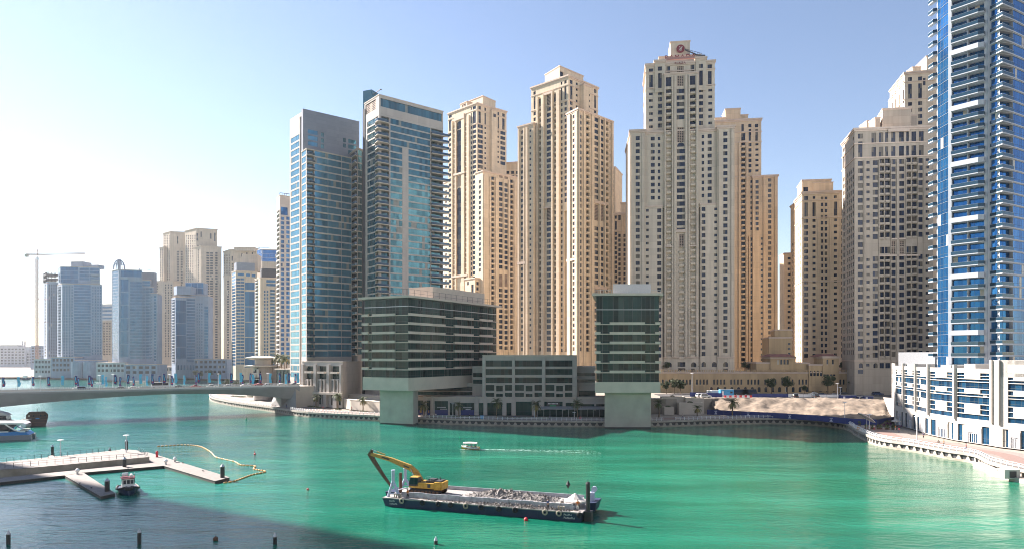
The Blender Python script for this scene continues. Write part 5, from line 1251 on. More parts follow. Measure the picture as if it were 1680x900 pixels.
mb = MB(); v4 = [G(427, 650), G(429, 641), G(453, 645), G(453, 660), G(427, 660)]; mb.prism(v4, ZY(455, 642)-.5, ZY(440, 642)); T.part('crown', mb, M['dark']); T.finish(maxn=100)
T = Tower('slim_balcony_tower', 'slim tan tower with white balconies down its left edge beside the glass pair', 'tower', G(465, 430), 2.4, 'tanpanel', 'gl_navy', 'conc', mbal='white')
T.block([(454, 440), (459, 430), (484, 436)], ZY(320, 430), 2.4, {0: [('b', 454.4, 458.6, 346, 6, 7.6, 600)], 1: [('w', 461, 472, 340, 13, 0, 0), ('w', 461.5, 466, 356, 4.8, 7.6, 600), ('w', 470, 475, 356, 4.8, 7.6, 600)]}, cornice=.4)
mb = MB(); q0, q1 = G(459, 432), G(478, 436); mb.bar((*q0, ZY(316.5, 432)), (*q1, ZY(316.5, 432)), .3); [mb.bar((*Vector(q0).lerp(Vector(q1), i/5), ZY(320, 432)), (*Vector(q0).lerp(Vector(q1), i/5), ZY(316.5, 432)), .2) for i in range(6)]; T.part('roof_rail', mb, M['dark'])
T.finish(maxn=100)
for i, (l, xa, xb, D, y0, n, mw, lab) in enumerate((('b', -30, 42, 1500, 568, 12, 'hz_white', 'wide pale grey apartment block at the far left edge'), ('c', 50, 75, 1250, 566, 4, 'hz_grey', 'grey mid rise block behind the tower crane'), ('d', 42, 58, 1500, 576, 3, 'hz_white', 'small pale block left of the tower crane foot'))):
    T = Tower('far_block', lab, 'building', G((xa+xb)/2, D), 2, mw, 'gl_far')
    T.block([(xa, D), (xb, D-5)], ZY(y0, D), 2, {0: grid('w', xa+1, xb-1, n, .6, y0+3, 2.4, 4.6, 598)}, 30, cornice=.3)
    if i == 0:
        mb = MB()
        for px in (37, 41): mb.tube([P(px, 570, 1505), P(px, 558.5, 1505)], 1.6, 8)
        T.part('chimney', mb, M['hz_white']); T.block([(0, 1498), (30, 1496)], ZY(565, 1500), ZY(569, 1500), {}, 20, cornice=0)
    T.finish(maxn=40)
# podium buildings on the far quay
for k, (xa, xb, D, y0, yb, mw, n, lab) in enumerate((
        (56, 84, 800, 588, 614, 'hz_white', 5, 'low pale terraced block at the foot of the crane'), (84, 122, 785, 585, 614, 'hz_grey', 6, 'low grey podium block under the blue glass tower'),
        (122, 160, 775, 590, 614, 'hz_grey', 5, 'low grey podium with drum shaped bays'), (158, 205, 712, 594, 614, 'hz_white', 7, 'low podium with square dark windows left of the domed tower foot'),
        (204, 258, 704, 597, 616, 'hz_grey', 5, 'low grey podium directly under the domed tower'), (240, 292, 790, 600, 614, 'hz_tan', 7, 'low tan podium right of the domed tower foot'), (318, 372, 752, 588, 614, 'hz_grey', 7, 'grey stepped podium with small white windows right of the dark blue tower'))):
    T = Tower('far_podium', lab, 'building', G((xa+xb)/2, D), 2, mw, 'gl_far')
    T.block([(xa, D), (xb, D)], ZY(y0, D), 1.5, {0: grid('w', xa+1, xb-1, n, .6, y0+3, 4, 8, 614)}, 20, cornice=.3)
    if k == 2:
        mb = MB()
        for px in (128, 148): q = G(px, D); mb.lathe((q[0], q[1], 2), [(7, 0), (7, 18)], 16)
        T.part('drum', mb, M['hz_grey'])
    T.finish(maxn=30)
mb = MB(); a, b = W(-60, 617.5, 1), W(380, 619, 1); mb.prism([(a.x, a.y-.5), (b.x, b.y-.5), (b.x, b.y+3), (a.x, a.y+3)], -.5, 2.6); tag(mb.build('far_quay', M['conc']), kind='structure')
for k, (x, y, D, w_, h_, c, lab) in enumerate(((42, 606, 770, 10, 4, 'navyhull', 'small dark blue workboat moored at the far left beach'), (163, 626, 640, 11, 1.6, 'gel', 'small white launch on the water beyond the bridge'), (63, 634, 470, 7, 2.2, 'wood', 'small brown tour dhow on the water beyond the bridge'))):
    q = P(x, y, D); t = thing('boat', lab, 'boat', (q.x, q.y, 0)); mb = MB(); L = w_/2
    mb.hex8([(q.x-L, q.y-1.2, -.1), (q.x+L*.7, q.y-1.2, -.1), (q.x+L*.7, q.y+1.2, -.1), (q.x-L, q.y+1.2, -.1)], [(q.x-L*1.05, q.y-1.6, h_*.5), (q.x+L*1.2, q.y-.4, h_*.6), (q.x+L*1.2, q.y+.4, h_*.6), (q.x-L*1.05, q.y+1.6, h_*.5)]); mb.build('hull', M[c], t)
    mb = MB(); mb.box(q.x-L*.5, q.x+L*.3, q.y-1, q.y+1, h_*.5+.02, h_*1.1); mb.box(q.x-L*.7, q.x+L*.5, q.y-1.2, q.y+1.2, h_*1.1+.5, h_*1.1+.7); mb.build('cabin', M['gel'], t)
# tower crane
D = 815; q = P(60.8, 590, D); t = thing('tower_crane', 'pale lattice tower crane standing left of the unfinished tower', 'crane', (q.x, q.y, 2))
zt_ = ZY(421, D); mb = MB(); s = 1.3
for sx in (-s, s):
    for sy in (-s, s): mb.bar((q.x+sx, q.y+sy, 2), (q.x+sx, q.y+sy, zt_), .5)
z = 2; f = 1
while z < zt_-3:
    for sy in (-s, s): mb.bar((q.x-s*f, q.y+sy, z), (q.x+s*f, q.y+sy, z+3), .2); mb.bar((q.x-s, q.y+sy, z), (q.x+s, q.y+sy, z), .2)
    for sx in (-s, s): mb.bar((q.x+sx, q.y-s*f, z), (q.x+sx, q.y+s*f, z+3), .2)
    z += 3; f = -f
M['crane'] = mat('faded crane paint', (.42, .27, .22), .7, .15, .4); mb.build('mast', M['crane'], t)
mb = MB(); j0, j1 = P(42, 418.5, D), P(140, 416.5, D)
for o in ((-.8, 0), (.8, 0), (0, 1.5)): mb.bar(j0+Vector((0, o[0], o[1])), j1+Vector((0, o[0], o[1])), .55)
for i in range(30):
    a, b = j0.lerp(j1, i/30), j0.lerp(j1, (i+1)/30); mb.bar(a+Vector((0, -.8, 0)), (a+b)/2+Vector((0, 0, 1.5)), .3); mb.bar((a+b)/2+Vector((0, 0, 1.5)), b+Vector((0, .8, 0)), .16)
mb.build('jib', M['crane'], t)
mb = MB(); ap = P(61.5, 409, D); mb.bar((q.x, q.y, zt_-2), ap, .6); mb.bar(ap, j0.lerp(j1, .72)+Vector((0, 0, 1.5)), .14); mb.bar(ap, j0+Vector((1, 0, 1)), .14); mb.build('apex', M['crane'], t)
mb = MB(); mb.box(j0.x-.5, j0.x+3, q.y-1.2, q.y+1.2, j0.z-2.2, j0.z+1.2); mb.build('counterweight', M['conc'], t)
mb = MB(); mb.box(q.x+1.4, q.x+3.2, q.y-2.6, q.y-.8, zt_-4, zt_-1.5); mb.build('cab', M['whitem'], t)
mb = MB()
for y in (463, 490, 528): mb.bar((q.x, q.y, ZY(y, D)), (q.x+9, q.y+8, ZY(y, D)), .5)
mb.build('wall_tie', M['crane'], t)
# ================================================================== round pavilion at the bridge head
q = G(436, 385); t = thing('pavilion', 'round tiered stone pavilion with wide disc roofs at the bridge head', 'building', (q[0], q[1], QZ))
c = (q[0]-1.5, q[1], 0)
mb = MB(); mb.lathe((c[0], c[1], 0), [(5.2, QZ), (5.2, ZY(601, 385))], 24); mb.lathe((c[0], c[1], 0), [(4.4, ZY(598, 385)), (4.4, ZY(588, 385))], 24); mb.box(c[0]-2, c[0]+9, c[1]+1, c[1]+9, QZ, ZY(601, 385)); mb.build('wall', M['tanpanel'], t)
mb = MB(); mb.lathe((c[0], c[1], 0), [(4.6, ZY(602, 385)), (10, ZY(600.5, 385)), (10.2, ZY(599, 385)), (4.6, ZY(597.5, 385))], 32); mb.lathe((c[0]-1, c[1], 0), [(4.5, ZY(589.5, 385)), (8.4, ZY(587.3, 385)), (8.6, ZY(586, 385)), (4.5, ZY(583.5, 385))], 32); mb.build('disc_roof', M['conc'], t)
mb = MB()
for i in range(5):
    x0 = G(402+5*i, 378)[0]; 
    for j, zz0 in enumerate((QZ+5, QZ+9.5, QZ+14)):
        if i+1 >= j*1.2: mb.box(x0, x0+1.2, 377, 378.2, QZ+3, min(zz0+3.2, QZ+4+2.8*(i+1)))
for j in range(4): mb.box(G(402+4*j, 378)[0], G(427, 378)[0], 376.5, 380, QZ+5.2+3.1*j, QZ+5.7+3.1*j)
mb.build('terrace', M['white'], t)
mb = MB()
for j in range(6): mb.box(G(410+2.6*j, 376)[0], G(411.8+2.6*j, 376)[0], 379, 379.3, QZ+6, QZ+18-abs(j-3)); 
mb.build('window', M['gl_far'], t)
t2 = thing('glazed_hall', 'long dark glazed hall under the roof palms behind the bridge', 'building', (G(475, 362)[0], 362, QZ))
mb = MB(); a, b = G(454, 372), G(500, 356); mb.prism([a, b, (b[0]+4, b[1]+16), (a[0]+4, a[1]+16)], QZ, ZY(606, 364)); mb.build('wall', M['gl_kant'], t2)
mb = MB(); mb.prism(offset_poly([a, b, (b[0]+4, b[1]+16), (a[0]+4, a[1]+16)], 1), ZY(606, 364), ZY(604.4, 364)); mb.build('roof', M['conc'], t2)
mb = MB()
for i in range(9): k = Vector(a).lerp(Vector(b), i/8); mb.bar((k.x, k.y-.1, QZ), (k.x, k.y-.1, ZY(606, 364)), .25)
mb.build('mullion', M['gfin'], t2)
# ================================================================== towers out of the picture: one left (its shadow lies on the water), some behind (seen in the glass), more added there to bounce light
mb = MB(); mb.prism([(-560, 60), (-150, 60), (-140, 140), (-157, 200), (-245, 320), (-560, 360)], -.5, 2.2); tag(mb.build('left_bank', M['ground']), kind='structure')
def outer(cx, cy, rz, a, b, h, lab, mw='outerw'):
    T = Tower('outer_tower', lab, 'tower', (cx, cy), 2.2, mw, 'gl_teal', 'conc')
    e = Vector((math.cos(rz), math.sin(rz))); n = Vector((-e.y, e.x)); c = Vector((cx, cy))
    v = [c-e*a-n*b, c+e*a-n*b, c+e*a+n*b, c-e*a+n*b]
    for i in range(4):
        p0, p1 = v[i], v[(i+1) % 4]; L = (p1-p0).length
        T.facade(tuple(p0), tuple(p1), 2.2, h, [('g', L*(f+.03), L*(f+.30), z, z+8.5) for f in (.02, .35, .67) for z in [8+11*k for k in range(int((h-14)/11))]])
    T.wall.add([(*q, h) for q in v], [(0, 1, 2, 3)]); T.trim.prism(offset_poly([tuple(q) for q in v], .5), h-2, h+.3); T.finish(maxn=20)

outer(-314, 252, R(59), 22, 12, 262, 'tall tower just outside the left edge whose shadow crosses the pontoons')
outer(-120, -90, 0, 22, 18, 150, 'pale tower behind the viewpoint, first from the left')
outer(-30, -110, R(12), 26, 18, 120, 'lower broad tower behind the viewpoint')
outer(70, -95, R(-8), 20, 20, 170, 'tallest tower behind the viewpoint')
outer(170, -120, R(5), 24, 18, 135, 'pale tower behind the viewpoint, last to the right', 'outerw')
outer(-230, -130, R(-6), 24, 18, 190, 'tall unseen tan tower added behind the viewpoint, far to the left')
outer(265, -90, R(10), 22, 20, 180, 'tall unseen white tower added behind the viewpoint, far to the right', 'outerw')
outer(20, -190, R(0), 30, 16, 215, 'tallest unseen slab added in the second row behind the viewpoint', 'outerw')
outer(-170, -230, R(4), 30, 16, 200, 'wide unseen slab added in the second row behind the viewpoint, to the left')
outer(210, -220, R(-4), 30, 16, 220, 'wide unseen slab added in the second row behind the viewpoint, to the right')
# ================================================================== road bridge with banners and traffic
def dk(t):                                                       # near edge of the deck, left to right
    a, b, c = Vector((-232, 250)), Vector(G(0, 268)), Vector(G(492, 326))
    return a.lerp(b, t/.1) if t < .1 else b.lerp(c, (t-.1)/.9)
BZ = 12.5; BW = 17.0
ed = (Vector(G(492, 326))-Vector(G(0, 268))).normalized(); en = Vector((-ed.y, ed.x))
BR = thing('bridge', 'grey concrete road bridge with shallow arched underside crossing the channel', 'bridge', (dk(.5).x, dk(.5).y, 0))
mb = MB(); nB = 50; sec = []
def dep(t):
    px = -60+552*t
    k = (px-260)/260
    return 2.3+3.3*abs(k)**1.7 if k < 0 else 2.3+4.4*min(1, k*1.12)**2.0
for i in range(nB+1):
    t = i/nB; a = dk(t); b = a+en*BW; d = dep(t)
    sec.append([(*a, BZ), (*(a-en*.0), BZ-.7), (*(a+en*1.6), BZ-d), (*(b-en*1.6), BZ-d), (*b, BZ-.7), (*b, BZ)])
vs = [p for s in sec for p in s]
fs = [(i*6+j, i*6+(j+1) % 6, (i+1)*6+(j+1) % 6, (i+1)*6+j) for i in range(nB) for j in range(6)]+[tuple(range(6)), tuple(reversed(range(nB*6, nB*6+6)))]
mb.add(vs, fs); mb.build('span', M['bridgec'], BR)
mb = MB()
q0, q1 = dk(0)+en*2.2, dk(1)+en*2.2
for i in range(nB):
    a, b = dk(i/nB), dk((i+1)/nB); mb.quad((*(a+en*2.6), BZ+.012), (*(b+en*2.6), BZ+.012), (*(b+en*(BW-2.6)), BZ+.012), (*(a+en*(BW-2.6)), BZ+.012))
    if i % 2 == 0: m_ = en*(BW/2); mb.quad((*(a+m_), BZ+.02), (*(a.lerp(b, .5)+m_), BZ+.02), (*(a.lerp(b, .5)+m_+en*.2), BZ+.02), (*(a+m_+en*.2), BZ+.02), 1)
mb.build('roadway', [M['asphalt'], M['white']], BR)
for o in (.15, BW-.15):
    mb = MB()
    for i in range(nB*2):
        a, b = dk(i/nB/2)+en*o, dk((i+1)/nB/2)+en*o
        mb.bar((*a, BZ+.2), (*b, BZ+.2), .25, .4)
        for h in (.62, .85, 1.12): mb.bar((*a, BZ+h), (*b, BZ+h), .07)
        for f in (0, .5): k = a.lerp(b, f); mb.bar((*k, BZ+.3), (*k, BZ+1.15), .1)
    mb.build('parapet_rail', M['steel'], BR)
for o in (2.45, BW-2.45):
    mb = MB()
    for i in range(nB): a, b = dk(i/nB)+en*o, dk((i+1)/nB)+en*o; mb.bar((*a, BZ+.3), (*b, BZ+.3), .22, .55)
    mb.build('kerb_barrier', M['conc'], BR)
mb = MB()
a = dk(0); mb.prism([tuple(a-ed*20-en), tuple(a+ed*26-en*-1), tuple(a+ed*26+en*15), tuple(a-ed*20+en*17)], -1, BZ-dep(.02)+.6); mb.build('pier', M['bridgec'], BR)
mb = MB(); a = Vector(G(446, 322)); b = Vector(G(494, 328)); c0 = Vector(G(432, 338))
mb.hex8([(*Vector(G(462, 328)), QZ-.3), (*Vector(G(486, 322)), QZ-.3), (*(Vector(G(490, 328))+en*18), QZ-.3), (*(Vector(G(455, 330))+en*18), QZ-.3)],
        [(*(dk(.935)+en*1.7), BZ-4.2), (*(dk(.985)-en*-.1), BZ-.8), (*(dk(.985)+en*18), BZ-.8), (*(dk(.935)+en*16), BZ-4.2)]); mb.build('abutment', M['bridgec'], BR)
mb = MB(); a, b = dk(.983), Vector(G(520, 332)); mb.prism([tuple(a+en*.1), tuple(b), tuple(b+en*22), tuple(a+en*18)], QZ, BZ-.02); tag(mb.build('bridge_head', M['conc']), kind='structure')
# banners: (px, row of top, colour, near side)
FL = [(3, 618, 'n', 1), (28, 617.5, 'c', 1), (52, 617, 'n', 0), (77, 617, 'n', 1), (100, 615.5, 'c', 1), (122, 615.5, 'n', 1), (126, 619, 'n', 0), (144, 615, 'n', 1), (149, 618, 'n', 0), (166, 614, 'c', 1), (172, 617.5, 'c', 0), (187, 614, 'n', 1), (195, 617.5, 'n', 0),
      (207.5, 613.5, 'n', 1), (217, 616.5, 'n', 0), (228, 613, 'c', 1), (239, 616, 'c', 0), (247.5, 613, 'n', 1), (259.5, 615.5, 'n', 0), (267, 612, 'n', 1), (280.5, 615.5, 'n', 0), (286, 612, 'c', 1), (300.5, 615, 'c', 0), (320, 614.5, 'n', 0), (323.5, 611, 'n', 1),
      (341, 611, 'c', 1), (358.7, 613.5, 'c', 0), (377, 611.5, 'n', 1), (393, 610.5, 'c', 1), (395.8, 613.5, 'n', 0), (409, 611.5, 'n', 0), (413, 613.5, 'c', 1), (425, 611.5, 'n', 1), (441, 611.5, 'c', 1), (456.7, 611.5, 'n', 1), (467, 613, 'c', 0), (472, 611.5, 'n', 1), (483, 612.5, 'n', 0), (486.5, 611.5, 'c', 1)]
def banner(px, yt, col, near, k):
    def ep(o):
        a = dk(.05)+en*o; b = dk(1)+en*o; kk = (px-CX)/F; d = b-a; t = (kk*a.y-a.x)/(d.x-kk*d.y); return a+d*t
    q = ep(.5 if near else BW-.5); zt = ZY(yt, q.y); hb = 15.5*q.y/F
    word = 'navy' if col == 'n' else 'sky blue'
    side = 'near' if near else 'far'
    nb = [f for f in FL if f[3] == near]; j = nb.index(FL[k])
    ordn = lambda i: ['first', 'second', 'third', 'fourth', 'fifth', 'sixth', 'seventh', 'eighth', 'ninth', 'tenth', 'eleventh', 'twelfth', 'thirteenth', 'fourteenth', 'fifteenth', 'sixteenth', 'seventeenth', 'eighteenth', 'nineteenth', 'twentieth', 'twenty first', 'twenty second', 'twenty third', 'twenty fourth'][i]
    same = [f for f in nb if f[2] == col]; js = same.index(FL[k])
    t = thing('banner', f'{word} banner on the {side} bridge railing, {ordn(js)} {word} one from the left', 'banner', (q.x, q.y, BZ), 0, 'banners along the bridge')
    mb = MB(); mb.tube([(q.x, q.y, BZ), (q.x, q.y, zt+.25)], .09, 6); mb.bar((q.x, q.y, zt), (q.x+.0, q.y, zt+.02), .05); mb.build('pole', M['steel'], t)
    mb = MB(); n = 8; w_ = .62+.35*((px*7) % 5)/5; w_ = 1.1 if near else .9
    rows_ = []
    for i in range(n+1):
        z = zt-hb*i/n; sw = .18*math.sin(i*.9+px)+.1*i/n
        rows_.append(((q.x+.1+sw*.3, q.y-.02+sw*.4, z), (q.x+.1+w_+sw*.5, q.y-.05+sw, z-.05)))
    for i in range(n):
        a, b = rows_[i]; c, d = rows_[i+1]; mb.quad(c, d, b, a); mb.quad(*[Vector(v)+Vector((0, .03, 0)) for v in (a, b, d, c)])
    o = mb.build('flag', M['navyflag' if col == 'n' else 'cyanflag'], t)
    mb = MB()
    if col == 'n':
        for i in range(2, 6):
            a, b = rows_[i]; m0, m1 = Vector(a).lerp(Vector(b), .35), Vector(a).lerp(Vector(b), .65); mb.quad(*[v+Vector((0, -.05, dz)) for v, dz in ((m0, -.5), (m1, -.5), (m1, .5), (m0, .5))])
        a, b = rows_[7]; m = Vector(a).lerp(Vector(b), .5)+Vector((0, -.06, .3)); mb.add([m+Vector((.3*math.cos(u*math.pi/4), 0, .3*math.sin(u*math.pi/4))) for u in range(8)], [tuple(range(8))], 1)
        mb.build('print', [M['cyanflag'], M['red']], t)
for k, f in enumerate(FL): banner(*f, k)
# lamp posts
def lamp(q, h, lab, group=None):
    t = thing('street_lamp', lab, 'street lamp', q, 0, group); q = Vector(q); mb = MB(); mb.tube([q, q+Vector((0, 0, h))], [.14, .08], 8); mb.build('pole', M['whitem'], t)
    mb = MB(); mb.lathe(q+Vector((0, 0, h)), [(.1, -.2), (.2, 0), (.75, .12), (.75, .2), (.1, .32)], 12); mb.build('lamp_head', M['whitem'], t); return t
for px, side, l in ((66, 1, 'leftmost lamp post on the bridge'), (163, 1, 'bridge lamp post among the banners, second from the left'), (185, 0, 'bridge lamp post among the banners, third from the left'), (278, 1, 'bridge lamp post just right of the white minibus'), (358, 1, 'bridge lamp post second from the right'), (439.5, 1, 'rightmost lamp post on the bridge in front of the pavilion')):
    a = dk(.05)+en*(.9 if side else BW-.9); b = dk(1)+en*(.9 if side else BW-.9); kk = (px-CX)/F; d = b-a; tt = (kk*a.y-a.x)/(d.x-kk*d.y); q = a+d*tt; lamp((q.x, q.y, BZ), 6.2, l, 'lamp posts on the bridge')
# ------------------------------------------------------------------ cars
def car(kind, col, label, loc, rz, group, name='car'):
    t = thing(name, label, 'car', loc, rz, group); WORLD[t.name] = Vector((0, 0, 0))
    L, Wd, H = {'sedan': (4.6, 1.8, 1.45), 'suv': (4.8, 1.95, 1.8), 'bus': (7.2, 2.2, 2.75), 'truck': (6.5, 2.2, 2.6)}[kind]
    prof = {'sedan': [(-2.3, .35), (-2.3, .8), (-1.75, .92), (1.1, .95), (2.2, .78), (2.3, .5), (2.3, .35)], 'suv': [(-2.4, .4), (-2.4, 1.0), (1.1, 1.08), (2.25, .95), (2.4, .6), (2.4, .4)],
            'bus': [(-3.6, .4), (-3.6, 1.25), (3.4, 1.25), (3.6, .9), (3.6, .4)], 'truck': [(-3.2, .5), (-3.2, 1.0), (3.0, 1.0), (3.2, .9), (3.2, .5)]}[kind]
    top = {'sedan': [(-1.75, .92), (-1.1, 1.42), (.25, 1.45), (1.1, .95)], 'suv': [(-2.3, 1.0), (-1.95, 1.75), (.35, 1.8), (1.1, 1.08)], 'bus': [(-3.55, 1.25), (-3.4, 2.7), (3.0, 2.75), (3.4, 1.25)], 'truck': [(1.3, 1.0), (1.4, 2.4), (2.7, 2.4), (3.1, 1.0)]}[kind]
    def extr(p, y0, y1, mi=0, ins=0):
        n = len(p); mb.add([(x, y0, z) for x, z in p]+[(x, y1, z) for x, z in p], [tuple(reversed(range(n))), tuple(range(n, 2*n))]+[(i, (i+1) % n, (i+1) % n+n, i+n) for i in range(n)], mi)
    mb = MB(); extr(prof, -Wd/2, Wd/2); extr(top, -Wd/2+.12, Wd/2-.12)
    if kind == 'truck': mb.box(-3.1, 1.1, -1.05, 1.05, 1.02, 2.5)
    mb.build('body', M[col], t)
    mb = MB(); y = Wd/2-.105; zl, zh = top[0][1]+.05, top[1][1]-.1
    xs0, xs1 = top[0][0], top[1][0]; xf0, xf1 = top[-1][0], top[-2][0]
    for s in (-1, 1):
        f = lambda x0, x1, u: x0+(x1-x0)*u
        c = [(f(xs0, xs1, .15)+.15, zl), (f(xf0, xf1, .15)-.15, zl), (f(xf0, xf1, .85)-.1, zh), (f(xs0, xs1, .85)+.1, zh)]
        mb.quad(*[(x, s*y, z) for x, z in (c if s < 0 else reversed(c))])
    for xa, xb, sg in ((xf0, xf1, 1), (xs0, xs1, -1)):
        d = .02*sg; mb.quad((xa+(xb-xa)*.12+d, -y+.1, zl+.02), (xa+(xb-xa)*.12+d, y-.1, zl+.02), (xa+(xb-xa)*.88+d, y-.15, zh+.02), (xa+(xb-xa)*.88+d, -y+.15, zh+.02))
    mb.build('window', M['gl_far'], t)
    wx = L*.31
    for x in (-wx, wx):
        for s in (-1, 1):
            mb = MB(); mb.lathe((x, s*(Wd/2-.1), .33), [(.33, -.11), (.33, .11)], 12, 0, 'y'); w_ = mb.build('wheel', M['black'], t)
            mb = MB(); mb.lathe((x, s*(Wd/2+.012), .33), [(.19, -.01), (.19, .01)], 10, 0, 'y'); mb.build('rim', M['steel'], w_)
    for s in (-1, 1):
        mb = MB(); mb.box(L/2-.06, L/2+.015, s*Wd*.36-.18, s*Wd*.36+.18, .6, .74); mb.build('headlight', M['lampw'], t)
        mb = MB(); mb.box(-L/2-.015, -L/2+.06, s*Wd*.38-.15, s*Wd*.38+.15, .65, .8); mb.build('tail_light', M['tail'], t)
    return t
for n_, c_ in (('cwhite', (.62, .62, .60)), ('cblack', (.02, .02, .023)), ('cblue', (.02, .05, .13)), ('csilver', (.35, .36, .37)), ('cred', (.35, .02, .02)), ('cgrey', (.12, .125, .13))): M[n_] = paint(n_+' car paint', c_)
BA = math.atan2(ed.y, ed.x)
for kind, col, px, near, lab in (('suv', 'cblue', 137, 1, 'dark blue off roader on the bridge near its left part'), ('sedan', 'cwhite', 129, 0, 'white car just behind the dark blue off roader'), ('sedan', 'cgrey', 200, 1, 'dark grey saloon on the bridge before a white one'), ('sedan', 'cwhite', 220, 1, 'white saloon right behind the dark grey saloon on the bridge'),
        ('bus', 'cwhite', 262, 0, 'white minibus crossing the bridge'), ('sedan', 'cblack', 294, 1, 'black saloon on the bridge right of the minibus'), ('sedan', 'cred', 322, 1, 'red car on the bridge'), ('sedan', 'cwhite', 348, 1, 'white car next after the red car on the bridge'), ('sedan', 'csilver', 376, 1, 'silver car on the bridge left of the white terraces'),
        ('sedan', 'cwhite', 403, 1, 'white car on the bridge left of the pavilion'), ('sedan', 'cred', 425, 0, 'red car half hidden behind the railing before the pavilion'), ('sedan', 'csilver', 440, 1, 'silver car on the bridge in front of the pavilion'), ('sedan', 'cwhite', 463, 1, 'white car on the bridge by the glazed hall'), ('sedan', 'cblack', 484, 1, 'black car at the right end of the bridge')):
    o = 4.6 if near else BW-4.6; a = dk(.05)+en*o; b = dk(1)+en*o; kk = (px-CX)/F; d = b-a; tt = (kk*a.y-a.x)/(d.x-kk*d.y); q = a+d*tt
    car(kind, col, lab, (q.x, q.y, BZ+.02), BA+(0 if near else math.pi), 'traffic on the bridge')
# ================================================================== dredging barge with excavator
A0, B0 = W(627.5, 829), W(955, 856); be = (B0-A0); BL = be.length; be.normalize(); bn = Vector((-be.y, be.x, 0)); BRZ = math.atan2(be.y, be.x)
def local_thing(name, label, cat, loc, rz=0, group=None):
    t = thing(name, label, cat, loc, rz, group); WORLD[t.name] = Vector((0, 0, 0)); return t
def bx(px, y=0):
    a = A0+bn*y; k = (px-CX)/F; return (k*a.y-a.x)/(be.x-k*be.y)
t = local_thing('barge', 'long flat navy barge carrying grey rubble in the middle of the water', 'barge', (A0.x, A0.y, 0), BRZ); BG = t
BWD = 10.0; HZ = 1.55
mb = MB()
mb.hex8([(.6, .2, -.4), (BL-.3, .2, -.4), (BL-.3, BWD, -.4), (.6, BWD, -.4)], [(0, 0, HZ-.12), (BL, 0, HZ-.12), (BL, BWD, HZ-.12), (0, BWD, HZ-.12)])
mb.hex8([(-2.2, 5.5, .2), (.1, 5.5, .2), (.1, BWD, .2), (-2.2, BWD, .2)], [(-2.6, 5.5, HZ-.15), (-.05, 5.5, HZ-.15), (-.05, BWD, HZ-.15), (-2.6, BWD, HZ-.15)])
mb.hex8([(BL, 6, .4), (BL+.6, 6.4, .4), (BL+.6, BWD, .4), (BL, BWD, .4)], [(BL, 5.5, 2.0), (BL+1.1, 6, 2.1), (BL+1.1, BWD, 2.1), (BL, BWD, 2.0)])
for i in range(12): x = 1.5+i*(BL-3)/11; mb.box(x, x+.06, -.03, .0, .0, HZ-.15)
mb.build('hull', M['navyhull'], t)
mb = MB(); mb.box(.0, BL, .0, BWD, HZ-.115, HZ); mb.box(-.05, BL+.05, -.12, 0, HZ-.16, HZ+.03); mb.build('deck', M['deck'], t)
x0, x1 = bx(659, 1.3), bx(940, 1.3)
M['coam'] = mat('scuffed pale grey steel plate', (.36, .37, .41), .7, .35, 1.6)
mb = MB(); n = 14
for i in range(n):
    xa, xb = x0+(x1-x0)*i/n, x0+(x1-x0)*(i+1)/n; mb.box(xa+.02, xb-.02, 1.25, 1.42, HZ, HZ+1.0+.05*math.sin(i*2.1)); mb.box(xb-.05, xb+.05, 1.12, 1.26, HZ, HZ+1.02)
mb.box(x0, x1, BWD-.6, BWD-.45, HZ, HZ+.95); mb.box(x1-.15, x1, 1.45, BWD-.62, HZ, HZ+.6); mb.build('coaming', M['coam'], t)
mb = MB(); mb.box(x0+.2, x1-.2, 1.45, BWD-.65, HZ+.002, HZ+.28); mb.build('hold_floor', M['deck'], t)
for i, px in enumerate((659, 693, 719, 739, 764, 789, 818, 845, 894, 917, 951)):
    mb = MB(); x = bx(px, -.2); c = Vector((x, -.24, HZ-.35)); mb.tube([c+Vector((math.cos(a)*.36, 0, math.sin(a)*.36)) for a in [2*math.pi*j/14 for j in range(15)]], .15, 8, caps=False)
    mb.build('tyre_fender', M['rockc' if i in (0, 4, 8, 9) else 'black'], t)
for px in (917, 922, 655, 648):
    mb = MB(); x = bx(px, .4)
    for dx in (-.12, .28): mb.lathe((x+dx, .5, HZ), [(.13, 0), (.11, .55), (.16, .6), (.16, .72)], 8)
    mb.build('bollard', M['rockc'], t)
for px, w_ in ((645.5, 14), (934, 17)):
    for j, word in enumerate(('PALM-I', 'PANAMA')):
        me = text_mesh('name_lettering', word, 1.0, .004, M['whitem']); xs = [v.co.x for v in me.vertices]; ww = max(xs)-min(xs)
        sc = (w_*.11)/ww*(1 if j else .72)
        o = link('name_lettering', me, t, (bx(px, 0)-(.0 if j else .25), -.016-.1*(1-(.82-.5*j)/HZ)*0, .88-.5*j), 0, (sc, .48, 1)); o.rotation_euler = (R(90), 0, 0)
mb = MB(); mb.tube([(BL+.6, 1.6, -1.5), (BL+.6, 1.6, 6.0)], .36, 12); mb.lathe((BL+.6, 1.6, 6.0), [(.42, 0), (.3, .3), (.06, .35), (.05, .8)], 8); mb.box(BL+.05, BL+1.3, .9, 2.4, -.2, HZ); mb.build('spud_pole', M['pile'], t)
mb = MB(); x = bx(657, 5); mb.tube([(x, 5, HZ), (x, 5, 5.2)], .3, 10); mb.build('spud_pole', M['rust'], t)
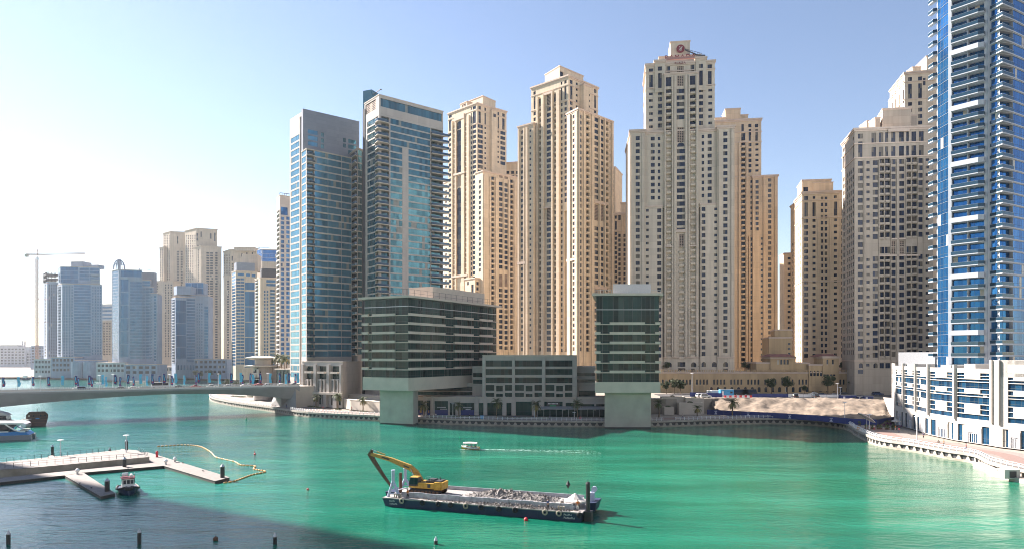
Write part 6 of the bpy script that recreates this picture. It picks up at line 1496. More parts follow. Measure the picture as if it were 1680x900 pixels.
for px, y, zt in ((645, 1.0, 6.3), (665, 8.9, 5.3)):
    mb = MB(); x = bx(px, y); mb.tube([(x-.9, y-.2, HZ), (x, y, zt-1.9), (x, y, zt)], [.26, .28, .3], 8); mb.tube([(x+1.5, y-.2, HZ), (x, y, zt-1.9)], .26, 8); mb.tube([(x+.3, y+1.4, HZ), (x, y, zt-1.9)], .2, 8); mb.bar((x-.7, y-.2, HZ+.6), (x+1.1, y-.2, HZ+.6), .2)
    mb.lathe((x, y, zt), [(.38, 0), (.38, .12)], 10); mb.build('spud_gantry', M['steelp'], t)
mb = MB(); x = bx(652, 3); mb.tube([(x, 2.6, HZ), (x, 2.6, HZ+.9), (x+1.6, 3.4, HZ+1.3), (x+2, 4, HZ)], .13, 6); mb.build('hose', M['whitem'], t)
mb = MB(); x = bx(976, 7); mb.box(x-1.2, x-.2, 7, 8.2, HZ+.2, HZ+1.9); mb.lathe((x-.2, 7.5, HZ+2.5), [(.5, -.2), (.5, .2)], 12, 0, 'y'); mb.bar((x-.7, 7.5, HZ+1.9), (x-.2, 7.5, HZ+2.5), .3); mb.build('winch', M['steelp'], t)
# rubble heap: lumpy displaced mound with loose blocks
mb = MB(); nx_, ny_ = 90, 30; xa, xb = bx(752, 4), bx(918, 4); g = []
rr = random.Random(5)
for i in range(nx_+1):
    for j in range(ny_+1):
        u, v = i/nx_, j/ny_; x = xa+(xb-xa)*u; y = 1.5+(BWD-2.3)*v
        m = math.exp(-((u-.42)/.26)**2)*math.sin(math.pi*min(1, max(0, v)))**.7*1.15+math.exp(-((u-.8)/.16)**2)*math.sin(math.pi*v)*.6
        m *= min(1, u*6, (1-u)*6); q = Vector((x, y, 0))
        k = abs(mn.noise(q*.9))*.75+abs(mn.noise(q*2.3))*.42+abs(mn.noise(q*5.0))*.2
        g.append((x, y, HZ+.2+m*(.7+.5*k)+k*.55*min(1, u*8, (1-u)*8)*(.35+m)))
mb.add(g, [(i*(ny_+1)+j, (i+1)*(ny_+1)+j, (i+1)*(ny_+1)+j+1, i*(ny_+1)+j+1) for i in range(nx_) for j in range(ny_)])
def rock(mb, c, r):
    vs = []
    for a in ((1, 0, 0), (-1, 0, 0), (0, 1, 0), (0, -1, 0), (0, 0, 1), (0, 0, -1)): vs.append(Vector(c)+Vector(a)*r*rr.uniform(.6, 1.3)+Vector((rr.uniform(-.2, .2), rr.uniform(-.2, .2), 0))*r)
    mb.add(vs, [(0, 2, 4), (2, 1, 4), (1, 3, 4), (3, 0, 4), (2, 0, 5), (1, 2, 5), (3, 1, 5), (0, 3, 5)])
for i in range(420):
    u, v = rr.random(), rr.random(); k = g[int(u*nx_)*(ny_+1)+int(v*ny_)]; rock(mb, (k[0]+rr.uniform(-.2, .2), k[1]+rr.uniform(-.2, .2), k[2]), rr.choice((.08, .1, .14, .2, .28)))
hp = mb.build('rubble_heap', M['rubble'], None); hp.location = (A0.x, A0.y, 0); hp.rotation_euler = (0, 0, BRZ); tag(hp, 'heap of grey rubble and stones lying in the barge hold', 'rubble', kind='stuff')
mb = MB()
for i in range(900):
    x = bx(700, .6)+abs(rr.gauss(.0, 1))*0+rr.random()*(bx(935, .6)-bx(700, .6)); d = math.exp(-((x-bx(845, .6))/9)**2); 
    if rr.random() > .15+d: continue
    y = rr.uniform(.08, 1.2); rock(mb, (x, y, HZ+.04+d*.55*rr.random()*(y/1.2)), rr.choice((.05, .08, .12, .18)))
hp = mb.build('spilled_stones', M['rubble'], None); hp.location = (A0.x, A0.y, 0); hp.rotation_euler = (0, 0, BRZ); tag(hp, 'loose stones spilled along the near deck edge of the barge', 'rubble', kind='stuff')
# tent, day shape, small things on deck
def onbarge(name, label, cat, px, y, z=HZ): x = bx(px, y); q = A0+be*x+bn*y; return local_thing(name, label, cat, (q.x, q.y, z), BRZ)
t = onbarge('tent', 'white pointed canvas tent at the right end of the barge', 'tent', 944, 4.4); mb = MB(); n = 8
for i in range(n):
    a, b = 2*math.pi*i/n, 2*math.pi*(i+1)/n
    pr = [(0.08, 2.25), (.45, 1.95), (1.3, 1.35), (2.0, 1.05), (2.0, .85)]
    for (r0, z0), (r1, z1) in zip(pr, pr[1:]): mb.quad((r1*math.cos(a), r1*math.sin(a), z1), (r1*math.cos(b), r1*math.sin(b), z1), (r0*math.cos(b), r0*math.sin(b), z0), (r0*math.cos(a), r0*math.sin(a), z0))
mb.build('canopy', M['canvas'], t)
for i in range(4):
    a = math.pi/4+math.pi/2*i; mb = MB(); mb.bar((1.8*math.cos(a), 1.8*math.sin(a), 0), (1.8*math.cos(a), 1.8*math.sin(a), 1.0), .08); mb.build('leg', M['steel'], t)
t = onbarge('day_shape', 'black diamond day signal on a thin pole beside the tent', 'signal', 932, 8); mb = MB(); mb.tube([(0, 0, 0), (0, 0, 2.2)], .04, 6); mb.build('pole', M['frame'], t); mb = MB(); mb.lathe((0, 0, 2.9), [(.02, -.75), (.42, 0), (.02, .75)], 8); mb.build('diamond', M['black'], t)
t = onbarge('barrel', 'dusty grey drum standing left of the white tent', 'barrel', 922, 3.4); mb = MB(); mb.lathe((0, 0, 0), [(.3, 0), (.32, .3), (.3, .6), (.32, .62), (.3, .9)], 12); mb.build('drum', M['rockc'], t); mb = MB(); mb.lathe((0, 0, .9), [(.27, 0), (.27, .03)], 12); mb.build('lid', M['dark'], t)
t = onbarge('crate', 'small blue steel crate against the coaming under the tent', 'crate', 934, 2.1); mb = MB(); mb.box(-.6, .6, -.35, .35, .04, .7); mb.build('box', M['steelp'], t); mb = MB(); mb.box(-.64, .64, -.39, .39, .7, .78); mb.build('lid', M['dark'], t)
# ------------------------------------------------------------------ excavator
ex = bx(703, 5); q = A0+be*ex+bn*5.0
t = local_thing('excavator', 'yellow long reach excavator parked on the left half of the barge', 'excavator', (q.x, q.y, HZ+.28), BRZ); z0 = 0
for y in (-1.5, 1.1):
    mb = MB(); pr = [(-3.2, .25), (-2.9, .0), (2.7, 0), (3.0, .25), (3.05, .6), (2.7, .88), (-2.8, .88), (-3.2, .6)]; n = len(pr)
    mb.add([(x, y-.1, z) for x, z in pr]+[(x, y+.6, z) for x, z in pr], [tuple(range(n)), tuple(reversed(range(n, 2*n)))]+[(i, i+n, (i+1) % n+n, (i+1) % n) for i in range(n)])
    for i in range(26): x = -2.9+i*.225; mb.box(x, x+.1, y-.14, y+.64, .86, .93)
    tr = mb.build('track', M['black'], t); mb = MB()
    for i in range(8): mb.lathe((-2.6+i*.73, y-.14, .42), [(.27, -.03), (.27, .03)], 12, 0, 'y')
    mb.build('roller', M['rust'], tr)
mb = MB(); mb.lathe((0, -.1, .7), [(1.0, 0), (1.0, .45)], 20); mb.build('slew_ring', M['dark'], t)
mb = MB()
mb.hex8([(-1.6, -1.65, 1.1), (3.1, -1.65, 1.1), (3.1, 1.5, 1.1), (-1.6, 1.5, 1.1)], [(-1.6, -1.65, 2.1), (3.15, -1.65, 2.1), (3.15, 1.5, 2.1), (-1.6, 1.5, 2.1)])
mb.hex8([(1.9, -1.7, .95), (3.3, -1.4, .95), (3.3, 1.3, .95), (1.9, 1.55, .95)], [(1.9, -1.7, 2.35), (3.4, -1.4, 2.3), (3.4, 1.3, 2.3), (1.9, 1.55, 2.35)])
mb.build('house', M['yellow'], t)
mb = MB(); mb.box(.1, 2.9, -1.2, 1.1, 2.1, 2.52); mb.box(.4, 1.6, -.9, .6, 2.52, 2.75); mb.tube([(2.2, .4, 2.5), (2.2, .4, 3.0)], .1, 8); mb.build('engine_cover', M['dark'], t)
mb = MB(); mb.box(.6, 1.2, -1.68, -1.655, 1.3, 1.95); mb.build('grille', M['dark'], t)
mb = MB(); mb.box(3.41, 3.43, -.9, .2, 1.75, 2.1); mb.build('plate', M['yellow'], t)
mb = MB(); cabp = [(-3.1, 1.15), (-3.2, 1.9), (-2.9, 3.0), (-1.25, 3.0), (-1.25, 1.15)]; n = 5
mb.add([(x, -1.65, z) for x, z in cabp]+[(x, -.45, z) for x, z in cabp], [tuple(reversed(range(n))), tuple(range(n, 2*n))]+[(i, i+n, (i+1) % n+n, (i+1) % n) for i in range(n)])
cb_ = mb.build('cab', M['dark'], t)
mb = MB(); mb.quad((-3.0, -1.67, 1.75), (-2.15, -1.67, 1.75), (-2.15, -1.67, 2.88), (-2.82, -1.67, 2.88)); mb.quad((-2.05, -1.67, 1.75), (-1.4, -1.67, 1.75), (-1.4, -1.67, 2.88), (-2.05, -1.67, 2.88)); mb.quad((-3.21, -1.55, 1.9), (-3.21, -.55, 1.9), (-2.93, -.55, 2.9), (-2.93, -1.55, 2.9)); mb.build('window', M['gl_kant'], cb_)
mb = MB(); mb.hex8([(-3.0, -1.7, 3.0), (-1.2, -1.7, 3.0), (-1.2, -.4, 3.0), (-3.0, -.4, 3.0)], [(-2.8, -1.6, 3.16), (-1.3, -1.6, 3.16), (-1.3, -.5, 3.16), (-2.8, -.5, 3.16)]); mb.box(-3.15, -1.25, -1.68, -1.655, 1.12, 1.45); mb.build('roof', M['yellow'], cb_)
mb = MB(); mb.lathe((-1.6, -1.0, 3.16), [(.09, 0), (.09, .16)], 8); mb.build('beacon', M['orange'], cb_)
mb = MB(); mb.tube([(.2, -1.5, 2.1), (.2, -1.5, 3.2), (1.2, -1.5, 3.3), (1.2, -1.5, 2.5)], .04, 5); mb.build('handrail', M['steel'], t)
def girder(mb, pts, hs, w_, y):
    for i in range(len(pts)-1):
        (xa, za), (xb, zb) = pts[i], pts[i+1]; dx, dz = xb-xa, zb-za; L = math.hypot(dx, dz)
        def nrm(k):
            a, b = pts[max(k-1, 0)], pts[min(k+1, len(pts)-1)]; l = math.hypot(b[0]-a[0], b[1]-a[1]); return (-(b[1]-a[1])/l, (b[0]-a[0])/l)
        n0, n1 = nrm(i), nrm(i+1); h0, h1 = hs[i]/2, hs[i+1]/2
        mb.hex8([(xa-n0[0]*h0, y-w_, za-n0[1]*h0), (xa-n0[0]*h0, y+w_, za-n0[1]*h0), (xb-n1[0]*h1, y+w_, zb-n1[1]*h1), (xb-n1[0]*h1, y-w_, zb-n1[1]*h1)],
                [(xa+n0[0]*h0, y-w_, za+n0[1]*h0), (xa+n0[0]*h0, y+w_, za+n0[1]*h0), (xb+n1[0]*h1, y+w_, zb+n1[1]*h1), (xb+n1[0]*h1, y-w_, zb+n1[1]*h1)])
tip = (-12.6, 7.0); tip2 = (-7.9, .6)
mb = MB(); girder(mb, [(-1.5, 2.0), (-2.7, 3.6), (-3.9, 4.4), (-8.0, 5.7), (-12.2, 6.5)], [.75, .95, 1.05, .75, .5], .26, .35); bo = mb.build('boom', M['ochre'], t)
mb = MB()
for (xa, za, xb, zb) in ((-5.2, 4.75, -4.0, 4.4), (-9.8, 6.1, -8.2, 5.72)): mb.bar((xa, .085, za), (xb, .085, zb), .02, .26)
mb.build('boom_stripe', M['dark'], bo)
mb = MB(); girder(mb, [(-12.0, 7.35), (-12.5, 6.5), (-11.6, 5.2), (-9.6, 2.6), (-7.9, .6)], [.35, .95, .75, .5, .3], .2, .35); st_ = mb.build('stick', M['rust'], t)
mb = MB(); mb.tube([(-9.2, .35, 6.55), (-11.0, .35, 7.05)], .13, 8); mb.build('ram', M['ochre'], bo); mb = MB(); mb.tube([(-11.0, .35, 7.05), (-12.1, .35, 7.4)], .07, 8); mb.build('ram_rod', M['steel'], bo)
for y in (-.1, .8):
    mb = MB(); mb.tube([(-2.4, y, 1.5), (-3.1, y, 3.2)], .12, 8); mb.tube([(-3.1, y, 3.2), (-3.6, y, 4.2)], .07, 8); mb.build('ram', M['steel'], t)
# ================================================================== pontoons, walkway, piles
def plat(name, label, pts, z0, z1, mats, cat='pontoon'):
    t = thing(name, label, cat, (pts[0].x, pts[0].y, z0)); po = [(p.x, p.y) for p in pts]
    mb = MB(); mb.prism(po, z0, z1-.08); mb.build('float', M[mats[1]], t); mb = MB(); mb.prism(offset_poly(po, .06), z1-.078, z1); mb.build('deck', M[mats[0]], t); return t
WZ = 1.9
def Wp(l, z): return [W(a, b, z) for a, b in l]
def ccw(l):
    a = sum(l[i].x*l[(i+1) % len(l)].y-l[(i+1) % len(l)].x*l[i].y for i in range(len(l))); return l if a > 0 else l[::-1]
wk = plat('walkway', 'raised concrete walkway with a railing coming in from the left edge', ccw(Wp([(-60, 772.5), (43, 767), (245, 748.6), (226, 738.6), (197, 737), (-60, 763.5)], WZ)), -1, WZ, ('dock', 'rockc'), 'walkway')
mb = MB(); fa, fb = W(-50, 763.8, WZ), W(190, 738.5, WZ); na, nb_ = W(-50, 771.5, WZ), W(238, 748.3, WZ)
for p0, p1, n in ((fa, fb, 22), (na, nb_, 22)):
    for i in range(n+1): q = p0.lerp(p1, i/n); mb.bar(q, q+Vector((0, 0, 1.05)), .07)
    for h in (.55, 1.05): mb.bar(p0+Vector((0, 0, h)), p1+Vector((0, 0, h)), .045)
mb.build('railing', M['frame'], wk)
mb = MB(); p0, p1 = W(243, 748, WZ), W(227, 739, WZ)
for i in range(7): q = p0.lerp(p1, i/6); mb.tube([q, q+Vector((-.15, 0, .8)), q+Vector((.1, 0, 1.1))], .06, 5)
mb.build('end_railing', M['steel'], wk)
fz = .62
plat('pontoon', 'long low pontoon in front of the raised walkway', ccw(Wp([(-60, 797.5), (0, 790), (106, 778.6), (137, 774), (268.6, 763), (246, 757.5), (0, 783), (-60, 789)], fz)), -.3, fz, ('dock', 'docks'))
plat('finger_pontoon', 'shaded finger pontoon with the tugboat alongside', ccw(Wp([(106.5, 778.9), (165.7, 812.9), (188.6, 808), (137, 774.6)], fz)), -.3, fz-.01, ('dock', 'docks'))
plat('finger_pontoon', 'sunlit wide finger pontoon ending at a pile with the yellow boom', ccw(Wp([(247, 757.2), (269.2, 763.2), (352.9, 788), (376.6, 782), (243, 741), (226, 741)], fz)), -.3, fz+.01, ('dock', 'docks'))
plat('landing_stage', 'small pale landing stage behind the walkway railing', ccw(Wp([(79, 748), (84, 745.5), (112, 753.5), (104, 756)], .5)), -.3, .5, ('dock', 'docks'))
plat('landing_stage', 'small landing stage at the far end of the walkway', ccw(Wp([(196, 737.4), (200, 735.3), (228, 738.2), (224, 741)], .7)), -.3, .7, ('dock', 'docks'))
def pile(px, yt, yb, label, r=.42, zb=0.0, D=None):
    D = D or W(px, yb, zb).y; q = P(px, yt, D); t = thing('mooring_pile', label, 'pile', (q.x, q.y, 0), 0, 'black mooring piles'); zt = q.z
    mb = MB(); mb.tube([(q.x, q.y, -2), (q.x, q.y, zt-.5)], r, 14); mb.build('sleeve', M['pile'], t)
    mb = MB(); mb.lathe((q.x, q.y, zt-.5), [(r*1.06, 0), (r*1.06, .06), (.05, .62)], 14); mb.build('cap', M['steel'], t)
pile(86, 729, 746.5, 'black pile at the landing stage behind the walkway', .34); pile(180, 733.5, 745, 'short brown black pile behind the walkway railing', .3)
pile(207.5, 720, 743, 'black pile at the far end of the walkway', .4); pile(204.3, 749, 769, 'black pile between the walkway and the long pontoon', .42)
pile(175.8, 784, 810, 'black pile at the end of the shaded finger pontoon beside the tug', .45); pile(365, 761, 787, 'black pile at the end of the sunlit finger pontoon', .45)
for px, yt, l in ((13.7, 870, 'foreground black pile near the left edge'), (228.6, 867, 'foreground black pile below the shaded finger pontoon'), (451, 874, 'foreground black pile right of the dark red buoy'), (715, 880, 'foreground black pile below the barge')): pile(px, yt, 0, l, .27, D=98)
lamp(W(99, 758, .5)*1.0, 0.1, 'x') if False else None
q = W(99, 756, .5); q2 = P(99, 722, q.y); lamp((q.x, q.y, .5), q2.z-.5, 'thin lamp post on the landing stage behind the walkway'); q = W(207, 741, WZ); q2 = P(207, 714, q.y); lamp((q.x, q.y, WZ), q2.z-WZ, 'pale lamp post at the far end of the walkway')
for px, y, l in ((127, 777, 'white service pedestal by the shaded finger pontoon root'), (272, 761, 'white service pedestal at the root of the sunlit finger pontoon'), (287, 757, 'second white service pedestal on the sunlit finger pontoon')):
    q = W(px, y, fz); t = thing('service_pedestal', l, 'pedestal', (q.x, q.y, fz), 0, 'pontoon pedestals'); mb = MB(); mb.lathe((q.x, q.y, fz), [(.22, 0), (.2, .5)], 10); mb.build('base', M['steel'], t); mb = MB(); mb.lathe((q.x, q.y, fz+.85), [(.1, -.45), (.42, -.2), (.46, .1), (.2, .42), (.02, .5)], 12); mb.build('hood', M['gel'], t)
q = W(257.5, 749, fz); t = thing('hose_cabinet', 'small red hose post on the sunlit finger pontoon', 'cabinet', (q.x, q.y, fz)); mb = MB(); mb.lathe((q.x, q.y, fz), [(.3, 0), (.26, .9), (.34, .95), (.34, 1.35)], 10); mb.build('post', M['red'], t); mb = MB(); mb.lathe((q.x, q.y, fz+1.35), [(.34, 0), (.1, .3)], 10); mb.build('cap', M['red'], t)
for px, y, l in ((131, 793, 'first'), (150, 800, 'second'), (311, 779, 'third'), (333, 772, 'fourth'), (300, 759, 'fifth')):
    q = W(px, y, fz); mb = MB(); mb.lathe(q, [(.1, 0), (.09, .18), (.2, .22), (.2, .3)], 8); mb.bar(q+Vector((-.25, 0, .25)), q+Vector((.25, 0, .25)), .08); tag(mb.build('cleat', M['frame'], None, q), 'small dark mooring cleat on a finger pontoon', 'cleat', 'mooring cleats on the finger pontoons')
# floating boom
bp = smoothcurve([W(a, b, .1) for a, b in ((257, 731.4), (280, 730), (303, 729), (328, 731.4), (345, 740), (354, 748.6), (370, 753), (385.7, 756.6), (395.7, 762), (418.6, 763.4), (415.7, 768), (424, 770), (435.7, 772.9), (411, 778.6), (383, 788.6), (358, 792))], 8)
t = thing('floating_boom', 'string of yellow and pale floats curving from the sunlit pontoon', 'boom', bp[0]); L = 0; k = 0; step = 1.05
tot = [0]
for a, b in zip(bp, bp[1:]): tot.append(tot[-1]+(b-a).length)
def along(s):
    for i in range(len(bp)-1):
        if tot[i+1] >= s: return bp[i].lerp(bp[i+1], (s-tot[i])/max(1e-6, tot[i+1]-tot[i]))
    return bp[-1]
nf = int(tot[-1]/step)
for i in range(nf):
    a, b = along(i*step+.08), along(i*step+step-.1); mb = MB(); mb.tube([a, a.lerp(b, .2), a.lerp(b, .8), b], [.08, .19, .19, .08], 8)
    s = i*step/tot[-1]; pale = (.3 < s < .62 and i % 3)
    if i < 100: mb.build('float', M['palebuoy' if pale else 'orange'], t)
    else:
        if i == 100: rest = MB()
        rest.v, rest.f, rest.m, n0 = rest.v+mb.v, rest.f+[tuple(q+len(rest.v) for q in f) for f in mb.f], rest.m+mb.m, 0
if nf > 100: tag(rest.build('float', M['orange'], t), kind='stuff')
def buoy(px, y, r, m, lab, post=0):
    q = W(px, y, 0); t = thing('buoy', lab, 'buoy', (q.x, q.y, 0)); mb = MB(); mb.ball((q.x, q.y, r*.55), r, 14); mb.build('float', M[m], t, smooth=True); mb = MB(); mb.tube([(q.x, q.y, r*1.4), (q.x, q.y, r*1.4+.15+post)], .07 if not post else .1, 6); mb.build('ring', M['frame' if not post else m], t)
buoy(863, 853, .36, 'red', 'bright red ball buoy against the barge hull'); buoy(353.7, 885.5, .38, 'rust', 'dark red ball buoy in the shaded water at the bottom'); buoy(418, 745, .3, 'red', 'small red marker buoy right of the floating boom', .5)
buoy(505, 803, .26, 'red', 'tiny red buoy left of the barge'); buoy(404, 687.5, .4, 'green', 'small green buoy near the bridge shadow', .3); buoy(753.5, 722, .22, 'green', 'small green marker beside the covered passenger boat', .9); buoy(170.5, 815, .38, 'palebuoy', 'pale pink fender buoy at the end of the shaded finger pontoon')
# ------------------------------------------------------------------ people
def skin_fig(name, J, E_, m):
    me = bpy.data.meshes.new(name); me.from_pydata([j[:3] for j in J], E_, []); o = bpy.data.objects.new(name, me); COL.objects.link(o)
    md = o.modifiers.new('s', 'SKIN'); md2 = o.modifiers.new('u', 'SUBSURF'); md2.levels = md2.render_levels = 1
    for i, j in enumerate(J): me.skin_vertices[0].data[i].radius = (j[3], j[3]*(j[4] if len(j) > 4 else 1))
    me.skin_vertices[0].data[0].use_root = True
    bpy.context.view_layer.update(); r = bpy.data.meshes.new_from_object(o.evaluated_get(bpy.context.evaluated_depsgraph_get()))
    bpy.data.objects.remove(o); r.materials.clear(); r.materials.append(m); return r
for n_, c_ in (('cl_white', (.62, .6, .58)), ('cl_dark', (.03, .03, .035)), ('cl_red', (.5, .03, .08)), ('cl_blue', (.05, .08, .2)), ('cl_or', (.6, .16, .03)), ('cl_lil', (.35, .28, .48))): M[n_] = mat(n_+' cloth', c_, .85, .15, 5)
FIG = {}
def person(label, loc, rz=0, top='cl_white', bot='cl_dark', seat=False, group=None):
    t = local_thing('person', label, 'person', loc, rz, group)
    k = 'seat' if seat else 'stand'
    if k not in FIG:
        if seat: J = [(0, 0, .45, .15, .8), (0, .02, .75, .16, .7), (0, 0, .98, .17, .6), (0, 0, 1.08, .06), (0, -.03, 1.22, .1), (0, -.03, 1.34, .07), (.1, -.4, .47, .09), (.1, -.42, .05, .06), (.1, -.55, .03, .05), (-.1, -.4, .47, .09), (-.1, -.42, .05, .06), (-.1, -.55, .03, .05), (.24, -.02, .95, .06), (.28, -.08, .68, .05), (.18, -.32, .58, .04), (-.24, -.02, .95, .06), (-.28, -.08, .68, .05), (-.18, -.32, .58, .04)]
        else: J = [(0, 0, .92, .14, .75), (0, 0, 1.15, .14, .7), (0, 0, 1.42, .17, .6), (0, 0, 1.52, .06), (0, -.02, 1.64, .1), (0, -.02, 1.76, .07), (.1, -.05, .5, .075), (.1, .05, .08, .055), (.1, -.1, .04, .05), (-.1, .08, .5, .075), (-.1, .12, .08, .055), (-.1, 0, .04, .05), (.25, 0, 1.36, .06), (.3, .02, 1.08, .05), (.28, -.1, .84, .04), (-.25, 0, 1.36, .06), (-.3, 0, 1.08, .05), (-.28, -.12, .86, .04)]
        E_ = [(0, 1), (1, 2), (2, 3), (3, 4), (4, 5), (0, 6), (6, 7), (7, 8), (0, 9), (9, 10), (10, 11), (2, 12), (12, 13), (13, 14), (2, 15), (15, 16), (16, 17)]
        FIG[k] = (skin_fig('body', J, E_, M['skin']), skin_fig('shirt', [(x, y, z, r*1.13, *(q or (1,))) for x, y, z, r, *q in [J[i] for i in (0, 1, 2, 12, 13, 15, 16)]], [(0, 1), (1, 2), (2, 3), (3, 4), (2, 5), (5, 6)], M['skin']),
                  skin_fig('trousers', [(x, y, z, r*1.15, *(q or (1,))) for x, y, z, r, *q in [J[i] for i in (0, 6, 7, 9, 10)]], [(0, 1), (1, 2), (0, 3), (3, 4)], M['skin']))
    b, s, tr = FIG[k]; link('body', b, t)
    for nm, me, m in (('shirt', s, top), ('trousers', tr, bot)):
        me2 = me.copy(); me2.materials.clear(); me2.materials.append(M[m]); link(nm, me2, t)
    mb = MB(); hz = 1.3 if seat else 1.72; mb.ball((0, .01, hz), .115, 10); mb.build('hair', M['black'], t)
q = A0+be*bx(948, 1.6)+bn*1.6; person('person in an orange vest standing under the barge tent', (q.x, q.y, HZ), 0, 'cl_or', 'cl_white')
for px_, y_, tp_, l_ in ((669, .7, 'cl_or', 'crew member in orange by the left gantry of the barge'), (899, .7, 'cl_blue', 'crew member in blue on the near deck edge of the barge')):
    q = A0+be*bx(px_, y_)+bn*y_; person(l_, (q.x, q.y, HZ), 1, tp_, 'cl_dark')
for i_, (xa_, xb_, y_) in enumerate(((676, 760, .95), (930, 952, .9))):
    mb = MB(); a_, b_ = bx(xa_, y_), bx(xb_, y_); pts_ = [A0+be*(a_+(b_-a_)*k/14)+bn*(y_+.12*math.sin(k*1.3))+Vector((0, 0, HZ+.06)) for k in range(15)]; mb.tube(pts_, .05, 6)
    tag(mb.build('mooring_rope', M['rockc'], None, pts_[0]), ('long' if i_ == 0 else 'short')+' slack rope lying on the near deck edge of the barge', 'rope')
# ================================================================== covered passenger boat
q = W(772, 736, 0); t = local_thing('passenger_boat', 'small white and yellow passenger boat with a curved canopy leaving a wake', 'boat', (q.x, q.y, 0), math.pi+R(-8))
def hull_sections(secs, mi=0, mb=None):
    """secs: (x, half beam, keel z, sheer z)"""
    mb = mb or MB(); n = 7; vs = []
    for x, hb, zk, zs in secs:
        for j in range(n):
            a = -1+2*j/(n-1); vs.append((x, hb*math.copysign(abs(a)**.6, a) if a else 0, zk+(zs-zk)*abs(a)**2.2))
    k = len(secs); mb.add(vs, [(i*n+j, (i+1)*n+j, (i+1)*n+j+1, i*n+j+1) for i in range(k-1) for j in range(n-1)]+[tuple(range(n)), tuple(reversed(range((k-1)*n, k*n)))], mi)
    mb.add([(x, -hb*.97, zs-.12) for x, hb, zk, zs in secs]+[(x, hb*.97, zs-.12) for x, hb, zk, zs in secs], [(i, i+1, k+i+1, k+i) for i in range(k-1)], mi); return mb
hull_sections([(-2.6, .85, -.1, .62), (-1.2, 1.0, -.2, .58), (.6, 1.0, -.2, .62), (1.8, .7, -.15, .8), (2.7, .12, .1, 1.1)]).build('hull', M['yellow'], t)
mb = MB()
for s in (-1, 1):
    pr = [(-2.6, .86, .62), (-1.2, 1.01, .58), (.6, 1.01, .62), (1.8, .71, .8), (2.7, .13, 1.1)]
    for a, b in zip(pr, pr[1:]): mb.hex8([(a[0], s*a[1], a[2]-.2), (b[0], s*b[1], b[2]-.25), (b[0], s*(b[1]+.05), b[2]-.25), (a[0], s*(a[1]+.05), a[2]-.2)], [(a[0], s*a[1], a[2]+.08), (b[0], s*b[1], b[2]+.1), (b[0], s*(b[1]+.05), b[2]+.1), (a[0], s*(a[1]+.05), a[2]+.08)])
mb.prism([(1.2, -.85), (2.6, -.1), (2.6, .1), (1.2, .85)], .75, .95); mb.build('gunwale', M['gel'], t)
mb = MB(); n = 8
for i in range(10):
    for j in range(n):
        def f(u, v): x = -2.0+4.1*u; y = -1.05+2.1*v; return (x, y, 2.15-.28*(2*v-1)**2-.14*(2*u-1)**2)
        a, b, c, d = f(i/10, j/n), f((i+1)/10, j/n), f((i+1)/10, (j+1)/n), f(i/10, (j+1)/n); mb.quad(a, b, c, d); mb.quad(*[(x, y, z-.08) for x, y, z in (d, c, b, a)])
for s in (-1, 1): mb.bar((-2.0, s*1.05, 1.72), (2.1, s*1.05, 1.74), .1, .22)
mb.build('canopy', M['canvas'], t)
for x in (-1.8, 0, 1.8):
    for s in (-1, 1): mb = MB(); mb.bar((x, s*.95, .55), (x, s*.95, 1.9), .06); mb.build('post', M['gel'], t)
mb = MB(); mb.box(-1.9, 1.2, -.25, .25, .3, .62); mb.build('bench', M['wood'], t)
for dx, dy, tp, l in ((.9, -.45, 'cl_white', 'seated passenger in white near the bow of the small covered boat'), (-.4, -.45, 'cl_lil', 'seated passenger in lilac amidships in the small covered boat'), (-1.5, -.4, 'cl_dark', 'dark clothed boatman at the stern of the small covered boat')):
    c, s = math.cos(math.pi+R(-8)), math.sin(math.pi+R(-8)); dy = -dy; person(l, (q.x+c*dx-s*dy, q.y+s*dx+c*dy, .2), R(-8), tp, 'cl_dark', True)
mb = MB(); rr = random.Random(11)
for i in range(300):
    s = rr.random()**1.4; x = q.x+2.6+s*34; y = q.y-.4-s*3.2-s*s*3; w_ = .2+s*2.4; yy = y+rr.choice((-1, 1))*w_*rr.uniform(.75, 1.1) if rr.random() < .75 else y+rr.uniform(-w_, w_)*.4
    l, h = rr.uniform(.2, .6)*(1-.5*s), rr.uniform(.03, .09)*(1-.6*s)
    mb.add([(x-l, yy, .02), (x, yy-h, .03), (x+l, yy-.05, .02), (x, yy+h, .05)], [(0, 1, 2, 3)])
for i in range(40): x = q.x-2.9+rr.random()*5.6; mb.add([(x-.3, q.y-1.15-rr.random()*.3, .02), (x, q.y-1.35-rr.random()*.2, .03), (x+.3, q.y-1.2, .02), (x, q.y-1.0, .05)], [(0, 1, 2, 3)])
tag(mb.build('wake', M['foam'], None, q), 'white foam wake trailing right of the small covered boat', 'wake', kind='stuff')
# ================================================================== tugboat
q = W(193, 812, 0); t = local_thing('tugboat', 'small navy tugboat with white wheelhouse moored at the shaded finger pontoon', 'tugboat', (q.x+.2, q.y+3.2, 0), R(-58))
hull_sections([(-4.6, 1.5, -.1, .8), (-3.4, 1.75, -.3, .75), (-.5, 1.9, -.4, .85), (1.8, 1.75, -.4, 1.15), (3.2, 1.15, -.3, 1.5), (4.1, .3, .0, 1.8)]).build('hull', M['navyhull'], t)
mb = MB()
for s in (-1, 1):
    pr = [(-4.6, 1.5, .8), (-3.4, 1.75, .75), (-.5, 1.9, .85), (1.8, 1.75, 1.15), (3.2, 1.15, 1.5), (4.1, .3, 1.8)]; mb.tube([(a, s*(b+.06), c-.1) for a, b, c in pr], .2, 8)
mb.tube([(4.1, -.6, 1.4), (4.35, 0, 1.4), (4.1, .6, 1.4)], .36, 8); mb.build('fender', M['black'], t)
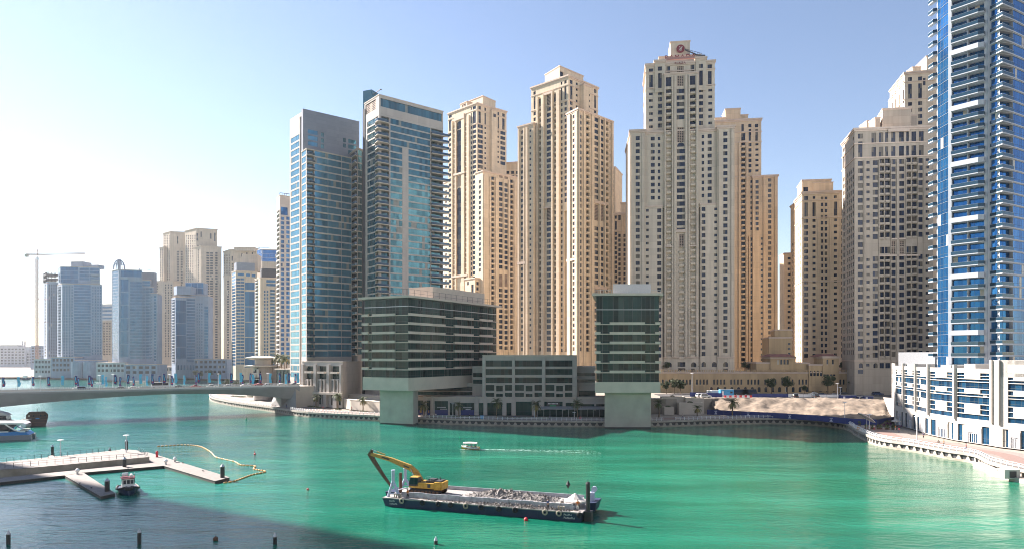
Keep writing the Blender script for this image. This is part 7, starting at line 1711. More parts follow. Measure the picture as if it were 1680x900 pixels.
mb = MB(); mb.hex8([(-1.2, -1.15, .8), (1.7, -1.0, .9), (1.7, 1.0, .9), (-1.2, 1.15, .8)], [(-1.1, -1.1, 2.9), (1.4, -.95, 2.9), (1.4, .95, 2.9), (-1.1, 1.1, 2.9)]); wh = mb.build('wheelhouse', M['gel'], t)
mb = MB()
for y in (-.62, 0, .62): mb.hex8([(1.57, y-.25, 1.9), (1.59, y-.25, 1.9), (1.59, y+.25, 1.9), (1.57, y+.25, 1.9)], [(1.46, y-.25, 2.65), (1.48, y-.25, 2.65), (1.48, y+.25, 2.65), (1.46, y+.25, 2.65)])
for s in (-1, 1):
    for x in (-.7, .1, .9): mb.box(x-.3, x+.3, s*1.1-.02, s*1.1+.02, 1.85, 2.6)
mb.build('window', M['gl_far'], wh)
mb = MB(); mb.prism([(-1.4, -1.3), (1.8, -1.15), (1.8, 1.15), (-1.4, 1.3)], 2.9, 3.02); mb.build('roof', M['redsign'], wh)
mb = MB(); mb.lathe((-.5, -.5, 3.5), [(.36, -.5), (.36, .5)], 10, 0, 'y'); mb.tube([(.5, .6, 3.3), (-.5, .6, 3.3)], .3, 10); mb.build('life_raft', M['gel'], t)
mb = MB(); mb.tube([(.2, 0, 3), (.2, 0, 5.0)], .06, 6); mb.bar((.2, -.6, 4.2), (.2, .6, 4.2), .06)
for s in (-1, 1): mb.bar((-1.2, s*1.2, 3), (-1.2, s*1.2, 3.7), .05); mb.bar((1.6, s*1.1, 3), (1.6, s*1.1, 3.7), .05); mb.bar((-1.2, s*1.2, 3.7), (1.6, s*1.1, 3.7), .05)
mb.build('mast', M['frame'], t)
mb = MB(); mb.lathe((-1.9, 1.0, 1.4), [(.3, -.06), (.3, .06)], 12, 0, 'y'); mb.build('lifebuoy', M['red'], t)
mb = MB(); mb.box(-3.8, -1.8, -1.0, 1.0, .8, .95); mb.build('aft_deck', M['deck'], t)
# ================================================================== dhow stern, white catamaran ferry and the beige yacht at the left edge
q = W(61, 698, 0); t = local_thing('dhow', 'old dark timber dhow seen stern on under the bridge', 'boat', (q.x, q.y, 0), R(35))
mb = MB(); pr = [(-2.6, -.3), (-3.0, 1.0), (-3.5, 3.2), (-3.5, 4.4), (-2.5, 5.6), (2.5, 5.6), (3.5, 4.4), (3.5, 3.2), (3.0, 1.0), (2.6, -.3)]; n = len(pr)
vs = [(x, 0, z) for x, z in pr]+[(x*.98, 6, z*.82) for x, z in pr]+[(x*.85, 14, z*.62) for x, z in pr]+[(x*.1, 21, z*.72) for x, z in pr]
mb.add(vs, [tuple(range(n)), tuple(reversed(range(3*n, 4*n)))]+[(k*n+i, (k+1)*n+i, (k+1)*n+(i+1) % n, k*n+(i+1) % n) for k in range(3) for i in range(n)]); mb.build('hull', M['wood'], t)
mb = MB()
for z, w_ in ((1.4, 3.1), (2.4, 3.35), (3.4, 3.55), (4.5, 3.4)): mb.bar((-w_, -.06, z), (w_, -.06, z), .16)
for i in range(9): x = -3+i*.75; mb.bar((x, -.05, 3.4), (x*.9, -.05, 5.4), .1)
mb.build('stern_carving', M['rust'], t)
mb = MB()
for x in (-2.6, -1.2, 1.1, 2.5): mb.box(x-.25, x+.25, -.05, .0, 3.7, 4.3)
mb.build('window', M['gl_far'], t); mb = MB(); mb.box(-.5, .7, -.09, -.03, 2.75, 3.1); mb.build('name_board', M['blueboat'], t)
mb = MB(); mb.tube([(0, 7, 4), (0, 7, 6.4)], .12, 6); mb.bar((-2, 2, 5.7), (2, 2, 5.7), .1); mb.build('rail', M['wood'], t)
q = W(55, 718, 0); t = local_thing('ferry', 'white catamaran ferry with a blue stripe cut off by the left edge', 'boat', (q.x, q.y, 0), R(-157))
FE = t
mb = MB()
def prof(pts, hb, mi=0, mbx=None):
    n = len(pts); mbx.add([(x, -hb, z) for x, z in pts]+[(x, hb, z) for x, z in pts], [tuple(range(n)), tuple(reversed(range(n, 2*n)))]+[(i, i+n, (i+1) % n+n, (i+1) % n) for i in range(n)], mi)
for y0 in (-2.6, 2.6):
    m2 = MB(); prof([(-.2, -.3), (0, .5), (.0, 1.45), (24, 1.7), (24, -.3)], .9, 0, m2); mb.add([(x, y+y0, z) for x, y, z in m2.v], m2.f)
mb.box(1, 24, -1.75, 1.75, .9, 1.5); mb.build('hull', M['greyhull'], t)
mb = MB(); prof([(.4, 1.5), (1.2, 2.3), (3.0, 2.6), (24, 2.6), (24, 1.5)], 3.45, 0, mb); mb.build('blue_band', M['blueboat'], t)
mb = MB(); prof([(6.0, 2.6), (3.8, 4.8), (3.0, 5.3), (3.6, 5.5), (24, 6.0), (24, 2.62)], 3.3, 0, mb); mb.build('cabin', M['gl_far'], t)
mb = MB(); prof([(1.4, 5.0), (2.2, 5.55), (24, 6.3), (24, 5.75), (3.2, 5.0)], 3.6, 0, mb)
for s in (-1, 1):
    pr = [(1.5, 2.6), (3.0, 2.65), (4.5, 3.3), (6.2, 4.6), (7, 5.3)]
    for a, b in zip(pr, pr[1:]): mb.bar((a[0], s*3.46, a[1]), (b[0], s*3.46, b[1]), .12, .4)
    mb.bar((6, s*3.46, 2.75), (24, s*3.46, 2.8), .12, .35)
mb.build('roof', M['gel'], t)
mb = MB(); mb.box(1.3, 3.2, -2.2, 2.2, 2.6, 3.1); mb.build('stern_seat', M['canvas'], t)
q = W(24, 697.5, 0); t = local_thing('yacht', 'beige motor yacht with a dark window band behind the white ferry', 'boat', (q.x, q.y, 0), R(-162))
mb = MB(); prof([(0, -.2), (.6, 1.8), (2.5, 2.6), (22, 3.0), (22, -.2)], 2.6, 0, mb); mb.build('hull', M['canvas'], t)
mb = MB(); prof([(1.8, 2.6), (2.2, 4.2), (22, 4.4), (22, 2.9)], 2.3, 0, mb); mb.build('window_band', M['gl_far'], t)
mb = MB(); prof([(1.6, 4.2), (2.6, 5.0), (5.5, 5.9), (22, 6.0), (22, 4.42)], 2.45, 0, mb); mb.build('flybridge', M['canvas'], t)
q = W(36, 700, 0); t = local_thing('motor_boat', 'small white motor boat with a flat canopy between the ferry and the dhow', 'boat', (q.x, q.y+3, 0), R(100))
hull_sections([(-3, 1.1, -.1, 1.0), (0, 1.3, -.2, 1.1), (2, 1.0, -.1, 1.3), (3.4, .15, .2, 1.7)]).build('hull', M['gel'], t)
mb = MB(); mb.box(-2.2, 1.4, -1.3, 1.3, 2.75, 2.95); mb.build('canopy', M['canvas'], t)
for x in (-2, 1.2):
    for s in (-1, 1): mb = MB(); mb.bar((x, s*1.1, 1), (x, s*1.1, 2.8), .08); mb.build('post', M['gel'], t)
mb = MB(); mb.box(-1.2, -.6, -.4, .4, 1, 1.8); mb.build('seat', M['cl_red'], t)
mb = MB(); mb.tube([(-1.4, .6, 2.95), (-1.4, .6, 5.6)], .05, 5); mb.build('mast', M['frame'], t)
# ================================================================== palms, trees, planting
def palm_proto(seed, h, yellow=0, name='palm_tree'):
    rr = random.Random(seed); t = local_thing(name, 'x', 'palm', (0, -500, -50), 0)
    mb = MB(); n = 9; mb.tube([(.12*math.sin(i*.5), 0, h*i/n) for i in range(n+1)], [.24-.008*i+.02*(i % 2) for i in range(n+1)], 9)
    mb.lathe((.12*math.sin(n*.5), 0, h-.5), [(.18, 0), (.42, .35), (.3, .8)], 9); mb.build('trunk', M['trunk'], t)
    mb = MB()
    for k in range(34):
        a = k*2.39996+rr.uniform(-.2, .2); el = rr.uniform(-.55, 1.25) if k > 6 else rr.uniform(.9, 1.4); L = rr.uniform(2.1, 3.0); d = Vector((math.cos(a), math.sin(a), 0)); c = Vector((.12*math.sin(n*.5), 0, h+.2))
        mi = 1 if (el < -.15 and rr.random() < .55) or rr.random() < yellow else 0
        pts = []; p = c.copy(); e = el
        for i in range(9):
            pts.append(p.copy()); p = p+(d*math.cos(e)+Vector((0, 0, math.sin(e))))*(L/8); e -= .16+.04*i*.4
        sd = d.cross(Vector((0, 0, 1)))
        for i in range(8):
            mb.bar(pts[i], pts[i+1], .035, .03, mi)
            if i == 0: continue
            for s in (-1, 1):
                for f in (0, .5):
                    b = pts[i].lerp(pts[i+1], f); ll = .75*math.sin(math.pi*(.18+.8*(i+f)/8.6))*rr.uniform(.8, 1.1)
                    fw = (pts[i+1]-pts[i]).normalized(); tipp = b+sd*s*ll*.75+fw*ll*.6+Vector((0, 0, -.22*ll)); mb.add([b-fw*.06, b+fw*.08, tipp], [(0, 1, 2)], mi)
    mb.build('crown', [M['leaf'], M['leafd']], t); return t
PALM = [palm_proto(1, 4.3), palm_proto(2, 5.0), palm_proto(3, 3.6, .35)]
used = set()
def put_palm(k, px, D, z, lab, rz=0, sc=1.0, group='date palms along the promenade'):
    q = G(px, D); 
    if k not in used: used.add(k); o = PALM[k]; o.location = (*q, z); o.rotation_euler = (0, 0, rz); o.scale = (sc,)*3; o['label'] = lab; o['group'] = group
    else: dup(PALM[k], (*q, z), rz, lab, group, sc)
for i, (px, yb, k, sc, lab) in enumerate(((464, 662, 0, 1.05, 'date palm in the shadow under the right end of the bridge'), (489, 664, 1, .95, 'date palm in front of the left end of the tan block'), (518.5, 668, 0, 1.1, 'date palm before the middle of the tan block'), (554, 671, 1, 1.15, 'largest sunlit date palm before the tan block corner'), (595.5, 674, 0, 1.1, 'sunlit date palm just left of the wide concrete pier'),
        (695.5, 682, 2, 1.2, 'slim bare topped palm right of the wide pier'), (752.5, 684, 0, 1.05, 'shaded palm before the dark shop hoardings'), (815, 685, 1, 1.2, 'bushy shaded palm under the left bay of the low block'), (879, 686, 0, 1.2, 'shaded palm under the right bay of the low block'), (947, 686, 1, 1.15, 'shaded palm by the glass awning left of the narrow pier'),
        (1081, 684, 1, 1.1, 'shaded palm just right of the narrow pier'), (1144, 684, 2, .95, 'thin shaded palm between the white planters and the blue hoarding'), (1202, 683, 0, 1.25, 'lone palm in front of the blue promenade hoarding'))):
    q = W(px, yb, QZ); put_palm(k, px, q.y, QZ, lab, i*1.3, sc)
for i, (px, D, k, sc, zt) in enumerate(((447, 388, 2, 1.0, 0), (455, 380, 0, 1.2, 0), (462, 374, 2, 1.3, 0), (470, 380, 0, 1.1, 0), (477, 371, 2, 1.15, 0), (485, 368, 0, .95, 0), (466, 366, 1, .9, 0))):
    put_palm(k, px, D, ZY(604.2, 364), ('first', 'second', 'third', 'fourth', 'fifth', 'sixth', 'seventh')[i]+' palm of the yellowing clump on the glazed hall roof beside the pavilion', i*2.1, sc*1.15, 'palms on the roof of the glazed hall')
def leafy(mb, c, r, n, sz, rr, sq=1.0):
    for i in range(n):
        while True:
            p = Vector((rr.uniform(-1, 1), rr.uniform(-1, 1), rr.uniform(-1, 1)))
            if .25 < p.length < 1: break
        p = Vector(c)+Vector((p.x*r, p.y*r, p.z*r*sq)); a = Vector((rr.gauss(0, 1), rr.gauss(0, 1), rr.gauss(0, .7))).normalized(); b = a.cross(Vector((rr.gauss(0, 1), rr.gauss(0, 1), rr.gauss(0, 1)))).normalized(); s = sz*rr.uniform(.5, 1.3)
        mb.add([p-a*s, p-b*s*.6, p+a*s, p+b*s*.6], [(0, 1, 2, 3)])
def tree_proto(seed, h, r):
    rr = random.Random(seed); t = local_thing('street_tree', 'x', 'tree', (0, -520, -50)); mb = MB(); mb.tube([(0, 0, 0), (.1, 0, h*.35), (.0, .1, h*.6)], [.2, .15, .1], 8)
    cl = []
    for k in range(13):
        a = rr.uniform(0, 6.28); d = r*rr.uniform(.1, .8); c = (math.cos(a)*d, math.sin(a)*d, h*rr.uniform(.5, 1.0)); cl.append(c); mb.tube([(0.03, .05, h*.42), Vector((.03, .05, h*.5)).lerp(Vector(c), .6), c], [.08, .05, .02], 5)
    mb.build('trunk', M['trunk'], t); mb = MB()
    for c in cl: leafy(mb, c, r*rr.uniform(.3, .5), 150, .2, rr, .75)
    mb.build('crown', M['tree'], t); return t
TREE = [tree_proto(4, 5.6, 2.6), tree_proto(9, 4.8, 2.2)]; usedt = set()
def put_tree(k, px, D, z, lab, sc=1.0, rz=0, group='street trees along the podium'):
    q = G(px, D)
    if k not in usedt: usedt.add(k); o = TREE[k]; o.location = (*q, z); o.scale = (sc,)*3; o['label'] = lab; o['group'] = group
    else: dup(TREE[k], (*q, z), rz, lab, group, sc)
for i, (px, k, sc, lab) in enumerate(((1093, 1, 1.2, 'leftmost street tree beside the small glass building'), (1106, 0, 1.15, 'second street tree from the left, bright green'), (1117, 1, 1.25, 'third street tree from the left, dark and low'), (1266, 0, 1.2, 'round street tree left of the two storey arches'), (1292, 0, 1.35, 'tall loose street tree before the pavilion with the hip roof'), (1320, 1, .8, 'small street tree between two taller ones'), (1358, 0, 1.45, 'broad dark street tree below the small tower'), (1404, 0, 1.4, 'street tree right of the lamp post'), (1456, 1, 1.1, 'street tree beside the white ramp wall'))):
    put_tree(k, px, 330, SZ+.12, lab, sc, i*1.1)
for i, (px, D, k, sc) in enumerate(((1086, 350, 1, .7), (1094, 348, 0, .8), (1142, 348, 1, .75), (1148, 348, 1, .7), (1169, 348, 1, .45), (1222, 352, 0, .8), (1228, 352, 1, .8), (1236, 350, 0, .6), (1381, 345, 0, .8), (1390, 344, 1, .8))):
    put_tree(k, px, D, ZP, 'dark shrub on the podium roof, '+('first', 'second', 'third', 'fourth', 'fifth', 'sixth', 'seventh', 'eighth', 'ninth', 'tenth')[i]+' from the left', sc, i, 'shrubs on the podium roof')
for i, (px, D, k, sc) in enumerate(((242, 740, 0, 1.7), (250, 738, 1, 1.8), (258, 742, 0, 1.8), (268, 742, 1, 1.7), (322, 735, 0, 1.5), (330, 733, 1, 1.6), (345, 730, 0, 1.6), (360, 728, 1, 1.5), (372, 500, 0, 1.3), (386, 480, 1, 1.3), (397, 470, 0, 1.2))):
    put_tree(k, px, D, 2.2, 'dark tree on the far quay, '+('first', 'second', 'third', 'fourth', 'fifth', 'sixth', 'seventh', 'eighth', 'ninth', 'tenth', 'eleventh')[i]+' from the left', sc, i, 'trees on the far quay')
def hedge(px0, y0, px1, y1, w_, h, lab):
    a, b = W(px0, y0, QZ), W(px1, y1, QZ); rr = random.Random(int(px0)); L = (b-a).length; t = thing('hedge', lab, 'hedge', a); e = (b-a).normalized(); n = Vector((-e.y, e.x, 0)); mb = MB()
    for i in range(int(L*70)):
        p = a+e*rr.uniform(0, L)+n*rr.uniform(0, w_)+Vector((0, 0, rr.uniform(.05, h))); q = Vector((rr.gauss(0, 1), rr.gauss(0, 1), rr.gauss(0, 1))).normalized()*.14; k = q.cross(Vector((rr.gauss(0, 1), rr.gauss(0, 1), 1))).normalized()*.1; mb.add([p-q, p-k, p+q, p+k], [(0, 1, 2, 3)])
    mb.build('foliage', M['hedge'], t); mb = MB(); mb.hex8([a-Vector((0, 0, .0)), b, b+n*w_, a+n*w_], [a+Vector((0, 0, .18)), b+Vector((0, 0, .18)), b+n*w_+Vector((0, 0, .18)), a+n*w_+Vector((0, 0, .18))]); mb.build('planter_kerb', M['conc'], t)
for a in ((472, 663.5, 487, 665, 1.2, .6, 'low hedge right of the palm under the bridge'), (489, 665.5, 513, 667.5, 1.4, .7, 'long bright hedge before the tan block'), (515, 668, 524, 668.8, 1.2, .6, 'short hedge round the middle palm of the tan block'), (549, 671.5, 558, 672, 1.2, .6, 'hedge patch round the largest sunlit palm'), (590, 674.5, 600, 675, 1.2, .5, 'hedge patch round the palm left of the wide pier'),
          (703, 683, 800, 685, 1.0, .5, 'long shaded hedge in front of the shop hoardings'), (830, 686, 905, 686.6, 1.0, .5, 'long shaded hedge before the low block'), (378, 650, 400, 651, 2, .8, 'bright hedge on the promenade behind the bridge'), (404, 650, 418, 651, 2, .8, 'second bright hedge on the promenade behind the bridge')): hedge(*a)
def planter(px, py, D, lab, r=.5, sc=1.0):
    q = P(px, py, D); t = thing('potted_plant', lab, 'plant', q, 0, 'potted plants'); mb = MB(); mb.lathe(q, [(.22*sc, 0), (.32*sc, .4*sc)], 10); mb.build('pot', M['rust'], t); mb = MB(); leafy(mb, q+Vector((0, 0, .75*sc)), r*sc, 60, .16, random.Random(int(px*7))); mb.build('foliage', M['hedge'], t)
for px, py, l in ((981, 512.5, 'potted plant at the left end of the top terrace of the square building'), (995.5, 512.5, 'yellowish potted plant on the top terrace of the square building'), (1004.5, 512.3, 'second yellowish potted plant on the top terrace of the square building'), (1024, 512, 'potted plant near the middle of the top terrace of the square building'), (1057, 512, 'potted plant at the right end of the top terrace of the square building')): planter(px, py, 253.2, l)
for px, py, D, l in ((599, 517, 272.5, 'potted plant on the top left balcony of the long dark building'), (606, 516.8, 271.5, 'second potted plant on the top left balcony of the long dark building'), (672, 513, 264, 'potted plant at the top corner of the long dark building'), (601, 533, 272.5, 'potted plant on the second balcony down of the long dark building'), (603, 548, 272.5, 'potted plant on the third balcony down of the long dark building'), (981, 625, 252.4, 'flower pot on the lowest balcony of the square building')): planter(px, py, D, l, .4, .9)
# ================================================================== concrete planters, hoardings, street things
for xa, xb, yt, yb, D, lab in ((1090, 1106, 667, 681, 286, 'small white concrete planter cube'), (1114, 1154, 660, 681, 287, 'large white concrete planter block'), (1125, 1155, 652, 672, 291, 'taller white concrete block behind the large planter'), (1086, 1124, 650, 668, 293, 'long pale concrete terrace wall right of the narrow pier')):
    a, b = P(xa, yb, D), P(xb, yb, D); zt = ZY(yt, D); t = thing('planter', lab, 'planter', (a.x, D, QZ)); mb = MB(); dd = 4.0
    for q in ((a.x, b.x, D, D+.4), (a.x, b.x, D+dd-.4, D+dd), (a.x, a.x+.4, D+.41, D+dd-.41), (b.x-.4, b.x, D+.41, D+dd-.41)): mb.box(*q, QZ-.1, zt)
    mb.build('wall', M['conc'], t); mb = MB(); leafy(mb, ((a.x+b.x)/2, D+dd/2, zt), 1.2, 160, .2, random.Random(xa), .5); mb.build('foliage', M['tree'], t)
def fence(pts, zf, h, m, lab, name='hoarding', post=3.0):
    t = thing(name, lab, 'fence', pts[0]); mb = MB(); pm = MB()
    for a, b in zip(pts, pts[1:]):
        e = (b-a).normalized(); n = Vector((-e.y, e.x, 0))*.06; L = (b-a).length; k = max(1, int(L/post))
        for i in range(k):
            p, q = a+e*(L*i/k+.03), a+e*(L*(i+1)/k-.03); mb.hex8([p, q, q+n, p+n], [p+Vector((0, 0, h)), q+Vector((0, 0, h)), q+n+Vector((0, 0, h)), p+n+Vector((0, 0, h))]); c = a+e*L*i/k; pm.bar(c+n, c+n+Vector((0, 0, h+.1)), .1)
    mb.build('panel', m, t); pm.build('post', M['frame'], t); return t
f = fence([W(a, b, QZ) for a, b in ((1160, 679), (1215, 682), (1290, 686), (1340, 689.5), (1400, 695.5), (1440, 697), (1470, 691))], QZ, 2.1, M['bluefence'], 'long deep blue hoarding along the promenade below the sand bank')
mb = MB()
for px, y in ((1174, 677), (1227, 680), (1295, 684), (1363, 689.5)):
    q = W(px, y+3.5, QZ)+Vector((0, -.25, 1.1)); mb.add([q+Vector((0, 0, .5)), q+Vector((-.5, 0, -.3)), q+Vector((.5, 0, -.3))], [(0, 1, 2)]); mb.box(q.x-.55, q.x+.55, q.y-.01, q.y+.01, q.z+.55, q.z+.8); mb.box(q.x-.6, q.x+.6, q.y-.01, q.y+.01, q.z-.6, q.z-.4)
mb.build('hoarding_mark', M['steelp'], f)
fence([P(1132, 649.5, 304), P(1185, 651, 305)], 0, 1.9, M['bluefence'], 'blue site hoarding at street level left of the barriers'); fence([P(1234, 652, 304), P(1293, 652.5, 304)], 0, 1.9, M['bluefence'], 'blue site hoarding at street level right of the red and white barriers')
fence([P(1293, 652.5, 304), P(1381, 654, 303)], 0, 1.9, M['whitem'], 'pale grey site hoarding at street level')
for i in range(11):
    px = 1190+4.2*i; q = P(px, 651.5, 302.5); t = thing('road_barrier', 'red barrier in the row by the light blue cabin' if i % 2 == 0 else 'white barrier in the row by the light blue cabin', 'barrier', q, 0, 'red road barriers' if i % 2 == 0 else 'white road barriers')
    mb = MB(); mb.hex8([(q.x-.5, q.y-.3, q.z), (q.x+.5, q.y-.3, q.z), (q.x+.5, q.y+.3, q.z), (q.x-.5, q.y+.3, q.z)], [(q.x-.5, q.y-.1, q.z+1), (q.x+.5, q.y-.1, q.z+1), (q.x+.5, q.y+.1, q.z+1), (q.x-.5, q.y+.1, q.z+1)]); mb.build('body', M['red' if i % 2 == 0 else 'whitem'], t)
    mb = MB(); mb.box(q.x-.52, q.x+.52, q.y-.34, q.y+.34, q.z-.1, q.z-.002); mb.build('foot', M['black'], t)
def cabin(px0, px1, yt, yb, D, m, lab, dd=2.6):
    a, b = P(px0, yb, D), P(px1, yb, D); zt = ZY(yt, D); t = thing('site_cabin', lab, 'cabin', a); mb = MB(); mb.box(a.x, b.x, D, D+dd, a.z, zt-.12); n = int((b.x-a.x)/.6)
    for i in range(n): x = a.x+(b.x-a.x)*(i+.5)/n; mb.box(x-.12, x+.12, D-.05, D-.001, a.z+.15, zt-.2)
    mb.build('body', m, t); mb = MB(); mb.box(a.x-.1, b.x+.1, D-.12, D+dd+.1, zt-.118, zt); mb.build('roof', M['steel'], t)
    mb = MB(); mb.box(a.x+.6, a.x+1.5, D-.08, D-.052, a.z+.05, a.z+2.0); mb.build('door', M['whitem'], t); mb = MB(); mb.box(b.x-1.6, b.x-.6, D-.08, D-.052, a.z+1.0, a.z+1.8); mb.build('window', M['gl_far'], t)
cabin(1182, 1204, 637.5, 648, 306, M['bluebox'], 'light blue site cabin beside the barriers'); cabin(1381, 1405, 647, 657, 300, M['bluefence'], 'first dark blue container at the right end of the site'); cabin(1407, 1416, 649, 657.5, 300, M['bluefence'], 'small dark blue container in the middle'); cabin(1418, 1433, 648.5, 658, 299, M['bluefence'], 'dark blue container nearest the white building')
# cars in the street
for kind, col, px, D, rz, lab in (('suv', 'cblack', 1304.5, 300, R(80), 'black off roader parked on the edge of the sand bank'), ('suv', 'cblack', 1338, 300, R(85), 'second black off roader parked further right on the sand bank edge'), ('sedan', 'csilver', 1307, 312, 0, 'silver car behind the pale hoarding, first from the left'), ('sedan', 'cblue', 1349, 313, 0, 'blue car behind the pale hoarding'), ('sedan', 'csilver', 1370, 312, 0, 'silver blue car behind the pale hoarding, nearest the lamp post'), ('sedan', 'cwhite', 1335, 319, math.pi, 'white car on the far lane below the tall loose tree'),
        ('suv', 'cwhite', 1158, 300, 0, 'white off roader parked left of the site beside the planters'), ('suv', 'csilver', 1150, 303, R(20), 'silver off roader parked behind the white one'), ('bus', 'cblack', 1215, 321, 0, 'dark bus standing behind the light blue cabin'), ('bus', 'cblack', 1229, 321, 0, 'second dark bus standing behind the red barriers'), ('truck', 'cwhite', 1170, 316, math.pi, 'white truck behind the blue site hoarding'), ('suv', 'cblack', 1386, 313, 0, 'black van right of the street lamp'), ('suv', 'cblue', 1440, 318, 0, 'dark blue car under the tree by the white ramp wall')):
    car(kind, col, lab, (*G(px, D), SZ+.02), rz, 'vehicles on the street')
def pole(px, yt, yb, D, lab):
    q = P(px, yb, D); lamp(q, ZY(yt, D)-q.z, lab, None)
pole(1135.5, 612, 645, 316, 'tall white street lamp in front of the podium below the hotel'); pole(1374, 629, 654, 301, 'white street lamp right of the pale hoarding'); pole(1378.5, 635, 654, 305, 'shorter street lamp just right of the white one')
for px, y0, D in ((474 - 4.5, 665, 0), (744, 684, 0), (877.5, 686, 0)): pass
for px, yt, yb, lab in ((470, 648, 663.5, 'white lamp column near the palm under the bridge'), (743, 662, 682.5, 'pale lamp column before the shop hoardings'), (877.3, 664, 685.5, 'pale lamp column before the low block'), (942, 676, 686, 'short lamp column by the glass awning'), (1386, 660, 693, 'thin lamp post in front of the blue promenade hoarding'), (1504.5, 683, 723, 'thin lamp post on the sunlit promenade'), (1426.3, 680, 703, 'white lamp post beside the tilted parasol')):
    q = W(px, yb, QZ); lamp(q, ZY(yt, q.y)-QZ, lab)
q = W(791, 686, QZ); t = thing('skip', 'small bright blue bin on the shaded promenade', 'bin', q); mb = MB(); mb.hex8([q+Vector((-.6, 0, 0)), q+Vector((.6, 0, 0)), q+Vector((.6, 1, 0)), q+Vector((-.6, 1, 0))], [q+Vector((-.75, -.1, 1.1)), q+Vector((.75, -.1, 1.1)), q+Vector((.75, 1.1, 1.1)), q+Vector((-.75, 1.1, 1.1))]); mb.build('body', M['bluebox'], t); mb = MB(); mb.box(q.x-.8, q.x+.8, q.y-.15, q.y+1.15, 3.56, 3.66); mb.build('lid', M['bluebox'], t)
q = W(952, 688, QZ); t = thing('lifebuoy_stand', 'orange red lifebuoy on the quay railing by the glass awning', 'lifebuoy', q); mb = MB(); c = q+Vector((0, -.2, .9)); mb.tube([c+Vector((math.cos(a)*.35, 0, math.sin(a)*.35)) for a in [2*math.pi*j/14 for j in range(15)]], .1, 8, caps=False); mb.build('ring', M['red'], t); mb = MB(); mb.bar(q, q+Vector((0, 0, 1.3)), .08); mb.build('post', M['steel'], t)
# ================================================================== terrace cafe on the promenade
def parasol(px, yb, w_, h, tilt, m, lab, group=None):
    q = W(px, yb, QZ); t = thing('parasol', lab, 'parasol', q, 0, group); mb = MB(); mb.tube([q, q+Vector((0, 0, h+.3))], .06, 6); mb.build('pole', M['gel'], t); mb = MB(); c = q+Vector((0, 0, h)); n = 8
    for i in range(n):
        a, b = 2*math.pi*i/n+.39, 2*math.pi*(i+1)/n+.39
        p0, p1 = [c+Vector((w_*math.cos(k), w_*math.sin(k), -.7-tilt*math.cos(k))) for k in (a, b)]; mb.tri(p0, p1, c); mb.tri(c-Vector((0, 0, .03)), p1-Vector((0, 0, .03)), p0-Vector((0, 0, .03))); d = Vector((0, 0, -.22)); mb.quad(p0, p0+d, p1+d, p1)
    mb.build('canopy', m, t)
M['pinkc'] = mat('pale pink canvas', (.60, .50, .48), .9, .1, 4)
parasol(1422, 703, 2.6, 4.6, 1.6, M['pinkc'], 'large tilted pale pink parasol on the promenade cafe'); parasol(1470, 699, 1.5, 2.7, 0, M['canvas'], 'small flat white parasol by the curved building entrance'); parasol(1101, 657, 2.2, 2.6, 0, M['pinkc'], 'first pink parasol behind the white planters'); parasol(1098, 658, 1.6, 2.3, 0, M['red'], 'red parasol behind the white planters'); parasol(866, 652, 1.5, 2.4, 0, M['canvas'], 'small white parasol on the terrace of the low block')
bpy.data.objects[[o.name for o in bpy.data.objects if o.get('label', '').startswith('small white parasol on the terrace')][0]].location.z += 7.6
rr = random.Random(21); k = 0
def chairset(px, y, lab):
    q = W(px, y, QZ); t = local_thing('cafe_table', lab, 'table', q, rr.uniform(0, 3), 'tables of the promenade cafe'); mb = MB(); mb.lathe((0, 0, .7), [(.45, 0), (.45, .05)], 12); mb.build('table_top', M['purple'], t); mb = MB(); mb.tube([(0, 0, 0), (0, 0, .7)], .05, 6); mb.lathe((0, 0, 0), [(.25, 0), (.2, .05)], 10); mb.build('leg', M['frame'], t)
    for i in range(3):
        a = rr.uniform(0, 6.28); c = q+Vector((math.cos(a), math.sin(a), 0))*.85; t2 = local_thing('cafe_chair', 'dark purple chair in the promenade cafe beside the curved building', 'chair', c, a+math.pi/2, 'chairs of the promenade cafe'); mb = MB(); mb.box(-.24, .24, -.24, .24, .4, .46); mb.build('seat', M['purple'], t2); mb = MB(); mb.box(-.24, .24, -.27, -.22, .47, .95); mb.build('backrest', M['purple'], t2)
        for sx in (-.2, .2):
            for sy in (-.2, .2): mb = MB(); mb.bar((sx, sy, 0), (sx, sy, .4), .04); mb.build('leg', M['frame'], t2)
for px, y, l in ((1440, 700, 'cafe table nearest the tilted parasol'), (1447, 698.5, 'second cafe table from the tilted parasol'), (1453, 700, 'middle cafe table in front of the blue hoarding'), (1458, 697, 'cafe table at the back by the blue hoarding'), (1462, 700, 'cafe table before the small white parasol'), (1474, 701, 'cafe table by the first shop door')): chairset(px, y, l)
for i, (px, y) in enumerate(((1421, 702), (1431, 702.5), (1441, 703), (1445, 703), (1454, 703.5), (1457, 703.5), (1465, 703.5), (1469, 704), (1443, 695), (1449, 694.5), (1455, 695), (1410, 697))):
    q = W(px, y, QZ); t = thing('potted_shrub', ('first', 'second', 'third', 'fourth', 'fifth', 'sixth', 'seventh', 'eighth', 'ninth', 'tenth', 'eleventh', 'twelfth')[i]+' potted shrub around the promenade cafe', 'plant', q, 0, 'potted shrubs around the cafe'); mb = MB(); mb.box(q.x-.35, q.x+.35, q.y-.3, q.y+.3, QZ, QZ+.4); mb.build('pot', M['rust'], t); mb = MB(); leafy(mb, q+Vector((0, 0, 1.0)), .6, 110, .15, random.Random(i+50), 1.3); mb.build('foliage', M['hedge'], t)
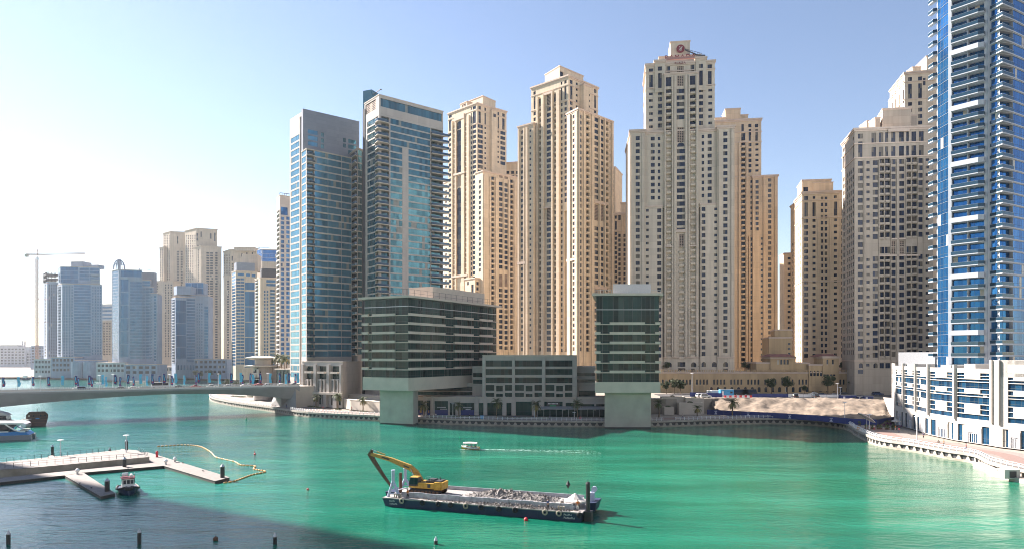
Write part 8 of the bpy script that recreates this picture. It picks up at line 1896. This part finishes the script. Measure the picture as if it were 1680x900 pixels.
for px, y, tp, bt, l in ((1434.3, 704.5, 'cl_white', 'cl_red', 'person in a white top and pink trousers beside the tilted parasol'), (1469, 705, 'cl_or', 'cl_white', 'person in orange among the cafe pots'), (1489, 699.5, 'cl_red', 'cl_dark', 'person in red by the shop door'), (1540, 731.5, 'cl_dark', 'cl_white', 'person in a dark top sitting out on the sunlit promenade'), (1548.5, 731, 'cl_or', 'cl_dark', 'person in orange on the sunlit promenade'), (1396, 692, 'cl_white', 'cl_dark', 'person in white walking by the blue hoarding'), (577, 672.5, 'cl_red', 'cl_dark', 'person in red sitting by the quay left of the wide pier'), (612, 672, 'cl_dark', 'cl_blue', 'person in dark clothes near the wide pier'), (36, 637, 'cl_or', 'cl_dark', 'x')):
    if l == 'x': continue
    q = W(px, y, QZ); person(l, q, rr.uniform(0, 6), tp, bt, False, None)
q = W(1408, 706, QZ); t = thing('lifebuoy_stand', 'orange lifebuoy on the railing where the promenade turns into the sun', 'lifebuoy', q); mb = MB(); c = q+Vector((.5, 1.0, .8)); mb.tube([c+Vector((math.cos(a)*.35, 0, math.sin(a)*.35)) for a in [2*math.pi*j/14 for j in range(15)]], .11, 8, caps=False); mb.build('ring', M['orange'], t); mb = MB(); mb.bar(c+Vector((0, .1, -.8)), c+Vector((0, .1, .4)), .08); mb.build('post', M['steel'], t)
# pipes and small quay shed at the lower right corner
q = W(1645, 775, 1.7); t = thing('quay_shed', 'low white quay machinery shed at the lower right corner', 'shed', q); mb = MB(); mb.box(q.x-.2, q.x+3.2, q.y-.8, q.y+1.2, .6, 2.6); mb.build('wall', M['white'], t); mb = MB(); mb.box(q.x+.9, q.x+2.4, q.y-.83, q.y-.801, .8, 2.2); mb.build('opening', M['dark'], t)
t = thing('landing', 'low curved concrete landing below the promenade at the lower right', 'landing', W(1640, 775, 0)); mb = MB(); pp = [W(1596, 757, .9), W(1612, 765, .9), W(1626, 773.5, .9), W(1655, 780, .9), W(1690, 788, .9), W(1710, 780, .9), W(1650, 768, .9), W(1612, 757, .9)]; mb.prism([(p.x, p.y) for p in ccw(pp)], -.5, .9); mb.build('slab', M['conc'], t)
mb = MB(); a, b = W(1608, 757, 2.3), W(1636, 769, 1.2); mb.hex8([a+Vector((0, 0, -1.6)), b+Vector((0, 0, -1)), b+Vector((.6, .4, -1)), a+Vector((.6, .4, -1.6))], [a, b, b+Vector((.6, .4, 0)), a+Vector((.6, .4, 0))]); mb.build('ramp_wall', M['white'], t)
for i in range(2): mb = MB(); a = W(1662+i*8, 772-i*3, 1.6); mb.tube([a, a+Vector((2.6, -.6, 0))], .5, 12); tag(mb.build('pipe', M['gel'], None, a), ('front' if i == 0 else 'rear')+' fat white pipe lying at the lower right quay', 'pipe')

# spoil mounds, pipes and rubble on the construction bank
rr = random.Random(33)
for i, (px, s_, w_, h_, lab) in enumerate(((1222, .75, 4.5, 1.6, 'low spoil mound at the left end of the sand bank'), (1262, .8, 6, 1.9, 'wide spoil mound on the sand bank below the first black off roader'), (1322, .78, 5, 1.5, 'spoil mound on the sand bank between the two black off roaders'), (1372, .7, 6, 1.8, 'spoil mound on the sand bank below the street lamp'), (1420, .7, 4.5, 1.3, 'spoil mound near the white ramp wall'))):
    c = P(px, 660, 296); t = thing('spoil_mound', lab, 'mound', (c.x, c.y, c.z-1.5)); mb = MB(); g = []; n = 22
    for a in range(n+1):
        for b in range(n+1):
            u, v = -1+2*a/n, -1+2*b/n; r = math.hypot(u, v); q = Vector((c.x+u*w_, c.y+v*2.6, 0)); z = max(0, 1-r)**.8*h_*.55*(1+.5*mn.noise(q*.5))+mn.noise(q*1.1)*.25
            g.append((q.x, q.y, c.z-1.6+z+(v+1)*.55))
    mb.add(g, [(a*(n+1)+b, (a+1)*(n+1)+b, (a+1)*(n+1)+b+1, a*(n+1)+b+1) for a in range(n) for b in range(n)]); mb.build('soil', M['sand'], t, smooth=True)
    mb = MB()
    for k in range(60): p = g[rr.randrange(len(g))]; rock(mb, p, rr.choice((.12, .18, .25, .4)))
    mb.build('loose_rock', M['rubble'], t)
for i, (px, y, D, L, lab) in enumerate(((1345, 659, 299, 9, 'long grey pipe lying along the top of the bank'), (1395, 661, 297, 7, 'second grey pipe lying near the blue containers'), (1248, 656, 300, 6, 'pale pipe lying by the pale hoarding'))):
    c = P(px, y, D); mb = MB(); mb.tube([c+Vector((-L/2, 0, .6)), c+Vector((L/2, .4, .6))], .28, 10); tag(mb.build('pipe', M['steel' if i else 'rockc'], None, c), lab, 'pipe')
for i, (px, y) in enumerate(((640, 676.5), (715, 684), (770, 686), (845, 687.5), (902, 688), (1120, 685), (1250, 683.5), (1475, 709), (1515, 718), (1585, 737), (470, 668), (530, 671.5))):
    q = W(px, y, QZ); person(('person strolling on the promenade just right of the wide pier', 'person walking by the dark shop hoardings', 'second person walking by the shop hoardings', 'person on the quay before the low block', 'person near the glass awning on the quay', 'person walking past the white planters', 'person walking along the blue promenade hoarding', 'person leaving the promenade cafe', 'person walking in front of the first glazed entrance', 'person walking near the lower right of the sunlit promenade', 'person under the right end of the bridge', 'person walking before the tan corner block')[i], q, rr.uniform(0, 6), rr.choice(('cl_white', 'cl_blue', 'cl_red', 'cl_dark')), rr.choice(('cl_dark', 'cl_blue')))
# ================================================================== air
HAZE = True
if HAZE:
    m = bpy.data.materials.new('hazy air'); m.use_nodes = True; t = m.node_tree; t.nodes.clear(); out = t.nodes.new('ShaderNodeOutputMaterial'); pv = t.nodes.new('ShaderNodeVolumePrincipled')
    pv.inputs['Color'].default_value = (.86, .92, 1, 1); pv.inputs['Density'].default_value = .00005; pv.inputs['Anisotropy'].default_value = .5
    t.links.new(pv.outputs[0], out.inputs['Volume'])
    mb = MB(); mb.box(-5050, 5050, -650, 5050, -3, 272); o = mb.build('haze', m); tag(o, kind='stuff')
    m.cycles.homogeneous_volume = True if hasattr(m, 'cycles') and hasattr(m.cycles, 'homogeneous_volume') else False
